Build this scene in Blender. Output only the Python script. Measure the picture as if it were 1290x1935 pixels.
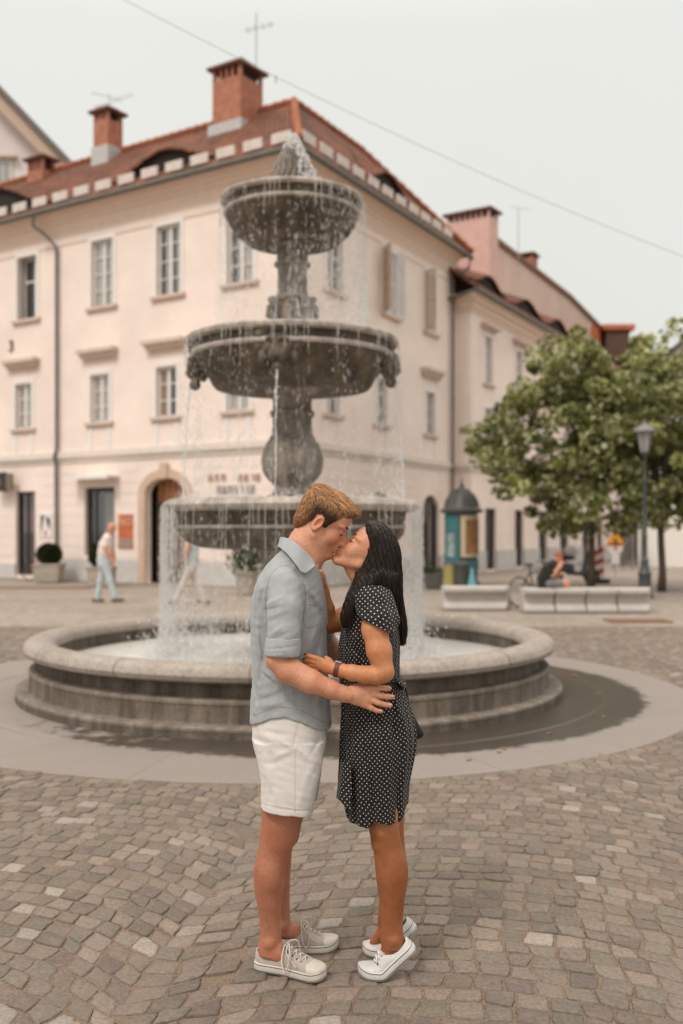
import bpy, bmesh, math, random
import numpy as np
from mathutils import Vector, Matrix
R_ = math.radians
random.seed(7); RNG = np.random.default_rng(7)
for o in list(bpy.data.objects): bpy.data.objects.remove(o)
SC = bpy.context.scene
COL = SC.collection
# ---------------------------------------------------------------- camera
F = 1881.0; HOR = 1003.0; CAMZ = 1.62
cd = bpy.data.cameras.new('camera'); cam = bpy.data.objects.new('camera', cd); COL.objects.link(cam)
cam.location = (0, 0, CAMZ); cam.rotation_euler = (R_(90), 0, 0)
cd.sensor_fit = 'VERTICAL'; cd.sensor_height = 36; cd.lens = 35; cd.shift_y = 35.5/1935
cd.clip_start = 0.1; cd.clip_end = 1500
cd.dof.use_dof = True; cd.dof.focus_distance = 3.60; cd.dof.aperture_fstop = 1.75
SC.camera = cam
# ---------------------------------------------------------------- sky and sun
SUN_EL, SUN_AZ = R_(52), R_(215)     # azimuth clockwise from +Y: high, behind the camera, to its left
w = bpy.data.worlds.new('World'); SC.world = w; w.use_nodes = True
nt = w.node_tree; nt.nodes.clear()
out = nt.nodes.new('ShaderNodeOutputWorld'); bg = nt.nodes.new('ShaderNodeBackground')
sky = nt.nodes.new('ShaderNodeTexSky'); sky.sky_type = 'NISHITA'; sky.sun_disc = False
sky.sun_elevation = SUN_EL; sky.sun_rotation = SUN_AZ; sky.dust_density = 4
bg.inputs['Strength'].default_value = 0.12
tc = nt.nodes.new('ShaderNodeTexCoord'); sep = nt.nodes.new('ShaderNodeSeparateXYZ')
nt.links.new(tc.outputs['Generated'], sep.inputs[0])
cr = nt.nodes.new('ShaderNodeValToRGB')      # the cloud deck, brighter overhead
cr.color_ramp.elements[0].position = 0.0; cr.color_ramp.elements[0].color = (0.74, 0.732, 0.68, 1)
cr.color_ramp.elements[1].position = 1.0; cr.color_ramp.elements[1].color = (1.72, 1.58, 1.42, 1)
e = cr.color_ramp.elements.new(0.45); e.color = (0.80, 0.805, 0.757, 1)
e = cr.color_ramp.elements.new(0.6); e.color = (1.18, 1.11, 1.0, 1)
nt.links.new(sep.outputs['Z'], cr.inputs[0])
nz = nt.nodes.new('ShaderNodeTexNoise'); nz.inputs['Scale'].default_value = 2.2; nz.inputs['Detail'].default_value = 4
nt.links.new(tc.outputs['Generated'], nz.inputs['Vector'])
mr = nt.nodes.new('ShaderNodeMapRange'); mr.inputs[3].default_value = 0.955*8.333; mr.inputs[4].default_value = 1.045*8.333
nt.links.new(nz.outputs[0], mr.inputs[0])
vm = nt.nodes.new('ShaderNodeVectorMath'); vm.operation = 'SCALE'
nt.links.new(cr.outputs[0], vm.inputs[0]); nt.links.new(mr.outputs[0], vm.inputs['Scale'])
mx = nt.nodes.new('ShaderNodeMixRGB'); mx.inputs[0].default_value = 0.95
nt.links.new(sky.outputs[0], mx.inputs[1]); nt.links.new(vm.outputs[0], mx.inputs[2])
nt.links.new(mx.outputs[0], bg.inputs[0]); nt.links.new(bg.outputs[0], out.inputs[0])
sl = bpy.data.lights.new('sun', 'SUN'); sl.energy = 1.5; sl.angle = R_(13); sl.color = (1.0, 0.93, 0.83)
so = bpy.data.objects.new('sun', sl); COL.objects.link(so)
sd = Vector((math.sin(SUN_AZ)*math.cos(SUN_EL), math.cos(SUN_AZ)*math.cos(SUN_EL), math.sin(SUN_EL)))
so.rotation_euler = sd.to_track_quat('Z', 'Y').to_euler(); so.location = sd*50
vs = SC.view_settings; vs.view_transform = 'Standard'; vs.look = 'None'; vs.exposure = 0.10; vs.gamma = 1.0
SC.cycles.max_bounces = 6; SC.cycles.transparent_max_bounces = 24; SC.cycles.use_denoising = True
SC.cycles.caustics_reflective = False; SC.cycles.caustics_refractive = False
# ---------------------------------------------------------------- materials
def srgb(r, g, b):
    f = lambda c: (c/255/12.92 if c/255 <= .04045 else ((c/255+.055)/1.055)**2.4)
    return (f(r), f(g), f(b), 1)
MATS = {}
def mat(name, col, rough=.8, scale=0, amt=.15, bump=0, bscale=None, metal=0, spec=.4, stretch=None, col2=None, attr=None, detail=6, coord='Object'):
    """Principled with noise between col and col2 (or lighter/darker col) and a noise bump."""
    if name in MATS: return MATS[name]
    m = bpy.data.materials.new(name); m.use_nodes = True; t = m.node_tree; N = t.nodes; L = t.links
    b = N['Principled BSDF']; b.inputs['Roughness'].default_value = rough; b.inputs['Metallic'].default_value = metal
    b.inputs['Specular IOR Level'].default_value = spec
    c = tuple(col)[:3]+(1,); b.inputs['Base Color'].default_value = c
    src = None
    tcn = N.new('ShaderNodeTexCoord'); mp = N.new('ShaderNodeMapping'); L.new(tcn.outputs[coord], mp.inputs[0])
    if stretch: mp.inputs['Scale'].default_value = stretch
    if attr:
        a = N.new('ShaderNodeAttribute'); a.attribute_name = attr; src = a.outputs['Color']
    if scale:
        n = N.new('ShaderNodeTexNoise'); n.inputs['Scale'].default_value = scale; n.inputs['Detail'].default_value = detail
        n.inputs['Roughness'].default_value = .6
        L.new(mp.outputs[0], n.inputs['Vector'])
        r = N.new('ShaderNodeMapRange'); r.inputs[1].default_value = .3; r.inputs[2].default_value = .7; L.new(n.outputs[0], r.inputs[0])
        mixn = N.new('ShaderNodeMixRGB'); L.new(r.outputs[0], mixn.inputs[0])
        if src:
            mixn.blend_type = 'MULTIPLY'; v1 = N.new('ShaderNodeMixRGB'); v1.inputs[1].default_value = (1-amt,)*3+(1,); v1.inputs[2].default_value = (1+amt,)*3+(1,)
            L.new(r.outputs[0], v1.inputs[0]); mixn.inputs[0].default_value = 1; L.new(src, mixn.inputs[1]); L.new(v1.outputs[0], mixn.inputs[2])
            for l in list(L):
                if l.to_socket == mixn.inputs[0]: L.remove(l)
        else:
            if col2 is None: c1 = tuple(x*(1-amt) for x in c[:3])+(1,); c2 = tuple(min(1, x*(1+amt)) for x in c[:3])+(1,)
            else: c1, c2 = c, tuple(col2)[:3]+(1,)
            mixn.inputs[1].default_value = c1; mixn.inputs[2].default_value = c2
        src = mixn.outputs[0]
    if src: L.new(src, b.inputs['Base Color'])
    if bump:
        n2 = N.new('ShaderNodeTexNoise'); n2.inputs['Scale'].default_value = bscale or (scale or 20)*3; n2.inputs['Detail'].default_value = 5
        L.new(mp.outputs[0], n2.inputs['Vector'])
        bp = N.new('ShaderNodeBump'); bp.inputs['Distance'].default_value = bump; bp.inputs['Strength'].default_value = 1
        L.new(n2.outputs[0], bp.inputs['Height']); L.new(bp.outputs[0], b.inputs['Normal'])
    MATS[name] = m
    return m
# ---------------------------------------------------------------- object helpers
def fast_mesh(name, V, Fq, mats=None, smooth=True):
    me = bpy.data.meshes.new(name); V = np.asarray(V, dtype=np.float32)
    me.vertices.add(len(V)); me.vertices.foreach_set('co', V.ravel())
    if isinstance(Fq, np.ndarray):
        k = Fq.shape[1]; me.loops.add(Fq.size); me.loops.foreach_set('vertex_index', Fq.astype(np.int32).ravel())
        me.polygons.add(len(Fq)); me.polygons.foreach_set('loop_start', (np.arange(len(Fq))*k).astype(np.int32))
        me.polygons.foreach_set('loop_total', np.full(len(Fq), k, dtype=np.int32))
    else:
        tot = np.array([len(f) for f in Fq], dtype=np.int32); st = np.concatenate([[0], np.cumsum(tot)[:-1]]).astype(np.int32)
        me.loops.add(int(tot.sum())); me.loops.foreach_set('vertex_index', np.array([i for f in Fq for i in f], dtype=np.int32))
        me.polygons.add(len(Fq)); me.polygons.foreach_set('loop_start', st); me.polygons.foreach_set('loop_total', tot)
    me.update(calc_edges=True); me.validate()
    me.polygons.foreach_set('use_smooth', np.full(len(me.polygons), smooth, dtype=bool))
    return me
def put(name, me, m, parent=None):
    o = bpy.data.objects.new(name, me); COL.objects.link(o)
    for mm in (m if isinstance(m, (list, tuple)) else [m]):
        me.materials.append(mm)
    if parent is not None: adopt(o, parent)
    return o
def worldloc(o):
    return Vector(o.get('_w', (0, 0, 0))) if o.type == 'EMPTY' else Vector((0, 0, 0))
def adopt(o, parent):
    o.parent = parent
    if parent.type == 'EMPTY': o.matrix_parent_inverse = Matrix.Translation(-Vector(parent.location))
def tag(o, label=None, cat=None, group=None, kind=None):
    if label: o['label'] = label
    if cat: o['category'] = cat
    if group: o['group'] = group
    if kind: o['kind'] = kind
    return o
def thing(name, label, cat, loc=(0, 0, 0), group=None):
    o = bpy.data.objects.new(name, None); COL.objects.link(o); o.location = loc; o.empty_display_size = .2
    return tag(o, label, cat, group)
class MB:
    """collects shapes into ONE mesh"""
    def __init__(s): s.v = []; s.f = []
    def add(s, V, Fs):
        n = len(s.v); s.v += [tuple(p) for p in V]; s.f += [tuple(i+n for i in f) for f in Fs]; return s
    def hexa(s, p8):   # p8: bottom 4 ccw, top 4 ccw
        return s.add(p8, [(0, 3, 2, 1), (4, 5, 6, 7), (0, 1, 5, 4), (1, 2, 6, 5), (2, 3, 7, 6), (3, 0, 4, 7)])
    def box(s, x0, x1, y0, y1, z0, z1):
        return s.hexa([(x0, y0, z0), (x1, y0, z0), (x1, y1, z0), (x0, y1, z0), (x0, y0, z1), (x1, y0, z1), (x1, y1, z1), (x0, y1, z1)])
    def tube(s, pts, rs, n=8, cap=True):
        pts = [Vector(p) for p in pts]
        if not hasattr(rs, '__len__'): rs = [rs]*len(pts)
        V = []; ref = Vector((0.13, 0.21, .97))
        for i, p in enumerate(pts):
            d = (pts[min(i+1, len(pts)-1)]-pts[max(i-1, 0)]).normalized()
            a = d.cross(ref)
            if a.length < .05: a = d.cross(Vector((1, 0, 0)))
            a.normalize(); b = d.cross(a); ref = a.cross(d) if i == 0 and False else ref
            for k in range(n):
                t = 2*math.pi*k/n; V.append(p+(a*math.cos(t)+b*math.sin(t))*rs[i])
        Fs = []
        for i in range(len(pts)-1):
            for k in range(n):
                k2 = (k+1) % n; Fs.append((i*n+k, i*n+k2, (i+1)*n+k2, (i+1)*n+k))
        if cap: Fs.append(tuple(range(n))[::-1]); Fs.append(tuple((len(pts)-1)*n+k for k in range(n)))
        return s.add(V, Fs)
    def lathe(s, prof, c=(0, 0, 0), n=48, wob=None):
        V = []; Fs = []
        for i, (r, z) in enumerate(prof):
            for k in range(n):
                t = 2*math.pi*k/n; V.append((c[0]+r*math.cos(t), c[1]+r*math.sin(t), c[2]+z))
        for i in range(len(prof)-1):
            for k in range(n):
                k2 = (k+1) % n; Fs.append((i*n+k, i*n+k2, (i+1)*n+k2, (i+1)*n+k))
        return s.add(V, Fs)
    def ball(s, c, r, nu=12, nv=8):
        if not hasattr(r, '__len__'): r = (r, r, r)
        V = [(c[0], c[1], c[2]-r[2])]; Fs = []
        for i in range(1, nv):
            p = -math.pi/2+math.pi*i/nv
            for k in range(nu):
                t = 2*math.pi*k/nu; V.append((c[0]+r[0]*math.cos(p)*math.cos(t), c[1]+r[1]*math.cos(p)*math.sin(t), c[2]+r[2]*math.sin(p)))
        V.append((c[0], c[1], c[2]+r[2])); top = len(V)-1
        for k in range(nu):
            k2 = (k+1) % nu; Fs.append((0, 1+k2, 1+k)); Fs.append((top, 1+(nv-2)*nu+k, 1+(nv-2)*nu+k2))
            for i in range(nv-2): a = 1+i*nu; Fs.append((a+k, a+k2, a+nu+k2, a+nu+k))
        return s.add(V, Fs)
    def build(s, name, m, parent=None, smooth=False, bevel=0, auto=None):
        me = fast_mesh(name, s.v, s.f, smooth=smooth)
        if smooth and auto is not None:
            me.set_sharp_from_angle(angle=R_(auto))
        o = put(name, me, m, parent)
        if bevel:
            b = o.modifiers.new('bevel', 'BEVEL'); b.width = bevel; b.segments = 2; b.limit_method = 'ANGLE'
        return o
def W(px, py, Y): return Vector(((px-645)/F*Y, Y, CAMZ-(py-HOR)/F*Y))
def GD(py): return CAMZ*F/(py-HOR)     # depth of a ground point seen at row py
def catmull(pts, n):
    P = [np.array(p, float) for p in pts]; P = [2*P[0]-P[1]]+P+[2*P[-1]-P[-2]]; outp = []
    for i in range(1, len(P)-2):
        for k in range(n):
            t = k/n; outp.append(.5*((2*P[i])+(-P[i-1]+P[i+1])*t+(2*P[i-1]-5*P[i]+4*P[i+1]-P[i+2])*t*t+(-P[i-1]+3*P[i]-3*P[i+1]+P[i+2])*t**3))
    outp.append(P[-2]); return outp
# ---------------------------------------------------------------- implicit surfaces (smooth unions, meshed by surface nets)
class SDF:
    def __init__(s, k=.02): s.ops = []; s.k = k; s.disp = []
    def _add(s, f, lo, hi, mode, k):
        k = s.k if k is None else k; m = k+.012
        s.ops.append((f, np.array(lo)-m, np.array(hi)+m, mode, k)); return s
    def cone(s, a, b, ra, rb, k=None, mode='u', sy=1.0):
        a = np.array(a, np.float32); b = np.array(b, np.float32); r = max(ra, rb)
        def f(X, Y, Z):
            bx, by, bz = (b-a); L = bx*bx+(by/sy)**2+bz*bz+1e-12
            px, py, pz = X-a[0], (Y-a[1])/sy, Z-a[2]
            h = np.clip((px*bx+py*by/sy+pz*bz)/L, 0, 1)
            return (np.sqrt((px-h*bx)**2+(py-h*by/sy)**2+(pz-h*bz)**2)-(ra+(rb-ra)*h))*min(1, sy)
        return s._add(f, np.minimum(a, b)-r*max(1, sy), np.maximum(a, b)+r*max(1, sy), mode, k)
    def chain(s, pts, rs, k=None, sy=1.0):
        for i in range(len(pts)-1): s.cone(pts[i], pts[i+1], rs[i], rs[i+1], k=k, sy=sy)
        return s
    def ell(s, c, r, M=None, k=None, mode='u'):
        """ellipsoid; M: 3x3 whose rows are its axes"""
        c = np.array(c, np.float32); M = np.eye(3) if M is None else np.array(M)
        r = np.array(r, float); ext = np.sqrt(((M.T*r)**2).sum(1))
        def f(X, Y, Z):
            x, y, z = X-c[0], Y-c[1], Z-c[2]
            q = [(M[i][0]*x+M[i][1]*y+M[i][2]*z)/r[i] for i in range(3)]
            k0 = np.sqrt(q[0]**2+q[1]**2+q[2]**2)
            k1 = np.sqrt((q[0]/r[0])**2+(q[1]/r[1])**2+(q[2]/r[2])**2)+1e-9
            return k0*(k0-1)/k1
        return s._add(f, c-ext, c+ext, mode, k)
    def stack(s, rows, k=None, n=2.2, mode='u', grow=0., axis=2):
        """rows: (z, x0, x1, yc, ry): a vertical loft of superellipses"""
        rows = sorted(rows); A = np.array([[q[0], (q[1]+q[2])/2, (q[2]-q[1])/2, q[3], q[4]] for q in rows], float)
        C = np.array(catmull(A, 8)); zz = C[:, 0]; zz = np.maximum.accumulate(zz+np.arange(len(zz))*1e-7)
        cx, rx, cy, ry = C[:, 1], np.maximum(C[:, 2]+grow, .002), C[:, 3], np.maximum(C[:, 4]+grow, .002)
        z0, z1 = zz[0]-grow, zz[-1]+grow
        def f(X, Y, Z):
            z = Z[:1, :1, :] if Z.ndim == 3 else Z
            a = np.interp(z, zz, cx).astype(np.float32); b = np.interp(z, zz, rx).astype(np.float32)
            c = np.interp(z, zz, cy).astype(np.float32); e = np.interp(z, zz, ry).astype(np.float32)
            u = np.abs((X-a)/b); v = np.abs((Y-c)/e)
            g = (u**n+v**n)**(1/n)
            d = (g-1)*np.minimum(b, e)*.92
            return np.maximum(d, np.maximum(Z-z1, z0-Z))
        return s._add(f, (float((cx-rx).min()), float((cy-ry).min()), z0), (float((cx+rx).max()), float((cy+ry).max()), z1), mode, k)
    def custom(s, f, lo, hi, mode='u', k=None): return s._add(f, lo, hi, mode, k)
    def displace(s, f): s.ops.append((f, None, None, 'd', 0)); return s
    def shell(s, f): s.ops.append((f, None, None, 'f', 0)); return s
    def field(s, X, Y, Z, lo, hi):
        d = None
        for f, a, b, mode, k in s.ops:
            if mode in 'df':
                if d is not None: d = (d+f(X, Y, Z)) if mode == 'd' else f(X, Y, Z, d)
                continue
            if mode != 'i' and (np.any(b < lo) or np.any(a > hi)): continue
            if d is None:
                if mode != 'u': continue
                d = np.broadcast_to(f(X, Y, Z), np.broadcast_shapes(X.shape, Y.shape, Z.shape)).astype(np.float32).copy(); continue
            g = f(X, Y, Z)
            if mode == 'u':
                h = np.clip(.5+.5*(g-d)/k, 0, 1); d = g*(1-h)+d*h-k*h*(1-h)
            else:
                g = -g if mode == 's' else g
                h = np.clip(.5-.5*(g-d)/k, 0, 1); d = g*(1-h)+d*h+k*h*(1-h)
        return d
    def mesh(s, res=.004, N=40):
        un = [q for q in s.ops if q[3] == 'u']
        LO = np.min([q[1] for q in un], 0)-2*res; HI = np.max([q[2] for q in un], 0)+2*res
        dim = np.ceil((HI-LO)/res).astype(int)+2; nb = np.ceil(dim/N).astype(int)
        VK = []; VP = []; QK = []
        cell = lambda I, J, K: (I.astype(np.int64)*100000+J)*100000+K
        for bi in range(nb[0]):
            for bj in range(nb[1]):
                for bk in range(nb[2]):
                    o = np.array([bi, bj, bk])*N; lo = LO+o*res; hi = lo+(N+1)*res
                    if not any(np.all(q[2] >= lo) and np.all(q[1] <= hi) for q in un): continue
                    ar = [(lo[i]+np.arange(N+2)*res).astype(np.float32) for i in range(3)]
                    X, Y, Z = ar[0][:, None, None], ar[1][None, :, None], ar[2][None, None, :]
                    d = s.field(X, Y, Z, lo, hi)
                    if d is None: continue
                    d = np.broadcast_to(d, (N+2,)*3)
                    sg = d < 0
                    if sg.all() or not sg.any(): continue
                    cnt = np.zeros((N+1,)*3, np.int8)
                    cs = [(a, b, c) for a in (0, 1) for b in (0, 1) for c in (0, 1)]
                    for a, b, c in cs: cnt += sg[a:a+N+1, b:b+N+1, c:c+N+1]
                    I, J, K = np.nonzero((cnt > 0) & (cnt < 8))
                    D = np.stack([d[I+a, J+b, K+c] for a, b, c in cs], 1)
                    acc = np.zeros((len(I), 3)); n = np.zeros(len(I))
                    for p in range(8):
                        for q in range(p+1, 8):
                            df = [cs[q][m]-cs[p][m] for m in range(3)]
                            if sum(abs(t) for t in df) != 1: continue
                            m = (D[:, p] < 0) != (D[:, q] < 0)
                            t = D[m, p]/(D[m, p]-D[m, q])
                            acc[m] += np.array(cs[p])+t[:, None]*np.array(df); n[m] += 1
                    VP.append(lo+(np.stack([I, J, K], 1)+acc/n[:, None])*res)
                    VK.append(cell(I+o[0], J+o[1], K+o[2]))
                    for ax in range(3):
                        sl0 = [slice(1, N+1)]*3; sl1 = [slice(1, N+1)]*3; sl0[ax] = slice(0, N); sl1[ax] = slice(1, N+1)
                        A = sg[tuple(sl0)]; B = sg[tuple(sl1)]
                        E = np.array(np.nonzero(A != B)); inn = A[tuple(E)]
                        off = np.ones(3, int); off[ax] = 0; E = E+off[:, None]+o[:, None]
                        u, v = (ax+1) % 3, (ax+2) % 3
                        q = []
                        for du, dv in ((-1, -1), (0, -1), (0, 0), (-1, 0)):
                            e = E.copy(); e[u] += du; e[v] += dv; q.append(cell(e[0], e[1], e[2]))
                        q = np.stack(q, 1); q[~inn] = q[~inn][:, ::-1]; QK.append(q)
        VK = np.concatenate(VK); VP = np.concatenate(VP); QK = np.concatenate(QK)
        uk, first = np.unique(VK, return_index=True); P = VP[first]
        Q = np.searchsorted(uk, QK); Q = np.clip(Q, 0, len(uk)-1)
        ok = np.all(uk[Q] == QK, 1)
        return P, Q[ok]
def sdf_obj(name, S, m, parent=None, res=.004, colf=None, uvf=None, relax=0):
    P, Q = S.mesh(res)
    for _ in range(relax):
        a = np.zeros_like(P); c = np.zeros(len(P))
        for i in range(4):
            j = (i+1) % 4; np.add.at(a, Q[:, i], P[Q[:, j]]); np.add.at(a, Q[:, j], P[Q[:, i]]); np.add.at(c, Q[:, i], 1); np.add.at(c, Q[:, j], 1)
        P = P*.5+.5*a/np.maximum(c, 1)[:, None]
    me = fast_mesh(name, P, Q)
    if colf is not None:
        C = colf(P); at = me.color_attributes.new('col', 'FLOAT_COLOR', 'POINT'); at.data.foreach_set('color', np.concatenate([C, np.ones((len(C), 1))], 1).astype(np.float32).ravel())
    if uvf is not None:
        U = uvf(P); at = me.attributes.new('suv', 'FLOAT_VECTOR', 'POINT'); at.data.foreach_set('vector', U.astype(np.float32).ravel())
    return put(name, me, m, parent), P
def vnoise(X, Y, Z, s, seed=0):
    """cheap smooth pseudo noise"""
    r = np.random.default_rng(seed); t = 0
    for i in range(5):
        a = r.normal(size=3)*s; ph = r.uniform(0, 6.28); t = t+np.sin(X*a[0]+Y*a[1]+Z*a[2]+ph)
    return t/5
# ================================================================ GROUND
FX, FY = -0.515, 10.42       # fountain centre
def node_mat(name):
    m = bpy.data.materials.new(name); m.use_nodes = True
    return m, m.node_tree, m.node_tree.nodes, m.node_tree.links, m.node_tree.nodes['Principled BSDF']
def ramp(N, L, src, stops):
    r = N.new('ShaderNodeValToRGB'); L.new(src, r.inputs[0]); e = r.color_ramp.elements
    e[0].position, e[0].color = stops[0][0], tuple(stops[0][1])[:3]+(1,); e[1].position, e[1].color = stops[-1][0], tuple(stops[-1][1])[:3]+(1,)
    for p, c in stops[1:-1]: q = e.new(p); q.color = tuple(c)[:3]+(1,)
    return r.outputs[0]
def noise(N, L, vec, scale, detail=5, rough=.6):
    n = N.new('ShaderNodeTexNoise'); n.inputs['Scale'].default_value = scale; n.inputs['Detail'].default_value = detail; n.inputs['Roughness'].default_value = rough
    L.new(vec, n.inputs['Vector']); return n.outputs[0]
def mapping(N, L, sc=(1, 1, 1), rot=(0, 0, 0), coord='Object'):
    t = N.new('ShaderNodeTexCoord'); p = N.new('ShaderNodeMapping'); p.inputs['Scale'].default_value = sc; p.inputs['Rotation'].default_value = rot
    L.new(t.outputs[coord], p.inputs[0]); return p.outputs[0]
def mth(N, L, op, a, b=None, c=None):
    n = N.new('ShaderNodeMath'); n.operation = op
    for i, x in enumerate((a, b, c)):
        if x is None: continue
        if isinstance(x, (int, float)): n.inputs[i].default_value = x
        else: L.new(x, n.inputs[i])
    return n.outputs[0]
def mixc(N, L, f, a, b, mode='MIX'):
    n = N.new('ShaderNodeMixRGB'); n.blend_type = mode
    for s, x in zip(n.inputs, (f, a, b)):
        if isinstance(x, (int, float)): s.default_value = x
        elif isinstance(x, tuple): s.default_value = x[:3]+(1,)
        else: L.new(x, s)
    return n.outputs[0]
def bumpn(N, L, h, dist, b):
    n = N.new('ShaderNodeBump'); n.inputs['Distance'].default_value = dist; L.new(h, n.inputs['Height']); L.new(n.outputs[0], b.inputs['Normal'])
# ground sheet: far setts, seen small and blurred
m, t, N, L, b = node_mat('far_setts'); v = mapping(N, L)
vo = N.new('ShaderNodeTexVoronoi'); vo.inputs['Scale'].default_value = 8; vo.inputs['Randomness'].default_value = .6; L.new(v, vo.inputs['Vector'])
sp = N.new('ShaderNodeSeparateColor'); L.new(vo.outputs['Color'], sp.inputs[0])
c = ramp(N, L, sp.outputs[0], [(0, (.20, .165, .14)), (.5, (.27, .225, .19)), (.85, (.33, .28, .24)), (1, (.46, .39, .34))])
big = noise(N, L, v, .35, 4); c2 = mixc(N, L, .5, c, ramp(N, L, big, [(.3, (.235, .19, .16)), (.7, (.38, .32, .275))]))
L.new(c2, b.inputs['Base Color']); b.inputs['Roughness'].default_value = .8
bumpn(N, L, vo.outputs['Distance'], -.01, b); MATS['far_setts'] = m
gr = MB(); n = 96
rad = [0, 2.6, 4.2, 9, 16, 30, 60, 150, 600]
for i, r in enumerate(rad[1:]):
    for k in range(n): gr.v.append((FX+r*math.cos(2*math.pi*k/n), FY+r*math.sin(2*math.pi*k/n), -.022))
for i in range(len(rad)-2):
    for k in range(n): k2 = (k+1) % n; gr.f.append((i*n+k, i*n+k2, (i+1)*n+k2, (i+1)*n+k))
tag(gr.build('ground', m), kind='structure')
# sand between the setts
m, t, N, L, b = node_mat('joint_sand'); v = mapping(N, L)
g1 = noise(N, L, v, 230, 3); g2 = noise(N, L, v, 9, 3)
c = ramp(N, L, g1, [(.36, (.075, .048, .032)), (.5, (.19, .128, .09)), (.64, (.40, .30, .22))])
c = mixc(N, L, .35, c, ramp(N, L, g2, [(.35, (.12, .085, .062)), (.65, (.26, .19, .14))])); L.new(c, b.inputs['Base Color']); b.inputs['Roughness'].default_value = .95
bumpn(N, L, g1, .004, b)
sa = MB(); sa.add([(-2.3, 2.2, -.0055), (2.3, 2.2, -.0055), (7.5, 16.9, -.0055), (-7.5, 16.9, -.0055)], [(0, 1, 2, 3)])
tag(sa.build('joint_sand', m), kind='structure')
# setts laid in segmental arcs
m, t, N, L, b = node_mat('sett_stone'); v = mapping(N, L)
a = N.new('ShaderNodeAttribute'); a.attribute_name = 'col'
g1 = noise(N, L, v, 60, 8, .75); g2 = noise(N, L, v, 11, 4)
c = mixc(N, L, 1.0, a.outputs['Color'], ramp(N, L, g1, [(.3, (.62, .62, .62)), (.52, (1, 1, 1)), (.7, (1.4, 1.37, 1.33))]), 'MULTIPLY')
c = mixc(N, L, ramp(N, L, g2, [(.52, (0, 0, 0)), (.72, (.65, .65, .65))]), c, (.27, .19, .14))
L.new(c, b.inputs['Base Color']); b.inputs['Roughness'].default_value = .72; b.inputs['Specular IOR Level'].default_value = .35
bumpn(N, L, g1, .006, b)
def setts():
    s = .108; Wd = 2.3; Ra = 1.62; ang = R_(-9); ca, sa_ = math.cos(ang), math.sin(ang)
    def warp(i, j):
        x = i*s; m_ = ((x+.62) % Wd)-Wd/2
        y = j*s*1.02+(math.sqrt(Ra*Ra-m_*m_)-1.2)*.9
        return x*ca-y*sa_, x*sa_+y*ca+4.0
    VV = []; FF = []; CC = []; base = 0; rng = np.random.default_rng(3)
    ni, nj = 96, 176; off = rng.normal(0, .0085, (2*ni+3, 2*nj+3, 2))
    for j in range(-nj, nj):
        sh = rng.uniform(-.3, .3)
        for i in range(-ni, ni):
            cx, cy = warp(i+.5+sh, j+.5)
            if cy < 2.3 or cy > 16.8 or abs(cx) > cy*.355+1.55: continue
            dc = math.hypot(cx-FX, cy-FY)
            if dc < 4.03+.02: continue
            near = cy < 6.9 and abs(cx) < cy*.36+.5
            P = []
            for a_, b_ in ((0, 0), (1, 0), (1, 1), (0, 1)):
                x, y = warp(i+a_+sh, j+b_); o = off[i+a_+ni, j+b_+nj]
                P.append((x+o[0], y+o[1]*(.6+abs(sh))))
            P = np.array(P); c = P.mean(0)
            gap = rng.uniform(.89, .95) if near else .93
            P = c+(P-c)*gap
            h = rng.normal(0, .0022); tx, ty = rng.normal(0, .022, 2)
            sub = 4 if near else 1
            ring = []
            for e in range(4):
                A, B = P[e], P[(e+1) % 4]
                for q in range(sub):
                    tt = q/sub; ring.append(A*(1-tt)+B*tt+(rng.normal(0, .0022, 2) if q else 0))
            ring = np.array(ring); nr = len(ring)
            if near:
                ring[::sub] = c+(ring[::sub]-c)*.94
            levels = ((1.0, -.02), (1.0, -.006), (.955, -.0012), (.80, .0006)) if near else ((1.0, -.02), (.97, -.004), (.86, 0))
            V = []
            for sc, z in levels:
                q = c+(ring-c)*sc
                for p in q:
                    zz = z+h+(tx*(p[0]-c[0])+ty*(p[1]-c[1]) if z > -.015 else 0)+(rng.normal(0, .0007) if near and z > -.015 else 0)
                    V.append((p[0], p[1], zz))
            V.append((c[0], c[1], .001+h))
            nl = len(levels)
            for l in range(nl-1):
                for k in range(nr): k2 = (k+1) % nr; FF.append((base+l*nr+k, base+l*nr+k2, base+(l+1)*nr+k2, base+(l+1)*nr+k))
            for k in range(nr): FF.append((base+(nl-1)*nr+k, base+(nl-1)*nr+(k+1) % nr, base+nl*nr))
            u = rng.random()
            if u < .035: col = np.array([.33, .285, .25])*rng.uniform(.85, 1.1)
            elif u < .2: col = np.array([.25, .20, .165])*rng.uniform(.85, 1.15)
            else: col = np.array([.192, .158, .130])*rng.uniform(.82, 1.24)+rng.normal(0, .0025, 3)
            VV += V; CC += [tuple(np.clip(col, .03, 1))+(1,)]*len(V); base += len(V)
    me = fast_mesh('setts', VV, FF, smooth=True); me.set_sharp_from_angle(angle=R_(50))
    at = me.color_attributes.new('col', 'FLOAT_COLOR', 'POINT'); at.data.foreach_set('color', np.array(CC, np.float32).ravel())
    tag(put('cobbled_paving', me, m), kind='structure')
setts()
# smooth stone ring round the fountain, wet near the basin
m, t, N, L, b = node_mat('ring_stone'); v = mapping(N, L)
tcn = N.new('ShaderNodeTexCoord'); sx = N.new('ShaderNodeSeparateXYZ'); L.new(tcn.outputs['Object'], sx.inputs[0])
dx = mth(N, L, 'SUBTRACT', sx.outputs[0], FX); dy = mth(N, L, 'SUBTRACT', sx.outputs[1], FY)
r = mth(N, L, 'SQRT', mth(N, L, 'ADD', mth(N, L, 'MULTIPLY', dx, dx), mth(N, L, 'MULTIPLY', dy, dy)))
an = mth(N, L, 'ARCTAN2', dy, dx)
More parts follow.
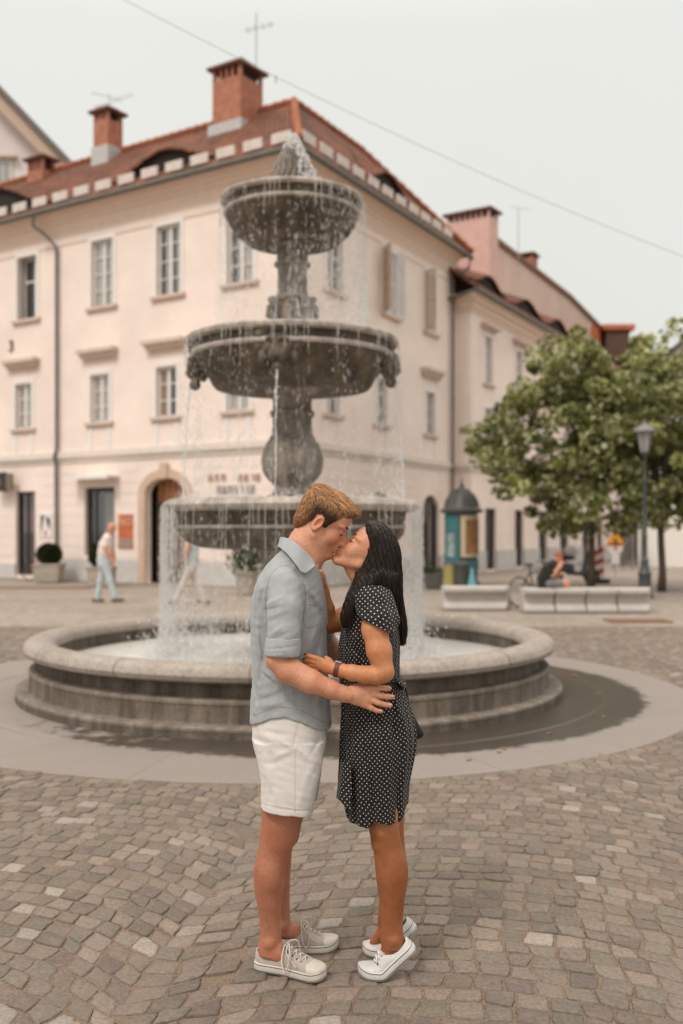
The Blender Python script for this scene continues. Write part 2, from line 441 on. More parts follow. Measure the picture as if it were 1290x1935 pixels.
# joints: radial lines and a circular one
fr = mth(N, L, 'ABSOLUTE', mth(N, L, 'SUBTRACT', mth(N, L, 'FRACT', mth(N, L, 'ADD', mth(N, L, 'MULTIPLY', an, 20/6.2832), 10.2)), .5))
jl = mth(N, L, 'LESS_THAN', fr, .004)
jc = mth(N, L, 'LESS_THAN', mth(N, L, 'ABSOLUTE', mth(N, L, 'SUBTRACT', r, 3.17)), .016)
g1 = noise(N, L, v, 45, 5); g2 = noise(N, L, v, 2.2, 5); gf = noise(N, L, v, 6, 5, .7)
slab = mth(N, L, 'FLOOR', mth(N, L, 'ADD', mth(N, L, 'MULTIPLY', an, 20/6.2832), 10.2+.5)); wn = N.new('ShaderNodeTexWhiteNoise'); wn.noise_dimensions = '1D'; L.new(slab, wn.inputs['W'])
c = mixc(N, L, .45, ramp(N, L, g2, [(.3, (.225, .19, .17)), (.7, (.30, .258, .232))]), ramp(N, L, wn.outputs['Value'], [(0, (.235, .20, .18)), (1, (.29, .25, .228))]))
c = mixc(N, L, .5, c, ramp(N, L, g1, [(.3, (.205, .175, .155)), (.7, (.31, .27, .245))]))
c = mixc(N, L, mth(N, L, 'MULTIPLY', jl, .55), c, (.12, .1, .085))
# wet patch: reaches farther out on the right and at the front
lobe = mth(N, L, 'COSINE', mth(N, L, 'ADD', an, .42))
edge = mth(N, L, 'ADD', 3.17, mth(N, L, 'MULTIPLY', mth(N, L, 'MAXIMUM', lobe, -.3), .42))
edge = mth(N, L, 'ADD', edge, mth(N, L, 'MULTIPLY', mth(N, L, 'SUBTRACT', gf, .5), .35))
wet = mth(N, L, 'MULTIPLY', mth(N, L, 'SUBTRACT', edge, r), 14); wet.node.use_clamp = True
dryl = mth(N, L, 'MULTIPLY', mth(N, L, 'SUBTRACT', mth(N, L, 'ADD', mth(N, L, 'MULTIPLY', gf, 2.2), mth(N, L, 'MULTIPLY', lobe, 1.1)), .72), 2.6); dryl.node.use_clamp = True
wet = mth(N, L, 'MULTIPLY', wet, dryl)
cw = mixc(N, L, g2, (.036, .026, .019), (.068, .052, .038))
c = mixc(N, L, mth(N, L, 'MULTIPLY', wet, .93), c, cw)
c = mixc(N, L, mth(N, L, 'MULTIPLY', jc, .25), c, (.12, .095, .075))
L.new(c, b.inputs['Base Color'])
L.new(mth(N, L, 'SUBTRACT', .68, mth(N, L, 'MULTIPLY', wet, .40)), b.inputs['Roughness'])
bumpn(N, L, mth(N, L, 'MULTIPLY', g1, mth(N, L, 'SUBTRACT', 1.1, wet)), .002, b)
rg = MB(); rg.lathe([(2.4, .0), (3.14, -.001), (3.155, -.0055), (3.185, -.0055), (3.2, -.001), (4.02, 0), (4.03, -.004), (4.03, -.03)], (FX, FY, .002), 160)
rg.f = [q[::-1] for q in rg.f]
tag(rg.build('stone_pavement', m), kind='structure')
# ================================================================ BUILDINGS
PL = mat('plaster_peach', (.86, .735, .67), .92, .55, .085, .004, 60)
PLB = mat('plaster_rose', (.87, .74, .675), .92, .5, .085, .004, 60)
TRIM = mat('trim_stone', (.64, .51, .44), .9, 4, .08)
WHITE = mat('white_paint', (.80, .76, .74), .6, 6, .06)
WFR = mat('window_white', (.78, .75, .73), .5)
PLINTH = mat('plinth_grey', (.56, .53, .52), .85, 3, .1)
DARK = mat('dark_interior', (.035, .027, .023), .9)  # near-black colour put in for the shade inside the houses
DMETAL = mat('dark_metal', (.035, .032, .032), .5)
GUT = mat('gutter_metal', (.13, .125, .11), .5, 5, .2)
CURT = mat('curtain_cloth', (.58, .54, .49), .9, 8, .12, stretch=(6, 6, .6))
CURTB = mat('curtain_amber', (.36, .16, .07), .9, 8, .2)
BRICK = mat('chimney_render', (.41, .175, .115), .9, 5, .25, .004)
PINKR = mat('pink_render', (.70, .45, .40), .9, 3, .1)
LEAD = mat('zinc_flashing', (.50, .50, .50), .5, 8, .1)
WOOD = mat('door_wood', (.16, .10, .065), .6, 8, .2, stretch=(1, 1, .2))
def glass_mat():
    m = bpy.data.materials.new('window_glass'); m.use_nodes = True; t = m.node_tree; N = t.nodes; L = t.links; N.clear()
    o = N.new('ShaderNodeOutputMaterial'); g = N.new('ShaderNodeBsdfGlossy'); g.inputs['Roughness'].default_value = .03; g.inputs[0].default_value = (.85, .85, .85, 1)
    tr = N.new('ShaderNodeBsdfTransparent'); mx = N.new('ShaderNodeMixShader'); f = N.new('ShaderNodeLayerWeight'); pw = mth(N, L, 'ADD', mth(N, L, 'MULTIPLY', mth(N, L, 'POWER', f.outputs['Facing'], 3), .6), .09)
    L.new(pw, mx.inputs[0]); L.new(tr.outputs[0], mx.inputs[1]); L.new(g.outputs[0], mx.inputs[2]); L.new(mx.outputs[0], o.inputs[0]); return m
GLASS = glass_mat()
def tile_mat():
    m, t, N, L, b = node_mat('roof_tile'); v = mapping(N, L, coord='UV')
    br = N.new('ShaderNodeTexBrick'); L.new(v, br.inputs['Vector']); br.inputs['Scale'].default_value = 1; br.inputs['Brick Width'].default_value = .18; br.inputs['Row Height'].default_value = .16
    br.inputs['Mortar Size'].default_value = .034; br.inputs['Mortar Smooth'].default_value = .4; br.inputs['Color1'].default_value = (.37, .115, .045, 1); br.inputs['Color2'].default_value = (.19, .06, .028, 1); br.inputs['Mortar'].default_value = (.06, .024, .016, 1)
    n1 = noise(N, L, v, .9, 5); c = mixc(N, L, 1, br.outputs[0], ramp(N, L, n1, [(.32, (.45, .42, .40)), (.66, (1.3, 1.22, 1.1))]), 'MULTIPLY')
    n3 = noise(N, L, v, 14, 3); c = mixc(N, L, 1, c, ramp(N, L, n3, [(.3, (.7, .7, .7)), (.7, (1.3, 1.3, 1.3))]), 'MULTIPLY')
    L.new(c, b.inputs['Base Color']); b.inputs['Roughness'].default_value = .8
    wv = N.new('ShaderNodeTexWave'); wv.wave_profile = 'SAW'; wv.bands_direction = 'Y'; wv.inputs['Scale'].default_value = 1/.16*.314/2*1.0; L.new(v, wv.inputs['Vector'])
    bumpn(N, L, br.outputs['Fac'], -.03, b); return m
TILE = tile_mat()
class Facade:
    """t runs along the wall, z up, o outward"""
    def __init__(s, org, d, nrm): s.o = Vector(org); s.d = Vector(d).normalized(); s.n = Vector(nrm).normalized()
    def p(s, t, z, o=0): q = s.o+s.d*t+s.n*o; return Vector((q.x, q.y, z))
    def box(s, mb, t0, t1, z0, z1, o0, o1):
        P = [s.p(t0, z0, o0), s.p(t1, z0, o0), s.p(t1, z0, o1), s.p(t0, z0, o1), s.p(t0, z1, o0), s.p(t1, z1, o0), s.p(t1, z1, o1), s.p(t0, z1, o1)]
        if (s.d.cross(s.n)).z < 0: P = [P[1], P[0], P[3], P[2], P[5], P[4], P[7], P[6]]
        mb.hexa(P); return mb
    def prism(s, mb, poly, o0, o1):
        """poly: list of (t, z)"""
        n = len(poly); V = [s.p(t, z, o0) for t, z in poly]+[s.p(t, z, o1) for t, z in poly]
        ar = sum(poly[i][0]*poly[(i+1) % n][1]-poly[(i+1) % n][0]*poly[i][1] for i in range(n))
        fl = (ar > 0) == ((s.d.cross(Vector((0, 0, 1)))).dot(s.n) > 0)
        Fs = [tuple(range(n, 2*n)), tuple(range(n))[::-1]]+[(i, (i+1) % n, n+(i+1) % n, n+i) for i in range(n)]
        if not fl: Fs = [f[::-1] for f in Fs]
        mb.add(V, Fs); return mb
    def wall(s, mb, t0, t1, z0, z1, holes, depth=.22):
        ts = sorted({t0, t1}|{h[0] for h in holes}|{h[1] for h in holes}); zs = sorted({z0, z1}|{h[2] for h in holes}|{h[3] for h in holes})
        fl = (s.d.cross(Vector((0, 0, 1)))).dot(s.n) < 0
        def quad(a): mb.add(a[::-1] if fl else a, [(0, 1, 2, 3)])
        for i in range(len(ts)-1):
            for j in range(len(zs)-1):
                tm, zm = (ts[i]+ts[i+1])/2, (zs[j]+zs[j+1])/2
                if any(h[0] < tm < h[1] and h[2] < zm < h[3] for h in holes): continue
                quad([s.p(ts[i], zs[j]), s.p(ts[i+1], zs[j]), s.p(ts[i+1], zs[j+1]), s.p(ts[i], zs[j+1])])
        for a, b, c, d in [h[:4] for h in holes]:
            for (p, q) in (((a, c), (a, d)), ((a, d), (b, d)), ((b, d), (b, c)), ((b, c), (a, c))):
                quad([s.p(p[0], p[1], 0), s.p(q[0], q[1], 0), s.p(q[0], q[1], -depth), s.p(p[0], p[1], -depth)])
def arch_infill(fc, mb, t0, t1, zs, z1, o0, o1, n=12, full=True):
    """spandrels closing a rectangular hole into an arch springing at zs, crown at z1"""
    tm = (t0+t1)/2; r = (t1-t0)/2
    pts = [(tm-r*math.cos(math.pi*k/n), zs+(z1-zs)*math.sin(math.pi*k/n)) for k in range(n+1)]
    L_ = pts[:n//2+1]+[(t0, z1+.004)]; Rr = [(t1, z1+.004)]+pts[n//2:]
    fc.prism(mb, L_, o0, o1); fc.prism(mb, Rr, o0, o1)
def window(fc, house, tc, w, z0, z1, rows=4, hood=None, apron=False, opened=False, curtain=None, shutters=False, dark=False, closed_sh=False):
    """outer casing w wide; the window is a part, its frame, pane, sill, curtain are sub-parts"""
    a = .13; t0, t1 = tc-w/2, tc+w/2
    cs = MB()
    fc.box(cs, t0, t0+a, z0, z1, -.02, .035); fc.box(cs, t1-a, t1, z0, z1, -.02, .035); fc.box(cs, t0+a, t1-a, z1-a, z1, -.02, .035)
    wn = cs.build('window', WHITE, house)
    g0, g1, y0, y1 = t0+a, t1-a, z0, z1-a
    dep = .13
    if opened: dep = .30
    fr = MB(); e = .06
    fc.box(fr, g0, g0+e, y0, y1, -dep-.04, -dep+.02); fc.box(fr, g1-e, g1, y0, y1, -dep-.04, -dep+.02)
    fc.box(fr, g0+e, g1-e, y1-e, y1, -dep-.04, -dep+.02); fc.box(fr, g0+e, g1-e, y0, y0+e, -dep-.04, -dep+.02)
    if opened:
        fc.box(fr, g0+.36, g0+.43, y0+e, y1-e, -dep-.03, -dep+.015); fc.box(fr, g0+.43, g1-e, (y0+y1)/2+.25, (y0+y1)/2+.31, -dep-.03, -dep+.012)
    else:
        fc.box(fr, tc-.055, tc+.055, y0+e, y1-e, -dep-.03, -dep+.03)
        for k in range(1, rows):
            zz = y0+(y1-y0)*k/rows
            for p, q in ((g0+e, tc-.055), (tc+.055, g1-e)): fc.box(fr, p, q, zz-.018, zz+.018, -dep-.02, -dep+.012)
    fr.build('frame', WFR, wn)
    pn = MB(); fc.box(pn, g0+.01, g1-.01, y0+.01, y1-.01, -dep-.012, -dep-.006); pn.build('pane', GLASS, wn)
    si = MB(); fc.box(si, t0-.08, t1+.08, z0-.10, z0, -dep, .12); fc.box(si, t0-.03, t1+.03, z0-.16, z0-.10, 0, .06); si.build('sill', TRIM, wn)
    if curtain:
        cu = MB()
        for a0, a1, mt in curtain:
            n_ = 14; T0 = g0+(g1-g0)*a0; T1 = g0+(g1-g0)*a1
            for k in range(n_):
                p, q = T0+(T1-T0)*k/n_, T0+(T1-T0)*(k+1)/n_; o1 = -dep-.03-.02*(k % 2); o2 = -dep-.03-.02*((k+1) % 2)
                cu.add([fc.p(p, y0, o1), fc.p(q, y0, o2), fc.p(q, y1, o2), fc.p(p, y1, o1)], [(0, 1, 2, 3)])
        cu.build('curtain', CURTB if curtain[0][2] else CURT, wn)
    if hood:
        h = MB(); h0, h1 = hood; fc.box(h, t0-.28, t1+.28, h1-.13, h1, -.01, .30); fc.box(h, t0-.2, t1+.2, h0+.08, h1-.13, -.01, .2); fc.box(h, t0-.14, t1+.14, h0, h0+.08, -.01, .12)
        h.build('hood_moulding', TRIM, house)
    if apron:
        zb, zt = apron
        for q0 in (t0+.05, t1-.2): ap = MB(); fc.box(ap, q0, q0+.15, zb, zt, -.01, .03); ap.build('apron_strip', WHITE, house)
    if shutters:
        for sd, (s0, s1, o0, o1) in enumerate(shutters):
            sh = MB(); w_ = .05
            A = fc.p(s0, 0, o0); B = fc.p(s1, 0, o1); d = (B-A); nn = Vector((-d.y, d.x, 0)).normalized()*.02
            def bx(f0, f1, za, zb, th=1):
                p, q = A+d*f0, A+d*f1; n_ = nn*th
                sh.hexa([(p-n_).to_tuple()[:2]+(za,), (q-n_).to_tuple()[:2]+(za,), (q+n_).to_tuple()[:2]+(za,), (p+n_).to_tuple()[:2]+(za,), (p-n_).to_tuple()[:2]+(zb,), (q-n_).to_tuple()[:2]+(zb,), (q+n_).to_tuple()[:2]+(zb,), (p+n_).to_tuple()[:2]+(zb,)])
            bx(0, .1, y0, y1); bx(.9, 1, y0, y1)
            for za in (y0, (y0+y1)/2-.04, y1-.08): bx(.1, .9, za, za+.08)
            for k in range(26):
                za = y0+.1+(y1-y0-.2)*k/26; bx(.1, .9, za, za+.045, .5)
            sh.build('shutter', mat('shutter_white', (.70, .68, .68), .6, 3, .1) if sd else mat('shutter_tan', (.50, .37, .27), .7, 3, .1), wn)
    return wn
def uv_plane(mb, name, m, parent):
    """build with a UV whose V runs up the slope and U level, in metres"""
    o = mb.build(name, m, parent); me = o.data; uv = me.uv_layers.new(name='UVMap'); vs_ = me.vertices
    for p in me.polygons:
        n_ = p.normal; u = Vector((0, 0, 1)).cross(n_)
        if u.length < .01: u = Vector((1, 0, 0))
        u.normalize(); v_ = n_.cross(u)
        for li in p.loop_indices: c = vs_[me.loops[li].vertex_index].co; uv.data[li].uv = (c.dot(u), c.dot(v_))
    return o
def slab(pts, th=.12):
    mb = MB(); n_ = len(pts); P = [Vector(p) for p in pts]; nn = (P[1]-P[0]).cross(P[2]-P[0]).normalized()
    if nn.z < 0: P = P[::-1]; nn = -nn
    return mb.add([p for p in P]+[p-nn*th for p in P], [tuple(range(n_)), tuple(range(n_, 2*n_))[::-1]]+[(i, n_+i, n_+(i+1) % n_, (i+1) % n_) for i in range(n_)])
def chimney(parent, c, w, d, z0, z1, ax, slots=3, m=None, flash=True, cap=None, name='chimney', slot_h=.35):
    """c: centre (x, y); ax: unit direction of its wide side"""
    u = Vector((ax[0], ax[1], 0)).normalized(); v = Vector((-u.y, u.x, 0)); C0 = Vector((c[0], c[1], 0))
    def bx(mb, a0, a1, b0, b1, q0, q1):
        P = [C0+u*a+v*b_+Vector((0, 0, z)) for z in (q0, q1) for a, b_ in ((a0, b0), (a1, b0), (a1, b1), (a0, b1))]; mb.hexa(P)
    mb = MB(); bx(mb, -w/2, w/2, -d/2, d/2, z0, z1-slot_h)
    # slotted head: corner piers and mullions
    e = .11
    for sx_ in (-1, 1):
        for sy_ in (-1, 1): bx(mb, *sorted((sx_*w/2, sx_*(w/2-e))), *sorted((sy_*d/2, sy_*(d/2-e))), z1-slot_h, z1)
    for k in range(1, slots+1):
        a = -w/2+e+(w-2*e)*k/(slots+1)
        for sy_ in (-1, 1): bx(mb, a-.04, a+.04, *sorted((sy_*d/2, sy_*(d/2-e))), z1-slot_h, z1)
    o = mb.build(name, m or BRICK, parent)
    k_ = MB(); bx(k_, -w/2+.14, w/2-.14, -d/2+.14, d/2-.14, z1-slot_h, z1-.01); k_.build('flue', DARK, o)
    cp = MB(); bx(cp, -w/2-.14, w/2+.14, -d/2-.14, d/2+.14, z1, z1+.09); cp.build('cap', cap or mat('cap_brown', (.16, .075, .05), .8), o)
    return o, bx
# ---------------------------------------------------------------- the peach corner house
GC = Vector((-1.165, 26.8, 0))                 # gutter corner in plan
dL = Vector((-.839, .544, 0)).normalized(); dR = Vector((.485, .875, 0)).normalized()
nL = Vector((-.544, -.839, 0)).normalized(); nR = Vector((.875, -.485, 0)).normalized()
OV = .55
# wall corner: move inwards from both gutters by OV
def inter(p, d, q, e):   # plan intersection
    a = np.linalg.solve(np.array([[d.x, -e.x], [d.y, -e.y]]), np.array([q.x-p.x, q.y-p.y])); return p+d*float(a[0])
WC = inter(GC-nL*OV, dL, GC-nR*OV, dR)
FL = Facade(WC, dL, nL); FR = Facade(WC, dR, nR)
def t_of(fc, px):
    s = (px-645)/F; o = fc.o; d = fc.d; return (s*o.y-o.x)/(d.x-s*d.y)
def z_of(fc, px, py): t_ = t_of(fc, px); return CAMZ-(py-HOR)/F*(fc.o.y+fc.d.y*t_)
H1 = thing('corner_house', 'peach plastered three storey corner house with red tiled hip roof', 'house', WC)
ZE = 12.05; ZC0 = 11.25; ZW = ZE-.1; TLE = 16.5
# openings
LW = [(28, 75), (165, 222), (288, 350), (415, 478)]
holesL = []; holesR = []
up = []; mid = []
for a, b in LW: up.append(((t_of(FL, a)+t_of(FL, b))/2, 1.22))
for a, b in [(22, 68), (165, 213), (288, 342), (415, 478)]: mid.append(((t_of(FL, a)+t_of(FL, b))/2, 1.08))
up[3] = (up[2][0]-2.75, 1.22); mid[3] = (mid[2][0]-2.75, 1.08)
UZ = (8.75, 11.0); MZ = (5.08, 6.72)
for t_, w_ in up: holesL.append((t_-w_/2+.12, t_+w_/2-.12, UZ[0], UZ[1]-.12))
for t_, w_ in mid: holesL.append((t_-w_/2+.12, t_+w_/2-.12, MZ[0], MZ[1]-.12))
GD1 = (t_of(FL, 66), t_of(FL, 30), 0.12, 2.95); GW1 = (t_of(FL, 216), t_of(FL, 160), .82, 3.0); GA1 = (t_of(FL, 351), t_of(FL, 276), 0, 3.22)
holesL += [GD1, GW1, GA1]
uR = [((t_of(FR, 612)+t_of(FR, 652))/2, 1.2), (t_of(FR, 737), 1.2), (t_of(FR, 813), 1.2)]
mR = [(t_of(FR, 628), 1.05), (t_of(FR, 720), 1.05), (t_of(FR, 812), 1.05)]
for t_, w_ in uR: holesR.append((t_-w_/2+.12, t_+w_/2-.12, UZ[0], UZ[1]-.12))
for t_, w_ in mR: holesR.append((t_-w_/2+.12, t_+w_/2-.12, MZ[0], MZ[1]-.12))
GA2 = (t_of(FR, 703), t_of(FR, 734), 0, 2.9); GA3 = (t_of(FR, 798), t_of(FR, 829), .1, 2.9)
holesR += [GA2, GA3]
TRE = t_of(FR, 856)
wl = MB(); FL.wall(wl, 0, TLE, 0, ZW, holesL); FR.wall(wl, 0, TRE, 0, ZW, holesR)
# rear, so that the house is closed
bk = [FL.p(TLE, 0), FL.p(TLE, 0, -9), FR.p(TRE, 0, -9), FR.p(TRE, 0)]
ic = inter(bk[1], dL, bk[2], dR)
for p, q in ((bk[0], bk[1]), (bk[1], ic), (ic, bk[2]), (bk[2], bk[3])):
    wl.add([(p.x, p.y, 0), (q.x, q.y, 0), (q.x, q.y, ZW), (p.x, p.y, ZW)], [(3, 2, 1, 0)])
arch_infill(FL, wl, GA1[0], GA1[1], 2.75, 3.22, -.22, 0); arch_infill(FR, wl, GA2[0], GA2[1], 2.3, 2.9, -.22, 0); arch_infill(FR, wl, GA3[0], GA3[1], 2.3, 2.9, -.22, 0)
rs = wl   # rustication grooves as thin raised courses
for k in range(9):
    z0 = .78+k*.335
    for a, b in ((GD1[1]+.02, TLE), (GW1[1]+.03, GD1[0]-.03), (GA1[1]+.32, GW1[0]-.03), (0.0, GA1[0]-.32)):
        FL.box(rs, a, b, z0, z0+.305, .0, .014)
    for a, b in ((0, GA2[0]-.1), (GA2[1]+.1, GA3[0]-.1), (GA3[1]+.1, TRE)):
        FR.box(rs, a, b, z0, z0+.305, .0, .014)
wl.build('wall', PL, H1)
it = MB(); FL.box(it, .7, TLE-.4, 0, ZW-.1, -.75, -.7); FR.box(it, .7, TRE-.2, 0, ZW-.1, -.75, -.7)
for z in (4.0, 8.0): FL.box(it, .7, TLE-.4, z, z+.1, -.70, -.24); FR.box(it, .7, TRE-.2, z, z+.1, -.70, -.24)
it.build('dark_backing', DARK, H1)  # flat dark sheets behind the panes, coloured as the shade of the rooms
# plinth, string course, cornice
for fc, a_, b_, zt_, o_ in ((FL, GA1[1]+.3, t_of(FL, 120), .72, .05), (FL, 0, GA1[0]-.3, .72, .05), (FR, .0, GA2[0], .72, .05), (FR, GA2[1], GA3[0], .72, .05), (FR, GA3[1], TRE, .72, .05), (FL, GD1[1], TLE, .5, .05), (FL, t_of(FL, 120), GD1[0], .5, .04)):
    pl = MB(); fc.box(pl, a_, b_, 0, zt_, -.01, o_); pl.build('plinth', PLINTH, H1)
def band(mb, z0, z1, o, o0=-.01):
    ex = (FL.n*o); c = inter(WC+nL*o, dL, WC+nR*o, dR); c0 = inter(WC+nL*o0, dL, WC+nR*o0, dR)
    for fc, te in ((FL, TLE), (FR, TRE)):
        a, b_ = fc.p(te, 0, o), fc.p(te, 0, o0)
        P = [(c0.x, c0.y, z0), (b_.x, b_.y, z0), (a.x, a.y, z0), (c.x, c.y, z0), (c0.x, c0.y, z1), (b_.x, b_.y, z1), (a.x, a.y, z1), (c.x, c.y, z1)]
        if fc is FL: P = [P[1], P[0], P[3], P[2], P[5], P[4], P[7], P[6]]
        mb.hexa(P)
sc = MB(); band(sc, 3.84, 3.98, .05); band(sc, 3.98, 4.14, .12); band(sc, 4.14, 4.2, .07); sc.build('string_course', mat('string_white', (.72, .64, .58), .85, 4, .06), H1)
cn = MB(); prof = [(ZC0, .03), (ZC0+.12, .06), (ZC0+.24, .09), (ZC0+.38, .16), (ZC0+.50, .25), (ZC0+.60, .36), (ZC0+.68, .46), (ZC0+.74, .5)]
for (z0, o0), (z1, o1) in zip(prof, prof[1:]+[(ZE-.02, .5)]): band(cn, z0, z1, o0+.001)
band(cn, ZC0-.3, ZC0-.24, .03)
cn.build('cornice', mat('cornice_tan', (.78, .63, .53), .9, 4, .05), H1)
# windows
cur = [[(.05, .42, 0), (.72, .95, 0)], [(.05, .4, 0), (.62, .95, 0)], [(.04, .30, 0), (.55, .76, 0)], [(.05, .42, 0), (.58, .72, 0)]]
for i, (t_, w_) in enumerate(up): window(FL, H1, t_, w_, UZ[0], UZ[1], 4, opened=(i == 0), curtain=None if i == 0 else cur[i])
for i, (t_, w_) in enumerate(mid): window(FL, H1, t_, w_, MZ[0], MZ[1], 3, hood=(7.06, 7.4), apron=(4.21, 4.9), curtain=[(.5, 1, 1)] if i == 2 else [(.05, .44, 0), (.6, .95, 0)])
for i, (t_, w_) in enumerate(uR):
    sh = None
    if i == 1: sh = [(t_-.5, t_-.98, .02, .5), (t_-.48, t_+.02, -.02, -.02), (t_+.03, t_+.50, -.02, -.02), (t_+.5, t_+1.0, .03, .08)]
    if i == 2: sh = [(t_-.5, t_-.55, .02, .45), (t_-.45, t_+.0, -.02, -.02), (t_+.02, t_+.47, -.02, -.02)]
    window(FR, H1, t_, w_, UZ[0], UZ[1], 4, shutters=sh)
for i, (t_, w_) in enumerate(mR): window(FR, H1, t_, w_, MZ[0], MZ[1], 3, hood=(7.06, 7.4), apron=(4.21, 4.9), curtain=[(.1, .45, 0)])
# ground floor: shop door, display window, arched gateway
def frame_set(fc, nm, hole, m_fr, dep=.16, mull=(), parent=None, glass=True, e=.09, extra=()):
    a, b, c_, d_ = hole; fr = MB()
    fc.box(fr, a+.002, a+e, c_, d_-.002, -dep-.05, -dep+.05); fc.box(fr, b-e, b-.002, c_, d_-.002, -dep-.05, -dep+.05); fc.box(fr, a+e, b-e, d_-e, d_-.002, -dep-.05, -dep+.05); fc.box(fr, a+e, b-e, c_, c_+e, -dep-.05, -dep+.05)
    for q in mull: fc.box(fr, a+(b-a)*q-.03, a+(b-a)*q+.03, c_+e, d_-e, -dep-.04, -dep+.03)
    for z0, z1 in extra: fc.box(fr, a+e, b-e, z0, z1, -dep-.04, -dep+.03)
    o = fr.build(nm, m_fr, parent or H1)
    if glass: g = MB(); fc.box(g, a+e*.5, b-e*.5, c_+e*.5, d_-e*.5, -dep-.01, -dep-.004); g.build('pane', GLASS, o)
    return o
d1 = frame_set(FL, 'door', (GD1[0], GD1[1], GD1[2]-.1, GD1[3]), DMETAL, mull=(.55,))
q = MB(); FL.box(q, GD1[0]+.2, GD1[0]+.8, 1.6, 2.35, -.22, -.2); q.build('notice', mat('notice_maroon', (.12, .03, .03), .6), d1)
dw = frame_set(FL, 'display_window', GW1, DMETAL, mull=(.72,), e=.13)
q = MB(); FL.box(q, GW1[0]+.2, GW1[0]+.95, .95, 2.85, -.52, -.5); q.build('display_panel', mat('panel_grey', (.30, .28, .25), .7), dw)
q = MB(); FL.box(q, GW1[0]-.25, GW1[1]+.35, 3.28, 3.36, 0, .55); FL.box(q, GW1[0]-.25, GW1[1]+.35, 3.24, 3.28, .5, .55); q.build('canopy_ledge', WHITE, H1)
# arch surround and recessed gate
ar = MB(); n_ = 16; tm = (GA1[0]+GA1[1])/2; rr = (GA1[1]-GA1[0])/2
FL.box(ar, GA1[0]-.28, GA1[0]-.0, 0, 2.75, 0, .07); FL.box(ar, GA1[1], GA1[1]+.28, 0, 2.75, 0, .07)
for k in range(n_):
    a0, a1 = math.pi*k/n_, math.pi*(k+1)/n_
    FL.prism(ar, [(tm-rr*math.cos(a0), 2.75+.47*math.sin(a0)), (tm-rr*math.cos(a1), 2.75+.47*math.sin(a1)), (tm-(rr+.28)*math.cos(a1), 2.75+.75*math.sin(a1)), (tm-(rr+.28)*math.cos(a0), 2.75+.75*math.sin(a0))], 0, .07)
FL.prism(ar, [(tm-.12, 3.2), (tm+.12, 3.2), (tm+.17, 3.68), (tm-.17, 3.68)], .07, .13)
ar.build('arch_surround', mat('surround_stone', (.60, .44, .34), .9, 6, .1), H1)
gt = MB(); FL.box(gt, GA1[0]+.02, tm-.01, 0, 2.45, -.55, -.48); FL.box(gt, tm+.01, GA1[1]-.02, 0, 2.45, -.55, -.48)
for a, b in ((GA1[0]+.12, tm-.1), (tm+.1, GA1[1]-.12)):
    for z0, z1 in ((.2, .95), (1.1, 2.3)): FL.box(gt, a, b, z0, z1, -.48, -.45)
gt.build('gate', mat('gate_wood', (.17, .125, .09), .7, 8, .2), H1)
fl = MB(); FL.box(fl, GA1[0]+.02, GA1[1]-.02, 2.5, 3.3, -.55, -.5); fl.build('fanlight', mat('fanlight_amber', (.42, .15, .05), .4, 9, .5, col2=(.75, .38, .2)), H1)
fl2 = MB()
for k in range(1, 6): FL.box(fl2, GA1[0]+(GA1[1]-GA1[0])*k/6-.015, GA1[0]+(GA1[1]-GA1[0])*k/6+.015, 2.5, 3.28, -.5, -.48)
FL.box(fl2, GA1[0]+.02, GA1[1]-.02, 2.44, 2.52, -.5, -.42); fl2.build('fanlight_bars', WOOD, H1)
for G in (GA2, GA3):
    o = frame_set(FR, 'arched_window', G, DMETAL, mull=(.5,), extra=((2.2, 2.26),))
# signs
SIGNP = thing('hanging_sign', 'black square projecting shop sign above the left doorway', 'sign', FL.p(t_of(FL, 25), 3.1, .1))
q = MB(); ts_ = t_of(FL, 40); FL.box(q, ts_+.35, ts_+1.0, 2.95, 3.6, .28, .42); q.build('panel', DMETAL, SIGNP, bevel=.01)
q = MB(); FL.box(q, ts_+.05, ts_+.35, 3.02, 3.55, .30, .38); q.build('side_plate', mat('bronze', (.20, .15, .10), .5), SIGNP)
q = MB(); FL.box(q, ts_+.6, ts_+.66, 3.4, 3.46, .0, .30); q.build('bracket', DMETAL, SIGNP)
q = MB()
for k in range(10):
    a0, a1 = k/10*6.283, (k+1)/10*6.283; r0, r1 = .09, .12
    FL.prism(q, [(ts_+.67+r0*math.cos(a0), 3.25+r0*math.sin(a0)), (ts_+.67+r0*math.cos(a1), 3.25+r0*math.sin(a1)), (ts_+.67+r1*math.cos(a1), 3.25+r1*math.sin(a1)), (ts_+.67+r1*math.cos(a0), 3.25+r1*math.sin(a0))], .422, .43)
q.build('emblem', mat('gold_mark', (.55, .38, .2), .5), SIGNP)
def text_obj(name, body, size, fc, t_, z, o, m_, parent=None, ext=.02):
    cu = bpy.data.curves.new(name, 'FONT'); cu.body = body; cu.size = size; cu.extrude = ext; cu.align_x = 'CENTER'; cu.align_y = 'CENTER'
    tmp = bpy.data.objects.new('tmp', cu); COL.objects.link(tmp); bpy.context.view_layer.update()
    me = bpy.data.meshes.new_from_object(tmp); bpy.data.objects.remove(tmp)
    right = -fc.d if fc is FL else fc.d
    M = Matrix((right, Vector((0, 0, 1)), fc.n)).transposed().to_4x4(); M.translation = fc.p(t_, z, o); me.transform(M)
    return put(name, me, m_, parent)
BLK = mat('letter_brown', (.09, .05, .04), .6)
tx = text_obj('house_number', '3', .55, FL, t_of(FL, 22), z_of(FL, 22, 655), .03, BLK); tag(tx, 'brown digit 3 fixed on the plaster left of the downpipe', 'house number')
st_ = t_of(FL, 440)
sg = thing('wall_lettering', 'two lines of shop lettering on the peach wall behind the fountain', 'sign', FL.p(st_, 3.2, .05))
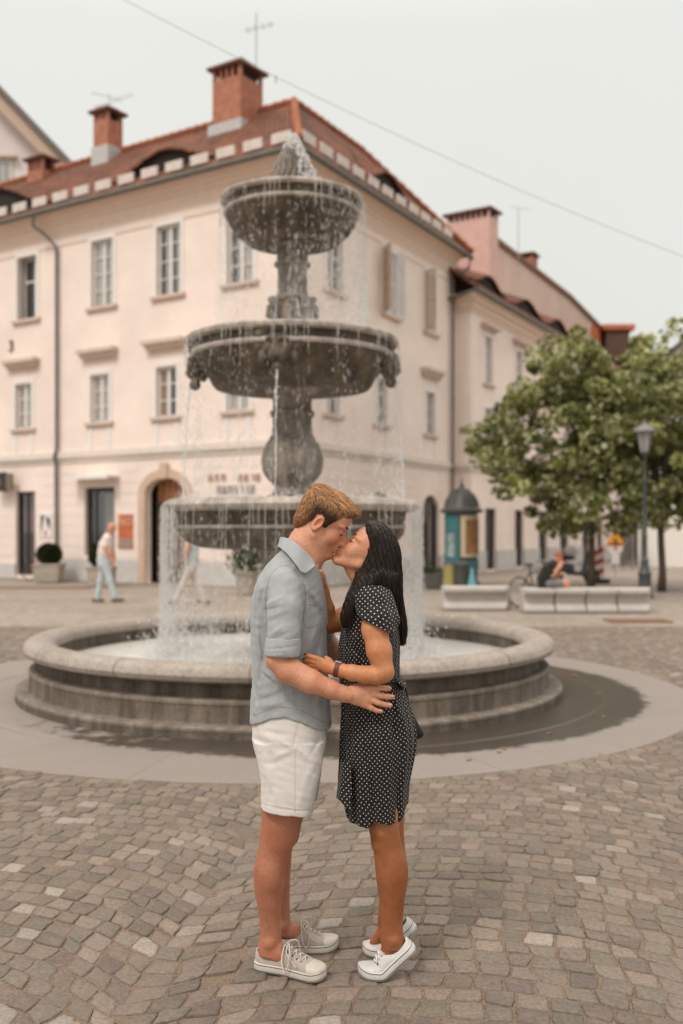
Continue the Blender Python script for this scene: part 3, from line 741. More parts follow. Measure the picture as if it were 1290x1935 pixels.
def strokes(nm, px0, px1, py, h, m_, seed, gap=()):
    g = np.random.default_rng(seed); q = MB(); t0, t1 = t_of(FL, px1), t_of(FL, px0); zc = z_of(FL, (px0+px1)/2, py); n_ = int((t1-t0)/.2)
    for k in range(n_):
        if k in gap: continue
        a = t0+(t1-t0)*k/n_; FL.box(q, a, a+.035, zc-h/2, zc+h/2, .02, .05)
        if g.random() < .6: FL.box(q, a+.10, a+.135, zc-h/2, zc+h/2, .02, .05)
        for zz in ((-.5, -.12, .38) if g.random() < .5 else (.38,)): FL.box(q, a+.036, a+.099, zc+h*zz, zc+h*zz+.03, .02, .05)
    q.build(nm, m_, sg)
strokes('upper_line', 390, 427, 903, .21, mat('letter_red', (.42, .24, .17), .6), 1); strokes('upper_word', 448, 492, 903, .21, mat('letter_red', None), 3); strokes('lower_line', 408, 482, 926, .26, mat('letter_grey', (.30, .27, .27), .6), 2)
def poster(name, label, px0, px1, py0, py1, m_, extra):
    t0, t1 = t_of(FL, px1), t_of(FL, px0); z0, z1 = z_of(FL, (px0+px1)/2, py1), z_of(FL, (px0+px1)/2, py0)
    P = thing(name, label, 'poster', FL.p((t0+t1)/2, z0, .03)); q = MB(); FL.box(q, t0, t1, z0, z1, .014, .05); q.build('panel', m_, P)
    for (a, b, c_, d_, mm, nm) in extra:
        q = MB(); FL.box(q, t0+(t1-t0)*a, t0+(t1-t0)*b, z0+(z1-z0)*c_, z0+(z1-z0)*d_, .05, .056); q.build(nm, mm, P)
    return P, (t0, t1, z0, z1)
P, g = poster('wall_poster', 'white poster with black and red figures beside the downpipe', 77, 99, 970, 1015, WHITE, [])
q = MB(); t0, t1, z0, z1 = g; fx = lambda a: t0+(t1-t0)*a; fz = lambda a: z0+(z1-z0)*a
FL.prism(q, [(fx(.9), fz(.05)), (fx(.9), fz(.9)), (fx(.6), fz(.95)), (fx(.75), fz(.5))], .05, .056); FL.prism(q, [(fx(.45), fz(.9)), (fx(.1), fz(.75)), (fx(.15), fz(.3)), (fx(.4), fz(.6))], .05, .056); q.build('figure', DMETAL, P)
q = MB(); FL.prism(q, [(fx(.62), fz(.05)), (fx(.5), fz(.35)), (fx(.38), fz(.1))], .05, .056); q.build('red_shape', mat('sign_red', (.45, .03, .02), .6), P)
P, g = poster('shop_poster', 'orange red poster board between the display window and the arched gate', 225, 252, 972, 1036, mat('poster_orange', (.55, .15, .06), .6, 2, .3), [(.05, .95, .02, .3, mat('poster_dusk', (.35, .24, .2), .6), 'lower_band')])
t0, t1, z0, z1 = g; text_obj('lettering', 'NO', .36, FL, (t0+t1)/2, z0+(z1-z0)*.78, .054, mat('poster_pink', (.72, .42, .33), .6), P, .002)
# gutter, brackets, downpipes
def gpt(fc, t_, o=OV+.06, z=ZE-.03): return fc.p(t_, z, o)
gu = MB(); cg = inter(WC+nL*(OV+.02), dL, WC+nR*(OV+.02), dR)
gu.tube([FL.p(TLE, ZE-.06, OV+.02), Vector((cg.x, cg.y, ZE-.06))], .085, 10); gu.tube([Vector((cg.x, cg.y, ZE-.06)), FR.p(TRE+.5, ZE-.06, OV+.02)], .085, 10)
gu.build('gutter', GUT, H1, smooth=True, auto=50)
dp = MB(); tp = t_of(FL, 112)
dp.tube([FL.p(tp+.62, ZE-.12, OV+.02), FL.p(tp+.62, ZE-.45, OV), FL.p(tp+.3, ZC0+.05, .3), FL.p(tp, ZC0-.35, .12), FL.p(tp, 4.3, .12), FL.p(tp, 4.0, .22), FL.p(tp, 3.8, .14), FL.p(tp, .15, .12)], .055, 8); dp.build('downpipe', GUT, H1, smooth=True, auto=50)
dp = MB(); tp = TRE-.35
dp.tube([FR.p(TRE+.3, ZE-.12, OV+.02), FR.p(TRE+.2, ZE-.5, OV), FR.p(tp, ZC0-.2, .14), FR.p(tp, .15, .12)], .055, 8); dp.build('downpipe', GUT, H1, smooth=True, auto=50)
# roof
AP = GC+(-nL)*0; ap_ = GC+dL*2.6+dR*3.8; ZR = 15.2; AP = Vector((ap_.x, ap_.y, ZR))
ge = lambda fc, t_: fc.p(t_, ZE, OV+.06)
cgz = inter(WC+nL*(OV+.06), dL, WC+nR*(OV+.06), dR); CG = Vector((cgz.x, cgz.y, ZE))
rl = AP+dL*15.5; rrr = AP+dR*4.6
rm = []
r1 = uv_plane(slab([CG, AP, rl, CG+dL*18.2]), 'roof', TILE, H1)
r2 = uv_plane(slab([CG, CG+dR*(TRE+1.0), rrr, AP]), 'roof', TILE, H1)
back = 5.2
r3 = uv_plane(slab([AP, rl, rl-nL*back+Vector((0, 0, -3.4)), AP-nL*back-nR*0+Vector((0, 0, -3.4))]), 'roof', TILE, H1)
r4 = uv_plane(slab([AP, rrr, CG+dR*(TRE+1.0)-nR*7.5, AP-nR*back+Vector((0, 0, -3.4))]), 'roof', TILE, H1); r5 = uv_plane(slab([rrr, CG+dR*(TRE+1.0), CG+dR*(TRE+1.0)-nR*7.5]), 'roof', TILE, H1)
rt = MB()
for a, b, n_ in ((AP, rl, 42), (AP, rrr, 11), (rrr, CG+dR*(TRE+1.0)+Vector((0, 0, .1)), 14), (CG+Vector((0, 0, .1)), AP, 13)):
    for k in range(n_):
        p, q_ = a.lerp(b, k/n_), a.lerp(b, (k+1.12)/n_); rt.tube([p+Vector((0, 0, .02)), q_+Vector((0, 0, .05))], [.10, .125], 8)
rt.build('ridge_tiles', mat('ridge_clay', (.32, .105, .052), .85, 3, .25), H1, smooth=True, auto=40)
# snow guard blocks along the eaves, a row of roof tiles between
upL = (AP-CG); upL = upL-dL*upL.dot(dL); upL.normalize()     # up the slope, left roof
upR = (AP-CG); upR = upR-dR*upR.dot(dR); upR.normalize()
SNOW = mat('snow_guard_white', (.72, .64, .60), .7, 8, .15)
def guards(d, up, n0, cnt, nrm):
    nn = d.cross(up); nn = nn if nn.z > 0 else -nn
    for k in range(cnt):
        p = CG+d*(n0+k*.98)+up*.22+nn*.03; mb = MB(); zz = Vector((0, 0, 1)); oo = nrm*.05
        for j in range(3):
            b0 = p+zz*(.02+j*.095)
            P = [b0, b0+d*.66, b0+d*.66+oo, b0+oo]; P2 = [q_+zz*.08 for q_ in P]
            mb.hexa((P+P2) if (P[1]-P[0]).cross(P[2]-P[1]).z > 0 else (P[::-1]+P2[::-1]))
        for a_ in (.1, .52):
            b0 = p+d*a_-oo*.2; P = [b0, b0+d*.05, b0+d*.05+oo*.8, b0+oo*.8]; P2 = [q_+zz*.28 for q_ in P]; mb.hexa((P+P2) if (P[1]-P[0]).cross(P[2]-P[1]).z > 0 else (P[::-1]+P2[::-1]))
        mb.build('snow_guard', SNOW, H1)
guards(dL, upL, .35, 17, nL); guards(dR, upR, .35, 11, nR)
# eyebrow dormers: a raised lens of tiles over a flat sheet coloured dark as the shaded opening
def eyebrow(parent, c, d, up, wdt, hgt, dep, m_=TILE):
    """c: middle of its front edge on the roof"""
    up = up.normalized(); fwd = Vector((-up.x, -up.y, 0)).normalized(); n_ = 20; V = []; Fs = []; mb = MB(); dk = MB()
    for r_ in range(2):
        for k in range(n_+1):
            u = -1+2*k/n_; h = hgt*(math.cos(u*math.pi)+1)/2
            p = c+d*(u*wdt/2)
            V.append(p+Vector((0, 0, h+.03))+fwd*(.12) if r_ == 0 else p+up*(dep*(math.cos(u*math.pi)+1)/2+.05)+Vector((0, 0, .05)))
    for k in range(n_): Fs.append((k, k+1, n_+2+k, n_+1+k))
    n1 = len(V); V += [v_-Vector((0, 0, .07)) for v_ in V]
    for k in range(n_): Fs.append((n1+k, n1+n_+1+k, n1+n_+2+k, n1+k+1)); Fs.append((k, n1+k, n1+k+1, k+1))
    mb.add(V, Fs); o = uv_plane(mb, 'dormer', m_, parent)
    DV = []; 
    for k in range(n_+1):
        u = -1+2*k/n_; h = hgt*(math.cos(u*math.pi)+1)/2; p = c+d*(u*wdt/2)+up*.06; DV += [p-Vector((0, 0, .02)), p+Vector((0, 0, max(h-.05, 0)))]
    dk.add(DV, [(2*k, 2*k+2, 2*k+3, 2*k+1) for k in range(n_)]); dk.build('opening', DARK, o)
    return o
eyebrow(H1, CG+dL*(5.35)+upL*.75, dL, upL, 4.6, .60, 1.9)
eyebrow(H1, CG+dL*(13.2)+upL*.55, dL, upL, 6.4, .95, 2.4)
eyebrow(H1, CG+dR*(6.6)+upR*1.0, dR, upR, 3.4, .55, 1.8)
# chimneys
def at_px(px, Y): return ((px-645)/F*Y, Y)
def zpx(py, Y): return CAMZ-(py-HOR)/F*Y
cx = at_px(449, 32.2); ch, bx = chimney(H1, cx, 1.15, 1.15, 12.8, zpx(140, 32.2), dL, 3)
fl_ = MB(); bx(fl_, -.68, .68, -.68, .68, 13.0, 14.62); fl_.build('flashing', LEAD, ch)
cx2 = at_px(204, 35.6); ch2, bx = chimney(H1, cx2, .72, .72, 13.2, zpx(218, 35.6), dL, 2, slot_h=.3)
fl_ = MB(); bx(fl_, -.42, .42, -.42, .42, 13.2, 15.25); fl_.build('flashing', LEAD, ch2)
cx3 = at_px(78, 37.6); ch3, bx = chimney(H1, cx3, .85, .6, 13, zpx(306, 37.6), dL, 3, slot_h=.4)
# dark roof hatch beside the big chimney
# antennas
def antenna(parent, base, h, arms, r=.012, name='antenna', sc=1.0):
    mb = MB(); b_ = Vector(base); mb.tube([b_, b_+Vector((0, 0, h))], r, 6)
    for z, ln, tilt, cnt in arms:
        c = b_+Vector((0, 0, z)); a = Vector((math.cos(tilt), math.sin(tilt)*.5, -.18)).normalized(); mb.tube([c-a*ln*.6, c+a*ln*.4], r*.7, 5)
        pr = Vector((-a.y, a.x, .05)).normalized()
        for k in range(cnt): p = c-a*ln*.6+a*ln*(k+.5)/cnt; mb.tube([p-pr*.22, p+pr*.22], r*.5, 4)
    return mb.build(name, mat('antenna_metal', (.32, .32, .31), .5), parent)
antenna(H1, (cx2[0]+.05, cx2[1], zpx(218, 35.6)), .75, [(.65, 1.1, .3, 6), (.45, 1.6, 2.6, 8), (.25, .9, -.4, 5)])
cxa = at_px(484, 32.6); antenna(H1, (cxa[0], cxa[1], zpx(140, 32.6)-.4), 2.4, [(1.9, 1.0, 2.9, 4)], .02)
# ---------------------------------------------------------------- house B, lower, beyond
BW = .73; pA = FR.p(TRE, 0); pB = pA+nR*BW
FB = Facade(pB, dR, nR); FBs = Facade(pA, nR, -dR)     # short return facing the square
H2 = thing('rose_house', 'pale rose house with low eyes in its roof standing behind the young tree', 'house', pB)
ZB = 10.6; TBE = 30.0
holes = []; bu = [t_of(FB, 922), t_of(FB, 980), t_of(FB, 1030)]; zBu = (8.0-.6, 9.35)
bu.append(bu[-1]+3.2); bu.append(bu[-1]+3.2)
for t_ in bu: holes.append((t_-.42, t_+.42, 7.35, 9.2))
for t_ in bu: holes.append((t_-.4, t_+.4, 4.9, 6.4))
dr = [(t_of(FB, a), t_of(FB, b), .1, 2.5) for a, b in ((917, 937), (973, 989), (1018, 1034), (1058, 1074), (1100, 1113), (1128, 1138))]
holes += dr
wb = MB(); FB.wall(wb, 0, TBE, 0, ZB-.1, holes); FBs.wall(wb, 0, BW, 0, ZB-.1, [])
for p, q in ((FB.p(TBE, 0), FB.p(TBE, 0, -9)), (FB.p(TBE, 0, -9), FB.p(0, 0, -9))): wb.add([(p.x, p.y, 0), (q.x, q.y, 0), (q.x, q.y, ZB-.1), (p.x, p.y, ZB-.1)], [(3, 2, 1, 0)])
wb.build('wall', PLB, H2)
it = MB(); FB.box(it, .4, TBE-.4, 0, ZB-.3, -.75, -.7); it.build('dark_backing', DARK, H2)
for i, t_ in enumerate(bu): window(FB, H2, t_, 1.08, 7.35, 9.32, 4, curtain=[(.1, .9, 0)], hood=(9.4, 9.62)); window(FB, H2, t_, 1.04, 4.9, 6.52, 3)
for i, h in enumerate(dr): frame_set(FB, 'door', h, DMETAL, parent=H2, mull=(.5,))
def band2(mb, z0, z1, o, o0=-.01):
    FB.box(mb, 0, TBE, z0, z1, o0, o); FBs.box(mb, 0 if o < .2 else -.0, BW+o, z0, z1, o0, o)
sc = MB()
for z0, z1, o in ((3.86, 4.0, .05), (4.0, 4.14, .11)): FB.box(sc, -.0, TBE, z0, z1, -.01, o); FBs.box(sc, 0, BW, z0, z1, -.01, o-.003)
sc.build('string_course', MATS['string_white'], H2)
cn = MB()
for z0, z1, o in ((ZB-.75, ZB-.6, .06), (ZB-.6, ZB-.4, .14), (ZB-.4, ZB-.25, .26), (ZB-.25, ZB-.12, .38)): FB.box(cn, -o, TBE, z0, z1, -.01, o); FBs.box(cn, -.0, BW-.01, z0, z1, -.01, o-.003)
cn.build('cornice', MATS['cornice_tan'], H2)
prev = 0
for h in dr+[(TBE, TBE, 0, 0)]: pl2 = MB(); FB.box(pl2, prev, h[0], 0, .85, -.01, .05); prev = h[1]; pl2.build('plinth', PLINTH, H2)
gu = MB(); e1 = FB.p(-.55, ZB-.1, .5); gu.tube([FB.p(TBE, ZB-.1, .5), e1], .08, 8); gu.tube([e1, FBs.p(-.3, ZB-.35, .5)], .07, 8); gu.build('gutter', GUT, H2, smooth=True, auto=50)
ze = ZB; zr = ZB+3.3
a0, a1 = FB.p(-.55, ze, .55), FB.p(TBE, ze, .55); b0, b1 = FB.p(-.55, zr, -3.9), FB.p(TBE, zr, -3.9)
uv_plane(slab([a0, a1, b1, b0]), 'roof', TILE, H2); uv_plane(slab([b0, b1, FB.p(TBE, ze, -8.5), FB.p(-.55, ze, -8.5)]), 'roof', TILE, H2)
upB = (b0-a0).normalized()
for t_, w_, h_ in ((2.3, 3.8, .5), (7.0, 4.4, .5), (11.6, 4.2, .5), (16.8, 4.2, .5)): eyebrow(H2, FB.p(t_, ze, .55)+upB*.95, dR, upB, w_, h_, 1.8)
cb = at_px(892, 42.5); chb, bx = chimney(H2, cb, 2.0, .9, 11.5, zpx(408, 42.5), dL, 6, m=PINKR, slot_h=.3)
q = MB(); bx(q, .99, 1.05, -.5, .5, 11.5, zpx(425, 42.5)); q.build('render_edge', WHITE, chb)
# ---------------------------------------------------------------- tall gabled house behind
def poly_house(name, label, pts, Yf, dep, m_w, cat='house', thick=.0):
    """pts: list of (px, py, Y): a gable wall standing in its own plane with real depth behind it"""
    P0 = [W(*p) for p in pts]; H = thing(name, label, cat, (P0[0].x, P0[0].y, 0)); return H, P0
FD = Facade(W(935, 0, 52.0)*1, dR, nR); FD.o.z = 0
H3 = thing('gabled_house', 'tall house with a bare rose gable wall rising behind the lower tiled roof', 'house', FD.o)
def tz(px, py): t_ = t_of(FD, px); return t_, z_of(FD, px, py)
g = [tz(930, 455), tz(1000, 508), tz(1075, 565), tz(1160, 650), tz(1180, 680)]
poly = [(g[0][0]-4, 0), (g[-1][0], 0)]+g[::-1]+[(g[0][0]-4, g[0][1]-1.5)]
q = MB(); FD.prism(q, poly, -7, 0); q.build('wall', mat('gable_plaster', (.74, .58, .50), .92, .6, .1, col2=(.66, .47, .40)), H3)
q = MB()
for (t0, z0), (t1, z1) in zip(g, g[1:]):
    FD.prism(q, [(t0, z0), (t1, z1), (t1, z1+.28), (t0, z0+.28)], -7.2, .15)
q.build('roof_edge', mat('coping_brown', (.22, .12, .08), .85), H3)
cc = FD.p(t_of(FD, 1017), 0, -.6); ch_, bx = chimney(H3, (cc.x, cc.y), .95, .8, g[1][1]-2, z_of(FD, 1012, 478), dR, 2, slot_h=.2)
# brick scar and roof at the lower end
sc_ = [tz(1118, 612), tz(1140, 620), tz(1150, 650), tz(1128, 665), tz(1110, 650)]
q = MB(); FD.prism(q, sc_, .0, .04); q.build('brick_patch', mat('bare_brick', (.55, .16, .06), .9, 5, .3), H3)
# ---------------------------------------------------------------- far terrace with dormers
FE = Facade(W(1165, 0, 72.0), dR, nR); FE.o.z = 0
H4 = thing('far_terrace', 'distant house with red roofed dormers at the end of the street', 'house', FE.o)
def tze(px, py): t_ = t_of(FE, px); return t_, z_of(FE, px, py)
q = MB(); FE.box(q, -6, 22, 0, 13.6, -8, 0); q.build('wall', PLB, H4)
e0, e1, e2, e3 = FE.p(-6, 13.6, .5), FE.p(22, 13.6, .5), FE.p(22, 17.2, -4), FE.p(-6, 17.2, -4); uv_plane(slab([e0, e1, e2, e3]), 'roof', TILE, H4)
for px0, px1, py0, py1 in ((1140, 1200, 612, 650), (1192, 1227, 637, 668)):
    Y = 70; a = (px0-645)/F*Y; b_ = (px1-645)/F*Y; zt, zb = zpx(py0, Y), zpx(py1, Y)
    q = MB(); q.box(a+.25, b_-.35, Y+.2, Y+5, zb-1, zt-.35); o = q.build('dormer', mat('dormer_dark', (.11, .06, .045), .8), H4)
    q = MB(); q.box(a, b_, Y, Y+5, zt-.38, zt-.02); q.build('dormer_roof', mat('dormer_tile', (.50, .14, .08), .85, 2, .2), o)
# ---------------------------------------------------------------- white wall and house at far right
H5 = thing('white_house', 'white house with a dark roof edge at the right end of the square', 'house', ((1300-645)/F*46, 46, 0))
q = MB(); x0 = (1206-645)/F*44; x1 = (1420-645)/F*44
q.box(x0, x1, 44, 44.4, 0, zpx(905, 44)); q.build('yard_wall', mat('white_plaster', (.80, .75, .71), .9, .6, .05), H5)
q = MB(); Y = 58; pts = [(1222, 1003), (1232, 705), (1300, 640), (1400, 560), (1500, 640), (1500, 1003)]
V0 = [W(a, b, Y) for a, b in pts]; V0[0].z = 0; V0[-1].z = 0; V1 = [v_+Vector((1, 9, 0)) for v_ in V0]
n_ = len(V0); q.add(V0+V1, [tuple(range(n_))[::-1] if False else tuple(range(n_)), tuple(range(n_, 2*n_))[::-1]]+[(i, n_+i, n_+(i+1) % n_, (i+1) % n_) for i in range(n_)]); q.build('wall', MATS['white_plaster'], H5)
q = MB()
for a, b in ((1, 2), (2, 3), (3, 4)):
    p0, p1 = V0[a]+Vector((0, -.4, 0)), V0[b]+Vector((0, -.4, 0)); q.hexa([p0, p1, p1+Vector((1, 9.6, 0)), p0+Vector((1, 9.6, 0)), p0+Vector((0, 0, .3)), p1+Vector((0, 0, .3)), p1+Vector((1, 9.6, .3)), p0+Vector((1, 9.6, .3))])
q.build('roof', mat('roof_dark', (.10, .075, .065), .8), H5)
# dark lattice fence between rose house and white wall
FN = thing('lattice_fence', 'dark slatted fence closing the gap beside the white wall', 'fence', ((1180-645)/F*43, 43, 0))
x0, x1 = (1158-645)/F*43, (1212-645)/F*43
q = MB()
for k in range(int((x1-x0)/.16)): q.box(x0+k*.16, x0+k*.16+.11, 43, 43.03, .1, 1.9)
q.build('slat_panel', mat('fence_dark', (.09, .075, .08), .7), FN)
for k in range(4): q = MB(); q.box(x0+k*(x1-x0)/3-.04, x0+k*(x1-x0)/3+.04, 42.9, 43, 0, 2.05); q.build('post', mat('fence_post', (.2, .18, .17), .7), FN)
# ---------------------------------------------------------------- white gabled neighbour at far left
Y = 46
H6 = thing('white_gable_house', 'white gabled house with a deep tan eave behind the left chimneys', 'house', ((0-645)/F*Y, Y, 0))
ed = [(-330, -180), (0, 165), (140, 312), (190, 365)]
q = MB(); V0 = [W(-330, 1003, Y), W(190, 1003, Y)]+[W(a, b+28, Y) for a, b in ed[::-1]]
V0[0].z = 0; V0[1].z = 0; V1 = [v_+Vector((-2, 10, 0)) for v_ in V0]; n_ = len(V0)
q.add(V0+V1, [tuple(range(n_)), tuple(range(n_, 2*n_))[::-1]]+[(i, n_+i, n_+(i+1) % n_, (i+1) % n_) for i in range(n_)]); q.build('wall', mat('cool_plaster', (.72, .66, .65), .9, .5, .05), H6)
def strip(nm, m_, o0, o1, off0, off1):
    q = MB()
    for (a, b), (c_, d_) in zip(ed, ed[1:]):
        p0, p1, p2, p3 = W(a, b+off0, Y), W(c_, d_+off0, Y), W(c_, d_+off1, Y), W(a, b+off1, Y)
        q.hexa([p+Vector((0, o1, 0)) for p in (p3, p2)]+[p+Vector((0, o0, 0)) for p in (p2, p3)]+[p+Vector((0, o1, 0)) for p in (p0, p1)]+[p+Vector((0, o0, 0)) for p in (p1, p0)])
    return q.build(nm, m_, H6)
strip('roof', mat('roof_edge_grey', (.17, .15, .13), .8), 10, -.9, 0, 14)
strip('eave_soffit', mat('soffit_tan', (.55, .42, .34), .85), -.02, -.7, 15, 46)
q = MB(); a = W(-12, 302, Y-.05); b_ = W(22, 350, Y-.05)
q.box(a.x, b_.x, Y-.08, Y+.02, b_.z, a.z); wnn = q.build('window', WFR, H6)
q = MB(); q.box(a.x+.1, b_.x-.45, Y-.11, Y-.081, b_.z+.1, a.z-.1); q.box(b_.x-.38, b_.x-.1, Y-.11, Y-.081, b_.z+.1, a.z-.1); q.build('pane', mat('far_glass', (.35, .37, .36), .15), wnn)
q = MB(); q.box(a.x-.1, b_.x+.25, Y-.3, Y, a.z+.05, a.z+.18); q.build('hood_moulding', TRIM, H6)
# ================================================================ FOUNTAIN
def stone_mat(name, stops, streak=1.0, wetness=0, bump=.006):
    """weathered stone: blotches, fine grain, vertical run-off stains"""
    m, t, N, L, b = node_mat(name); v = mapping(N, L); vs_ = mapping(N, L, sc=(1, 1, .16))
    g = noise(N, L, v, 38, 7, .7); bl = noise(N, L, v, 2.6, 6, .65); st = noise(N, L, vs_, 9, 5, .6)
    c = ramp(N, L, bl, stops)
    c = mixc(N, L, 1, c, ramp(N, L, g, [(.3, (.72, .72, .72)), (.7, (1.3, 1.3, 1.3))]), 'MULTIPLY')
    c = mixc(N, L, streak, c, ramp(N, L, st, [(.34, (.35, .31, .27)), (.5, (.9, .9, .9)), (.66, (1.55, 1.5, 1.42))]), 'MULTIPLY')
    L.new(c, b.inputs['Base Color']); b.inputs['Roughness'].default_value = .75-.35*wetness; b.inputs['Specular IOR Level'].default_value = .4
    bumpn(N, L, g, bump, b); MATS[name] = m; return m
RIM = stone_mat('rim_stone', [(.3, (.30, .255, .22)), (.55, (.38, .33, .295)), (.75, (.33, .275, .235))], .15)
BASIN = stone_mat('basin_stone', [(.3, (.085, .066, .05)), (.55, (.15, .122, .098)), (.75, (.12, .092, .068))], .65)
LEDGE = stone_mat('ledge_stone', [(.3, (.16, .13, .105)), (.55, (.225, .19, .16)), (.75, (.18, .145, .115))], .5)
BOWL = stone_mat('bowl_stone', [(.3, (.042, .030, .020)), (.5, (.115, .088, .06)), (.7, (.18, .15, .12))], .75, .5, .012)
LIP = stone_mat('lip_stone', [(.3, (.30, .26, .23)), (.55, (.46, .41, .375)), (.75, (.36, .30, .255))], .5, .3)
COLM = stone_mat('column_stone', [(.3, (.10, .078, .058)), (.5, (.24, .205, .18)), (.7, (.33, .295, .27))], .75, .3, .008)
C0 = (FX, FY, 0)
FT = thing('fountain', 'tall grey stone fountain with three stacked bowls above a round basin', 'fountain', C0)
def lathe(name, prof, m_, parent=None, n=96, auto=35, c=C0, sub=True):
    q = MB(); q.lathe(prof, c, n); o = q.build(name, m_, parent or FT, smooth=True, auto=auto); return o
lathe('step', [(2.55, .098), (2.735, .095), (2.76, .078), (2.76, .0)][::-1], BASIN)
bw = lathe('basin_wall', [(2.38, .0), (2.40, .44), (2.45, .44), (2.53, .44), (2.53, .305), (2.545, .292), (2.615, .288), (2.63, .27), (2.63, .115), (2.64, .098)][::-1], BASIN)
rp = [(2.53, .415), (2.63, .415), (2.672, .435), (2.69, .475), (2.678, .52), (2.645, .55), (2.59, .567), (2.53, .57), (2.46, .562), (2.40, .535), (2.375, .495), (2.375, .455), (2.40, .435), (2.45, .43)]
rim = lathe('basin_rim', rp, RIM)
for k in range(14):
    jn = MB()
    a = k/14*6.283+.15; ca, sa2 = math.cos(a), math.sin(a)
    for (r0, z0), (r1, z1) in zip(rp[1:-3], rp[2:-2]):
        wd = .004; P = []
        for r_, z_ in ((r0, z0), (r1, z1)):
            for s_ in (-1, 1): P.append((FX+(r_+.002)*ca-s_*wd*sa2, FY+(r_+.002)*sa2+s_*wd*ca, z_+(.002 if z_ > .5 else -.001)))
        jn.add(P, [(0, 1, 3, 2)])
    jn.build('rim_joint', mat('joint_dark', (.13, .10, .08), .9), rim)
lathe('basin_floor', [(0, .06), (2.4, .06)], BASIN)
lathe('pedestal', [(.40, 0), (.40, .2), (.34, .25), (.30, .4), (.28, .9), (.30, 1.2), (.36, 1.40), (.38, 1.46)][::-1], COLM)
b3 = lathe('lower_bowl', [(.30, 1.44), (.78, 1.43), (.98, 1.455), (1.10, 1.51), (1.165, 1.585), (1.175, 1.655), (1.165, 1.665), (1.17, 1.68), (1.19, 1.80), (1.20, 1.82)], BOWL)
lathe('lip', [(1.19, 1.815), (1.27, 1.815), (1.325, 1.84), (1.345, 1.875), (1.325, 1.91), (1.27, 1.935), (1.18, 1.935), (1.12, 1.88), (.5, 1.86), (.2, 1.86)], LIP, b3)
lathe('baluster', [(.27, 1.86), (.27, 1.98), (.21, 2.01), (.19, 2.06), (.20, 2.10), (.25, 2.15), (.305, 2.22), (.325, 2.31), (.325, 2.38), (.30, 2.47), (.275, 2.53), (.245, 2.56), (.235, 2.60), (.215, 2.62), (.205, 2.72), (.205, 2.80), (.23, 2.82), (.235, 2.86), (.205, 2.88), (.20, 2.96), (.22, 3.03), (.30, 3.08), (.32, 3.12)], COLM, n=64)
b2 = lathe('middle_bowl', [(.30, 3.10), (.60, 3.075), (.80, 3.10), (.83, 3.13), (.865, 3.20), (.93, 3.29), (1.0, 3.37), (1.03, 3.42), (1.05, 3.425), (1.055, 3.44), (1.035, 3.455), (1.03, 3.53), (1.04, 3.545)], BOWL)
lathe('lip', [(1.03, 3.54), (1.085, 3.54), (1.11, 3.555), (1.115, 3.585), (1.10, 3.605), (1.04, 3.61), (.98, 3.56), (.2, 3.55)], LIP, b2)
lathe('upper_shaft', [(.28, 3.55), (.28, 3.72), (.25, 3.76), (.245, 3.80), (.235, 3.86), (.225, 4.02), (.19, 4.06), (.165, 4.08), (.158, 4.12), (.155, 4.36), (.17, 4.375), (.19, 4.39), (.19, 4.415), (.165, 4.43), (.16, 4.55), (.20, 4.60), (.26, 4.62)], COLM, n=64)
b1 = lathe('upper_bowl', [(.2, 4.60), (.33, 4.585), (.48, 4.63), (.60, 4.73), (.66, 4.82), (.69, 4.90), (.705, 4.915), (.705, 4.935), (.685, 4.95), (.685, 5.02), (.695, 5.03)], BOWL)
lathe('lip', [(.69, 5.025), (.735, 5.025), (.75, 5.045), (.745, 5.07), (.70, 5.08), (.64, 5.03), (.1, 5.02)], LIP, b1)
MLD = [('moulding', [(1.036, 3.405), (1.062, 3.415), (1.068, 3.435), (1.058, 3.455), (1.03, 3.46)], b2), ('moulding', [(.69, 4.90), (.715, 4.912), (.716, 4.935), (.69, 4.945)], b1), ('moulding', [(1.165, 1.64), (1.188, 1.65), (1.19, 1.672), (1.165, 1.682)], b3)]
for nm_, pf_, pa_ in MLD: lathe(nm_, pf_, LIP, pa_)
lathe('ledge', [(2.60, .283), (2.625, .284), (2.637, .274), (2.637, .25), (2.628, .24)][::-1], LEDGE, bw); lathe('ledge', [(2.62, .0985), (2.74, .0985), (2.764, .082), (2.764, .06)][::-1], LEDGE, bw)
# carved pine cone finial: scales in rings
q = MB(); q.lathe([(.24, 5.03), (.235, 5.17), (.20, 5.2), (.21, 5.25), (.205, 5.34), (.16, 5.46), (.10, 5.58), (.04, 5.68), (.0, 5.72)], C0, 32)
for i in range(11):
    z = 5.2+i*.045; r_ = .215*(1-(i/11)**1.5)+.02; n_ = max(5, int(r_*2*3.14/.06))
    for k in range(n_):
        a = (k+.5*(i % 2))/n_*6.283; q.ball((FX+r_*math.cos(a), FY+r_*math.sin(a), z), (.032, .032, .036), 6, 5)
q.build('finial', COLM, FT, smooth=True)
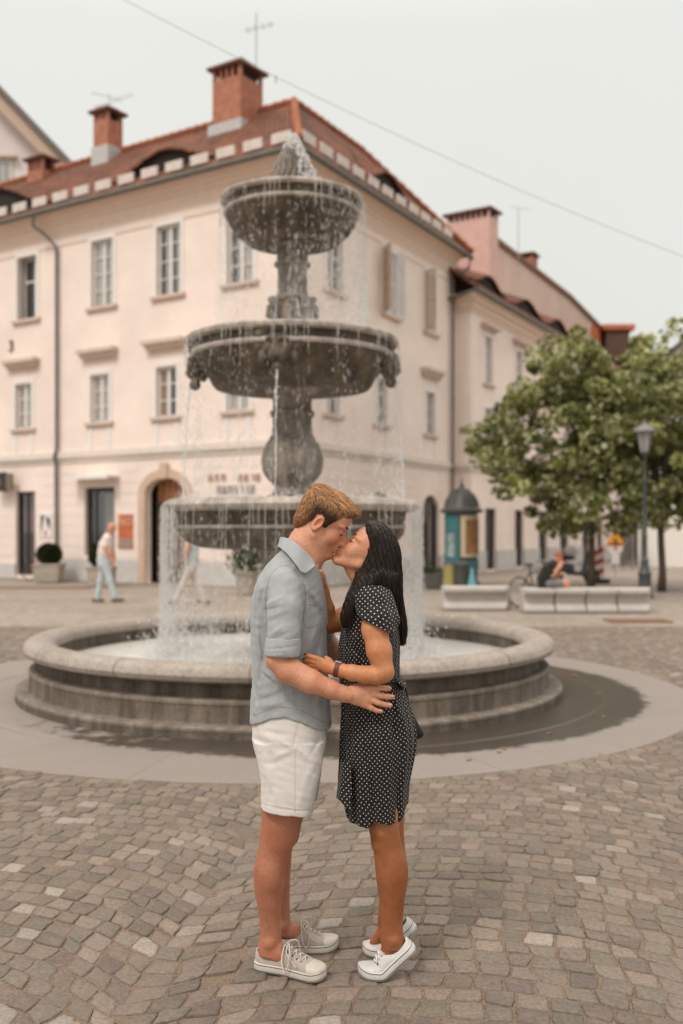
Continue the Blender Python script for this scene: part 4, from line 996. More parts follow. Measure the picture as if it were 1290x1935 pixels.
# carved masks on the middle bowl and faces on the shaft
def mask(ang, r_, z0, sc, parent, nm='lion_mask', m_=None):
    S = SDF(.02*sc); rad = Vector((math.cos(ang), math.sin(ang), 0)); tan = Vector((-rad.y, rad.x, 0)); c = Vector((FX, FY, z0))+rad*r_
    M = np.array([rad, tan, (0, 0, 1)])
    q = lambda a, b_, z: tuple(c+rad*a*sc+tan*b_*sc+Vector((0, 0, z*sc)))
    S.ell(q(0, 0, 0), (.10*sc, .15*sc, .16*sc), M); S.ell(q(.06, 0, -.09), (.09*sc, .085*sc, .08*sc), M)      # skull, muzzle
    S.ell(q(.10, 0, -.02), (.045*sc, .03*sc, .09*sc), M)                                                      # nose bridge
    for s_ in (-1, 1):
        S.ell(q(.07, s_*.055, .06), (.05*sc, .055*sc, .022*sc), M); S.ell(q(.06, s_*.09, -.03), (.05*sc, .04*sc, .05*sc), M)
        S.ell(q(.02, s_*.17, .12), (.06*sc, .06*sc, .06*sc), M); S.ell(q(-.01, s_*.19, .02), (.06*sc, .05*sc, .08*sc), M); S.ell(q(0, s_*.15, -.1), (.05*sc, .045*sc, .06*sc), M)
        S.ell(q(.115, s_*.05, .02), (.02*sc, .026*sc, .016*sc), M, mode='s')
    S.ell(q(.03, 0, .17), (.08*sc, .17*sc, .05*sc), M); S.ell(q(.05, 0, -.21), (.06*sc, .055*sc, .06*sc), M)
    S.ell(q(.15, 0, -.145), (.06*sc, .04*sc, .02*sc), M, mode='s')
    S.displace(lambda X, Y, Z: .004*np.sin(X*110)*np.sin(Y*120)*np.sin(Z*100))
    return sdf_obj(nm, S, m_ or BOWL, parent, .012)
for k in range(4): mask(R_(-90-5+90*k), .985, 3.37, 1.0, b2)
for k in range(4): mask(R_(-90+5+90*k), .19, 3.93, .62, FT, 'carved_face', COLM)
# ---------------------------------------------------------------- water
m, t, N, L, b = node_mat('basin_water'); v = mapping(N, L)
tcn = N.new('ShaderNodeTexCoord'); sx = N.new('ShaderNodeSeparateXYZ'); L.new(tcn.outputs['Object'], sx.inputs[0])
dx = mth(N, L, 'SUBTRACT', sx.outputs[0], FX); dy = mth(N, L, 'SUBTRACT', sx.outputs[1], FY)
r = mth(N, L, 'SQRT', mth(N, L, 'ADD', mth(N, L, 'MULTIPLY', dx, dx), mth(N, L, 'MULTIPLY', dy, dy)))
n1 = noise(N, L, v, 14, 6, .7); n2 = noise(N, L, v, 3, 4)
fo = mth(N, L, 'SUBTRACT', 1.0, mth(N, L, 'MULTIPLY', mth(N, L, 'ABSOLUTE', mth(N, L, 'SUBTRACT', r, 1.3)), 1.25))
fo = mth(N, L, 'ADD', fo, mth(N, L, 'MULTIPLY', mth(N, L, 'SUBTRACT', n1, .5), 2.2)); fo.node.use_clamp = True
c = mixc(N, L, fo, (.60, .585, .545), (.93, .93, .91)); L.new(c, b.inputs['Base Color']); b.inputs['Roughness'].default_value = .42
bumpn(N, L, n1, .05, b); WATER = m
q = MB(); q.lathe([(0, .315)]+[(2.395*i/8, .315) for i in range(1, 9)], C0, 64); q.f = [f[::-1] for f in q.f]
tag(q.build('basin_water', WATER, smooth=True), kind='structure')
q = MB()
for r_, z in ((1.2, 1.925), (1.0, 3.60), (.66, 5.07)): q.lathe([(.15, z), (r_*.5, z), (r_, z)], C0, 64)
q.f = [f[::-1] for f in q.f]; tag(q.build('bowl_water', WATER, smooth=True), kind='structure')
def drop_mat(name, op, col=(.92, .91, .90)):
    m = bpy.data.materials.new(name); m.use_nodes = True; t = m.node_tree; N = t.nodes; L = t.links; N.clear()
    o = N.new('ShaderNodeOutputMaterial'); tr = N.new('ShaderNodeBsdfTransparent'); d = N.new('ShaderNodeBsdfDiffuse'); d.inputs[0].default_value = col+(1,)
    g = N.new('ShaderNodeBsdfGlossy'); g.inputs['Roughness'].default_value = .12; tl = N.new('ShaderNodeBsdfTranslucent'); tl.inputs[0].default_value = col+(1,)
    a = N.new('ShaderNodeMixShader'); a.inputs[0].default_value = .5; L.new(d.outputs[0], a.inputs[1]); L.new(tl.outputs[0], a.inputs[2])
    a2 = N.new('ShaderNodeMixShader'); a2.inputs[0].default_value = .12; L.new(a.outputs[0], a2.inputs[1]); L.new(g.outputs[0], a2.inputs[2])
    a3 = N.new('ShaderNodeMixShader'); a3.inputs[0].default_value = op; L.new(tr.outputs[0], a3.inputs[1]); L.new(a2.outputs[0], a3.inputs[2]); L.new(a3.outputs[0], o.inputs[0]); return m
DROP = drop_mat('falling_water', .66, (.97, .96, .95)); FOAM = drop_mat('foam_water', .85, (.97, .96, .95))
OCT = np.array([(1, 0, 0), (0, 1, 0), (-1, 0, 0), (0, -1, 0), (0, 0, 1), (0, 0, -1)], float)
OF = np.array([(0, 1, 4), (1, 2, 4), (2, 3, 4), (3, 0, 4), (1, 0, 5), (2, 1, 5), (3, 2, 5), (0, 3, 5)])
def drops(name, P, r_, ln, m_, label=None):
    """P: n x 3 centres; r_, ln: arrays of radius and half length"""
    P = np.asarray(P); n_ = len(P); V = np.repeat(OCT[None], n_, 0); V[..., :2] *= r_[:, None, None]; V[..., 2] *= ln[:, None]; V += P[:, None, :]
    Fs = (OF[None]+6*np.arange(n_)[:, None, None]).reshape(-1, 3)
    o = put(name, fast_mesh(name, V.reshape(-1, 3), Fs), m_); return o
def curtain(n_, R0, z0, z1, spread, rr, clump, arc=None, ln=(.010, .05), seed=0):
    g = np.random.default_rng(seed); nc = int(clump); ca_ = g.uniform(0, 2*math.pi, nc); cw = g.uniform(.3, 1, nc)**2; cw /= cw.sum()
    a = ca_[g.choice(nc, n_, p=cw)]+g.normal(0, .022, n_)
    if arc is not None: a = arc(a, g)
    u = g.uniform(0, 1, n_)**.75; z = z0-(z0-z1)*u; R_ = R0+(spread*np.sqrt(u)+g.normal(0, .012+.02*u, n_))
    r_ = g.uniform(*rr, n_); P = np.stack([FX+R_*np.cos(a), FY+R_*np.sin(a), z], 1); return P, r_, g.uniform(*ln, n_)*(.5+.8*u)
A = [curtain(5200, .75, 5.04, 3.6, .02, (.001, .003), 120, seed=1, arc=lambda a, g: np.where(g.random(len(a)) < .4, g.normal(-.25, .45, len(a)), a)), curtain(3600, 1.115, 3.57, 1.93, .02, (.001, .003), 110, seed=2)]
side = lambda a, g: np.where(g.random(len(a)) < .8, np.where(g.random(len(a)) < .5, math.pi, 0)+g.normal(0, .30, len(a)), a)
A.append(curtain(6000, 1.345, 1.88, .33, -.02, (.0014, .005), 90, arc=side, seed=3))
A.append(curtain(3600, 1.345, 1.88, .33, .0, (.0012, .0035), 110, seed=4))
drops('falling_drops', np.concatenate([x[0] for x in A]), np.concatenate([x[1] for x in A]), np.concatenate([x[2] for x in A]), DROP)
tag(bpy.data.objects['falling_drops'], 'curtains of fine white water drops falling from all three fountain bowls', 'falling water', kind='stuff')
# thin unbroken strands clinging to the bowls and under the lips
q = MB(); g = np.random.default_rng(5)
def strands(cnt, Rt, zt, zb, Rb, rr=.003, arc=None):
    for k in range(cnt):
        a = g.uniform(0, 6.283) if arc is None else arc(); L_ = g.uniform(.25, 1)
        pts = []; 
        for i in range(6):
            u = i/5*L_; pts.append((FX+(Rt+(Rb-Rt)*u)*math.cos(a)+g.normal(0, .003), FY+(Rt+(Rb-Rt)*u)*math.sin(a)+g.normal(0, .003), zt-(zt-zb)*u))
        q.tube(pts, [rr*x for x in (.6, 1.2, .8, 1.1, .7, .3)], 4)
strands(70, .752, 5.03, 4.72, .757); strands(70, 1.118, 3.56, 3.2, 1.125); strands(80, 1.345, 1.86, 1.2, 1.37)
sa_ = lambda: (math.pi if g.random() < .5 else 0)+g.normal(0, .4)
strands(70, 1.345, 1.87, .8, 1.36, .0035, sa_)
tag(q.build('water_strands', DROP, smooth=True), 'thin strands of water hanging from the lips of the bowls', 'falling water', kind='stuff')
# the jet out of each mask
for k in range(4):
    a = R_(-90-5+90*k); q = MB(); pts = []; rs_ = []
    for i in range(22):
        u = i/21; pts.append((FX+(1.07+.10*u)*math.cos(a)+g.normal(0, .004), FY+(1.07+.10*u)*math.sin(a)+g.normal(0, .004), 3.19-1.26*u**1.6)); rs_.append(.011*(1-.35*u)*g.uniform(.6, 1.3))
    q.tube(pts, rs_, 6)
    for i in range(60):
        u = g.random(); c_ = pts[int(u*21)]; q.ball((c_[0]+g.normal(0, .012+.03*u), c_[1]+g.normal(0, .012+.03*u), c_[2]), (.004, .004, .011), 5, 4)
    tag(q.build('water_jet', DROP, smooth=True), ['water jet from the front lion mask, facing the couple', 'water jet from the right hand lion mask', 'water jet from the lion mask at the back of the bowl', 'water jet from the left hand lion mask'][k], 'water jet', 'water jets from the lion masks')
# foam over the finial and splash in the basin
n_ = 5200; a = g.uniform(0, 6.283, n_); u = g.random(n_); z = 5.06+.70*u**1.2; R1 = (.24*(1-u)**.9+.03)*(1+g.normal(0, .10, n_)); R1 = np.where(np.cos(a-.0) > .3, R1*1.3, R1)
P1 = np.stack([FX+R1*np.cos(a), FY+R1*np.sin(a), z], 1); r1 = g.uniform(.004, .017, n_)
keep = (g.random(n_) < np.where((np.cos(a) > -.4), .97, .6)) ; 
n2_ = 7000; a = np.where(g.random(n2_) < .65, np.where(g.random(n2_) < .55, math.pi, 0)+g.normal(0, .5, n2_), g.uniform(0, 6.283, n2_)); R2 = 1.34+g.normal(0, .12, n2_); z = .30+g.exponential(.085, n2_)
P2 = np.stack([FX+R2*np.cos(a), FY+R2*np.sin(a), z], 1); r2 = g.uniform(.003, .011, n2_)
n3 = 1500; a = g.uniform(0, 6.283, n3); R3 = 1.12+g.normal(0, .05, n3); P3 = np.stack([FX+R3*np.cos(a), FY+R3*np.sin(a), 1.93+g.exponential(.02, n3)], 1); r3 = g.uniform(.003, .008, n3)
PP = np.concatenate([P1[keep], P2, P3]); rr_ = np.concatenate([r1[keep], r2, r3])
drops('splash_foam', PP, rr_, rr_*1.3, FOAM); tag(bpy.data.objects['splash_foam'], 'white foam and splashes on the finial, bowls and basin', 'foam', kind='stuff')
# ================================================================ PEOPLE
Y0 = 3.68; KP = Y0/F
def P3(u, v, w=0.):
    """point whose image is (u, v), w image pixels (1.96 mm each) behind the plane of the couple"""
    Y = Y0+w*KP; return np.array([(u-645)/F*Y, Y, CAMZ-(v-HOR)/F*Y])
def SK(w): return (Y0+w*KP)/Y0
def rows(tab):
    """(v, uL, uR, w, rw) in photo pixels -> metric stack rows"""
    return [(CAMZ-(v-HOR)*KP*SK(w_), (a-645)*KP*SK(w_), (b_-645)*KP*SK(w_), Y0+w_*KP, rw*KP) for v, a, b_, w_, rw in tab]
def chainp(S, pts, k=None, sy=1.0):
    """pts: (u, v, w, r_px)"""
    S.chain([P3(*p[:3]) for p in pts], [p[3]*KP*SK(p[2]) for p in pts], k=k, sy=sy); return S
def skin_mat(name, col, col2, rough=.5):
    m, t, N, L, b = node_mat(name); v = mapping(N, L); a = N.new('ShaderNodeAttribute'); a.attribute_name = 'col'
    g = noise(N, L, v, 9, 5); g2 = noise(N, L, v, 120, 3)
    c = mixc(N, L, ramp(N, L, g, [(.35, (0, 0, 0)), (.62, (1, 1, 1))]), col, col2)
    c = mixc(N, L, 1, c, a.outputs['Color'], 'MULTIPLY'); c = mixc(N, L, 1, c, ramp(N, L, g2, [(.3, (.88, .87, .86)), (.7, (1.1, 1.09, 1.08))]), 'MULTIPLY')
    L.new(c, b.inputs['Base Color']); b.inputs['Roughness'].default_value = rough; b.inputs['Specular IOR Level'].default_value = .35
    b.inputs['Subsurface Weight'].default_value = .12; b.inputs['Subsurface Radius'].default_value = (.012, .004, .002); b.inputs['Subsurface Scale'].default_value = .6
    bumpn(N, L, g2, .0006, b); MATS[name] = m; return m
SKM = skin_mat('skin_fair', (.645, .335, .22), (.565, .25, .155)); SKW = skin_mat('skin_tan', (.57, .255, .125), (.48, .19, .085))
def frame_(fu, fv, roll=0):
    """head axes: forward given in image pixels direction (u right, v down); roll tips the crown towards the viewer"""
    f = Vector((fu, 0, -fv)).normalized(); up = Vector((-f.z, 0, f.x)) if f.x > 0 else Vector((f.z, 0, -f.x)); s = Vector((0, 1, 0))
    if roll: Rm = Matrix.Rotation(roll, 3, f); up = Rm @ up; s = Rm @ s
    return np.array([f, s, up])       # rows: forward, away from viewer, up
def add_head(S, O, M, sc=1.0, female=False, nose_side=0.0, k=.014, yaw=0):
    T = lambda x, y, z: tuple(np.array(O)+(M[0]*x+M[1]*y+M[2]*z)*sc)
    E = lambda c, r_, kk=None, mode='u': S.ell(T(*c), tuple(q*sc for q in r_), M, k=kk, mode=mode)
    Cn = lambda a, b_, ra, rb, kk=None, mode='u': S.cone(T(*a), T(*b_), ra*sc, rb*sc, k=kk, mode=mode)
    E((-.010, 0, .032), (.096, .074, .083)); E((.030, 0, .034), (.058, .060, .056), .02)
    E((.030, 0, -.03), (.054, .056, .074), .02)
    jw = .050 if female else .055
    E((.060, 0, -.030), (.036, .034, .052), .012)
    for s_ in (-1, 1):
        E((.050, s_*.036, -.030), (.030, .026, .034), .012)
        Cn((-.004, s_*jw, -.055), (.066, s_*.018, -.103), .017, .015, .02)
        E((.062, s_*.034, .018), (.022, .026, .0095), .010)                     # brow ridge
        E((.093, s_*.030, -.001), (.016, .019, .012), .008, 's')                # eye socket
        E((.0715, s_*.031, -.003), (.0135, .0165, .0125), .003)                 # closed lid
        E((.095, s_*.0115, -.043), (.0105, .0085, .0085), .005)                 # wing of the nose
        E((.088, s_*.0065, -.053), (.006, .0035, .004), .002, 's')
    nl = .019 if female else .024
    Cn((.081, 0, .004), (.086+nl, 0, -.034), .0075, .0095, .008); E((.085+nl*.98, 0, -.039), (.0105, .0105, .0095), .005)
    E((.078, 0, -.068), (.020, .024, .020), .012)
    E((.093, 0, -.0655), (.0085, .0215, .0052), .003); E((.092, 0, -.0785), (.0088, .0195, .0062), .003)
    Cn((.1035, -.018, -.0715), (.1035, .018, -.0715), .0022, .0022, .002, 's')
    E((.073, 0, -.103), (.022, .024, .0175), .012)
    # ears
    for s_ in (() if female else (-1, 1)):
        ex = -.014
        c = np.array(O)+(M[0]*ex+M[1]*s_*.074+M[2]*-.012)*sc
        q_ = R_(-14); A = np.array([M[0]*math.cos(q_)+M[2]*math.sin(q_), M[1], M[2]*math.cos(q_)-M[0]*math.sin(q_)])
        S.ell(tuple(c), (.0185*sc, .0085*sc, .033*sc), A, k=.004)
        S.ell(tuple(c+(M[1]*s_*.0085+M[0]*.003+M[2]*.003)*sc), (.0105*sc, .0085*sc, .021*sc), A, k=.002, mode='s')
        S.ell(tuple(c+(M[1]*s_*.006+M[0]*.001+M[2]*-.022)*sc), (.008*sc, .005*sc, .008*sc), A, k=.004)
    return T
def head_cols(O, M, sc, lip=(.78, .55, .55), lid=(.86, .78, .76)):
    O = np.array(O)
    def f(Pt):
        d = (Pt-O)/sc; x, y, z = d@M[0], d@M[1], d@M[2]; C = np.ones((len(Pt), 3)); hd = (np.abs(x) < .14) & (np.abs(y) < .1) & (np.abs(z) < .13)
        g = lambda cx_, cy_, cz_, r1, r2, r3: np.exp(-(((x-cx_)/r1)**2+((np.abs(y)-cy_)/r2)**2+((z-cz_)/r3)**2))*hd
        for wt, c in ((g(.097, 0, -.072, .012, .020, .011), lip), (g(.075, .031, -.004, .02, .02, .010)*.7, lid), (g(.07, .045, -.035, .04, .02, .022)*.5, (1.02, .80, .76)), (g(.10, 0, -.04, .02, .014, .012)*.5, (1.0, .82, .78)), (g(-.012, .08, -.012, .03, .02, .04)*.6, (1.05, .80, .74))):
            C = C*(1-wt[:, None])+C*np.array(c)*wt[:, None]
        return C
    return f
def fingers(S, specs, k=.003):
    for f in specs: chainp(S, f, k=k)
# ------------------------------------------------ MAN
MAN = thing('person', 'blond man in a grey blue shirt, white shorts and beige sneakers kissing the woman', 'person', (P3(540, 1840)[0], 3.68, 0))
HM_O = P3(611, 985, 2); HM = frame_(.875, .485, R_(4))
S = SDF(.016)
T = add_head(S, HM_O, HM, 1.0)
chainp(S, [(583, 1006, 2, 27), (572, 1032, 2, 28), (560, 1062, 2, 32)], k=.025, sy=1.0)      # neck
chainp(S, [(600, 1022, 2, 22), (588, 1052, 2, 22), (575, 1078, 2, 26)], k=.025)
# trunk inside the shirt
S.stack(rows([(1062, 535, 578, 2, 60), (1085, 520, 586, 2, 66), (1120, 500, 592, 2, 66), (1180, 492, 600, 2, 62), (1250, 490, 600, 2, 66), (1310, 488, 604, 2, 68), (1370, 486, 606, 2, 72), (1420, 500, 596, 2, 66)]), k=.03)
# near arm
chainp(S, [(541, 1118, -70, 21), (536, 1180, -97, 21), (527, 1236, -110, 22.5)], k=.012)
chainp(S, [(524, 1246, -112, 23), (545, 1266, -113, 24.5), (585, 1287, -111, 22.5), (625, 1303, -106, 17), (645, 1310, -103, 14.2), (656, 1313, -101, 14)], k=.012)
# hand on her hip: palm and five fingers
chainp(S, [(656, 1313, -100, 13.5), (672, 1312, -97, 15), (690, 1318, -94, 15)], k=.01, sy=.62)
chainp(S, [(668, 1305, -97, 10), (700, 1304, -94, 9)], k=.008, sy=.7); chainp(S, [(670, 1322, -97, 9), (692, 1331, -94, 8.5)], k=.008, sy=.7)
fingers(S, [[(700, 1301, -94, 7.6), (714, 1300, -93, 6.2), (726, 1300.5, -92, 5.6), (735, 1301, -90, 4.9)],
            [(704, 1311, -94, 7.4), (720, 1315, -96, 6.0), (732, 1316.5, -94, 5.5), (741, 1317, -91, 4.9)],
            [(698, 1321, -94, 7.2), (714, 1328, -96, 5.9), (727, 1331.5, -94, 5.3), (737, 1333, -91, 4.7)],
            [(688, 1329, -94, 6.6), (701, 1338, -95, 5.4), (711, 1342.5, -93, 4.8), (720, 1344, -91, 4.3)],
            [(668, 1303, -92, 8), (684, 1293, -80, 6.8), (697, 1287, -70, 6)]])
# far arm round her waist, hidden behind her
chainp(S, [(560, 1115, 74, 21), (600, 1190, 100, 23), (640, 1250, 95, 20), (690, 1268, 88, 14)], k=.02)
chainp(S, [(690, 1268, 88, 13), (712, 1270, 82, 13)], k=.008, sy=.6); fingers(S, [[(712, 1262+i*8, 80, 6.5), (730, 1262+i*8, 72, 5.4), (742, 1263+i*8, 62, 4.8)] for i in range(4)]+[[(700, 1262, 84, 7), (712, 1250, 76, 6), (720, 1246, 70, 5)]])
# legs
def leg(S, tab, k=.02): S.stack(rows(tab), k=k, n=2.05)
leg(S, [(1460, 500, 578, -30, 38), (1520, 494, 572, -31, 36), (1549, 493.5, 566, -31, 35), (1572, 491, 560.5, -29, 33), (1590, 489.5, 557, -27, 32), (1612, 485, 548, -24, 30), (1640, 480, 540.5, -20, 30.5), (1670, 479.5, 537.5, -16, 30), (1700, 484, 533, -12, 26.5), (1735, 489.5, 530, -8, 21), (1765, 491.5, 530.5, -6, 18), (1785, 489, 533, -6, 18.5), (1803, 489, 536, -6, 19)])
leg(S, [(1460, 508, 586, 46, 38), (1520, 505, 580, 52, 36), (1549, 506, 572, 56, 35), (1585, 503, 561, 60, 32), (1605, 500, 552, 63, 30), (1640, 497, 549.5, 68, 30.5), (1665, 498, 548, 72, 30), (1700, 505, 547, 76, 25), (1725, 512, 548, 80, 19), (1745, 515, 549.5, 82, 17.5), (1762, 515, 554, 84, 18)])
for (u, v, w_) in ((510, 1784, -22), (533, 1752, 68)): S.ell(P3(u, v, w_), (.014, .010, .015), k=.02)
for (u, v, w_) in ((549, 1576, -32), (556, 1577, 58)): S.ell(P3(u, v, w_), (.014, .024, .028), k=.02)
for (u, v, w_) in ((495, 1648, -20),): S.ell(P3(u+16, v, w_-14), (.028, .03, .06), k=.03)
def foot(S, pos, ang, pts, k=.02):
    ca, sa4 = math.cos(ang), math.sin(ang); Q_ = [(pos[0]+x*ca-y*sa4, pos[1]+x*sa4+y*ca, z) for x, y, z, r_ in pts]; S.chain(Q_, [p[3] for p in pts], k=k)
MSH = (((P3(481, 0, -5)[0], 3.700, 0), R_(-24), .292), ((P3(512, 0, 88)[0], 3.845, 0), R_(2), .262))
for ps_, an_, L_ in MSH: foot(S, ps_, an_, [(.055, 0, .075, .030), (.10, 0, .066, .030), (.16, 0, .048, .022)])
fm = head_cols(HM_O, HM, 1.0)
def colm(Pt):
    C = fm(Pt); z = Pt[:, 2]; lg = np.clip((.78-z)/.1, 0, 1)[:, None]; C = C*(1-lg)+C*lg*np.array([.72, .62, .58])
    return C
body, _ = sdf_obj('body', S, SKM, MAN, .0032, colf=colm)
# fingernails
NAIL = mat('nail', (.72, .42, .34), .3)
q = MB()
for (u, v, w_) in ((735, 1299, -95), (741, 1315.5, -96), (737, 1331.5, -95.5), (719, 1343, -95)): c = P3(u, v, w_); q.ball(c, (.0065, .0022, .0042), 8, 6)
q.build('fingernails', NAIL, body, smooth=True)
def tubes_on(T, name, paths, m_, parent, n=6):
    q = MB()
    for pts, r_ in paths: q.tube([T(*p) for p in pts], r_, n)
    return q.build(name, m_, parent, smooth=True)
LASH = mat('lash_brown', (.07, .035, .022), .7); BROWM = mat('brow_blond', (.12, .055, .028), .8)
tubes_on(T, 'eyelashes', [([(.0815, s_*.018, -.008), (.0865, s_*.026, -.0115), (.0835, s_*.036, -.0115), (.074, s_*.045, -.009)], [.0012, .0019, .0019, .0012]) for s_ in (-1, 1)], LASH, body)
tubes_on(T, 'eyebrow', [([(.0915, s_*.012, .017), (.0895, s_*.025, .022), (.0815, s_*.039, .023), (.068, s_*.051, .018)], [.0022, .0034, .0030, .0014]) for s_ in (-1, 1)], BROWM, body)
# hair
def inpoly(x, z, poly):
    """signed distance to a polygon, negative inside"""
    d = np.full(np.broadcast_shapes(x.shape, z.shape), 9., np.float32); ins = np.zeros(d.shape, bool); n_ = len(poly)
    for i in range(n_):
        (x0, z0), (x1, z1) = poly[i], poly[(i+1) % n_]; ex, ez = x1-x0, z1-z0; wx, wz = x-x0, z-z0
        h = np.clip((wx*ex+wz*ez)/(ex*ex+ez*ez), 0, 1); d = np.minimum(d, np.sqrt((wx-ex*h)**2+(wz-ez*h)**2))
        c = ((z0 > z) != (z1 > z)); xi = x0+(z-z0)*(ex)/(ez if ez else 1e-9); ins ^= c & (x < xi)
    return np.where(ins, -d, d)
def local(O, M, sc=1.0):
    O = np.array(O)
    def f(X, Y, Z):
        x, y, z = X-O[0], Y-O[1], Z-O[2]; return ((x*M[0][0]+y*M[0][1]+z*M[0][2])/sc, (x*M[1][0]+y*M[1][1]+z*M[1][2])/sc, (x*M[2][0]+y*M[2][1]+z*M[2][2])/sc)
    return f
LOC = local(HM_O, HM)
S = SDF(.02); A_ = HM
TT = lambda x, y, z: tuple(np.array(HM_O)+A_[0]*x+A_[1]*y+A_[2]*z)
S.ell(TT(-.011, 0, .037), (.098, .0795, .084), A_); S.ell(TT(.035, 0, .078), (.068, .058, .036), A_, k=.02); S.ell(TT(.080, 0, .084), (.024, .046, .015), A_, k=.012)
S.ell(TT(-.05, 0, .075), (.055, .06, .043), A_, k=.02)
S.ell(TT(-.07, 0, -.02), (.031, .058, .05), A_, k=.02); S.ell(TT(-.005, 0, .0), (.03, .0775, .05), A_, k=.01)
HP = [(.135, .082), (.088, .072), (.076, .062), (.060, .050), (.050, .034), (.034, .022), (.023, .004), (.017, -.014), (.006, -.010), (.004, .016), (-.012, .026), (-.030, .018), (-.034, -.012), (-.036, -.038), (-.045, -.060), (-.066, -.083), (-.09, -.08), (-.17, -.05), (-.17, .2), (.135, .2)]
def cut(X, Y, Z):
    x, y, z = LOC(X, Y, Z); x, y, z = np.broadcast_arrays(x, y, z)
    return inpoly(x, z, HP)
S.custom(cut, (-9, -9, -9), (9, 9, 9), mode='i', k=.006)
def hairgroove(X, Y, Z):
    x, y, z = LOC(X, Y, Z); return .0005*np.sin(y*420+z*160-x*60)+.002*np.sin(x*60+y*50+z*30)
S.displace(hairgroove)
def hair_mat(name, strands=True):
    m, t, N, L, b = node_mat(name); a = N.new('ShaderNodeAttribute'); a.attribute_name = 'col'; L.new(a.outputs['Color'], b.inputs['Base Color']); b.inputs['Roughness'].default_value = .42; b.inputs['Specular IOR Level'].default_value = .45; MATS[name] = m; return m
HMAT = hair_mat('hair_blond'); HMAT.node_tree.nodes['Principled BSDF'].inputs['Roughness'].default_value = .55
def mancol(Pt, jit=0):
    x, y, z = LOC(Pt[:, 0], Pt[:, 1], Pt[:, 2]); side = np.clip((np.abs(y)-.045)/.02, 0, 1)*np.clip((.072-z)/.03, 0, 1)*np.clip((x+.072)/.03, 0, 1)
    top = np.array([.44, .225, .108]); dk = np.array([.085, .044, .025]); nape = np.array([.38, .17, .08])
    C = top*(1-side[:, None])+dk*side[:, None]; nb = np.clip((-.0-z)/.04, 0, 1)*np.clip((-.03-x)/.02, 0, 1); C = C*(1-nb[:, None])+nape*nb[:, None]
    r_ = .75+.0*x; return C*r_[:, None]
hair, HPts = sdf_obj('hair', S, HMAT, MAN, .0024, colf=mancol)
from mathutils.bvhtree import BVHTree
def comb(me, start, dirf, length, n_, lift, g):
    """strands that follow the surface of me; dirf(p) gives the wished direction"""
    bv = BVHTree.FromPolygons([v_.co for v_ in me.vertices], [tuple(p.vertices) for p in me.polygons]); outp = []
    for p0, L_ in zip(start, length):
        p = Vector(p0); pts = []; jit = Vector(g.normal(0, .10, 3)); nprev = None
        for k in range(n_):
            loc, nn, _, _ = bv.find_nearest(p)
            if loc is None: break
            pts.append(loc+nn*(lift*math.sin(min(1, (k+.6)/n_*1.15)*2.6)))
            d = Vector(dirf(loc))+jit; d = d-nn*d.dot(nn)
            if d.length < 1e-4: break
            p = loc+d.normalized()*(L_/n_)
        if len(pts) == n_: outp.append([tuple(q_) for q_ in pts])
        else: outp.append(None)
    return outp
def strand_mesh(name, paths, rad_, cols, m_, parent, ns=3):
    """paths: n x k x 3 arrays swept with a small triangle"""
    Pp = np.asarray(paths); n_, k_, _ = Pp.shape; d = np.gradient(Pp, axis=1); d /= np.linalg.norm(d, axis=2, keepdims=True)+1e-9
    a = np.cross(d, np.array([.31, -.8, .5])); a /= np.linalg.norm(a, axis=2, keepdims=True)+1e-9; b_ = np.cross(d, a); prof = np.array([.7, 1]+[1]*(k_-3)+[.25])[:k_]
    V = np.stack([Pp+(a*math.cos(t_)+b_*math.sin(t_))*(rad_[:, None, None]*prof[None, :, None]) for t_ in (0, 2.094, 4.189)], 2).reshape(-1, 3)
    i0 = (np.arange(n_)[:, None, None]*k_+np.arange(k_-1)[None, :, None])*3; j = np.arange(3)[None, None, :]; j2 = (j+1) % 3
    Q = np.stack([i0+j, i0+j2, i0+3+j2, i0+3+j], -1).reshape(-1, 4)
    me = fast_mesh(name, V, Q); at = me.color_attributes.new('col', 'FLOAT_COLOR', 'POINT'); C = np.repeat(cols, 3*k_, 0)
    at.data.foreach_set('color', np.concatenate([C, np.ones((len(C), 1))], 1).astype(np.float32).ravel()); return put(name, me, m_, parent)
g = np.random.default_rng(21); me_ = hair.data
idx = g.integers(0, len(HPts), 9500); Pb = HPts[idx]
def mdir(p):
    x, y, z = LOC(p.x, p.y, p.z); tw = min(1, max(0, (z-.052)/.035)); bk = min(1, max(0, (-.03-x)/.05))
    v_ = HM[0]*(.95*tw+(1-tw)*(.15-.45*(1-bk)))+HM[2]*(-.18*tw-(1-tw)*.9)+HM[1]*(.25*tw*math.sin(y*70+x*40)); return v_
x, y, z = LOC(Pb[:, 0], Pb[:, 1], Pb[:, 2]); topw = np.clip((z-.05)/.04, 0, 1)
pt_ = comb(me_, Pb, mdir, (.016+.030*topw)*g.uniform(.6, 1.4, len(Pb)), 6, .0030, g)
ok = np.array([q_ is not None for q_ in pt_]); cc = (mancol(Pb)*g.choice([.45, .8, 1.3, 2.0, 2.9], (len(Pb), 1), p=[.2, .3, .26, .17, .07]))[ok]
strand_mesh('hair_strands', np.array([q_ for q_ in pt_ if q_ is not None]), g.uniform(.0003, .0007, len(Pb))[ok], cc, HMAT, hair)
g = np.random.default_rng(77); cand = np.nonzero((LOC(*HPts.T)[2] > .045))[0]; idx = g.choice(cand, 1500); Pb = HPts[idx]; x, y, z = LOC(*Pb.T)
pt_ = comb(me_, Pb, mdir, (.020+.022*np.clip(x/.08, 0, 1))*g.uniform(.6, 1.3, len(Pb)), 6, .0008, g); F_ = []; fc_ = []
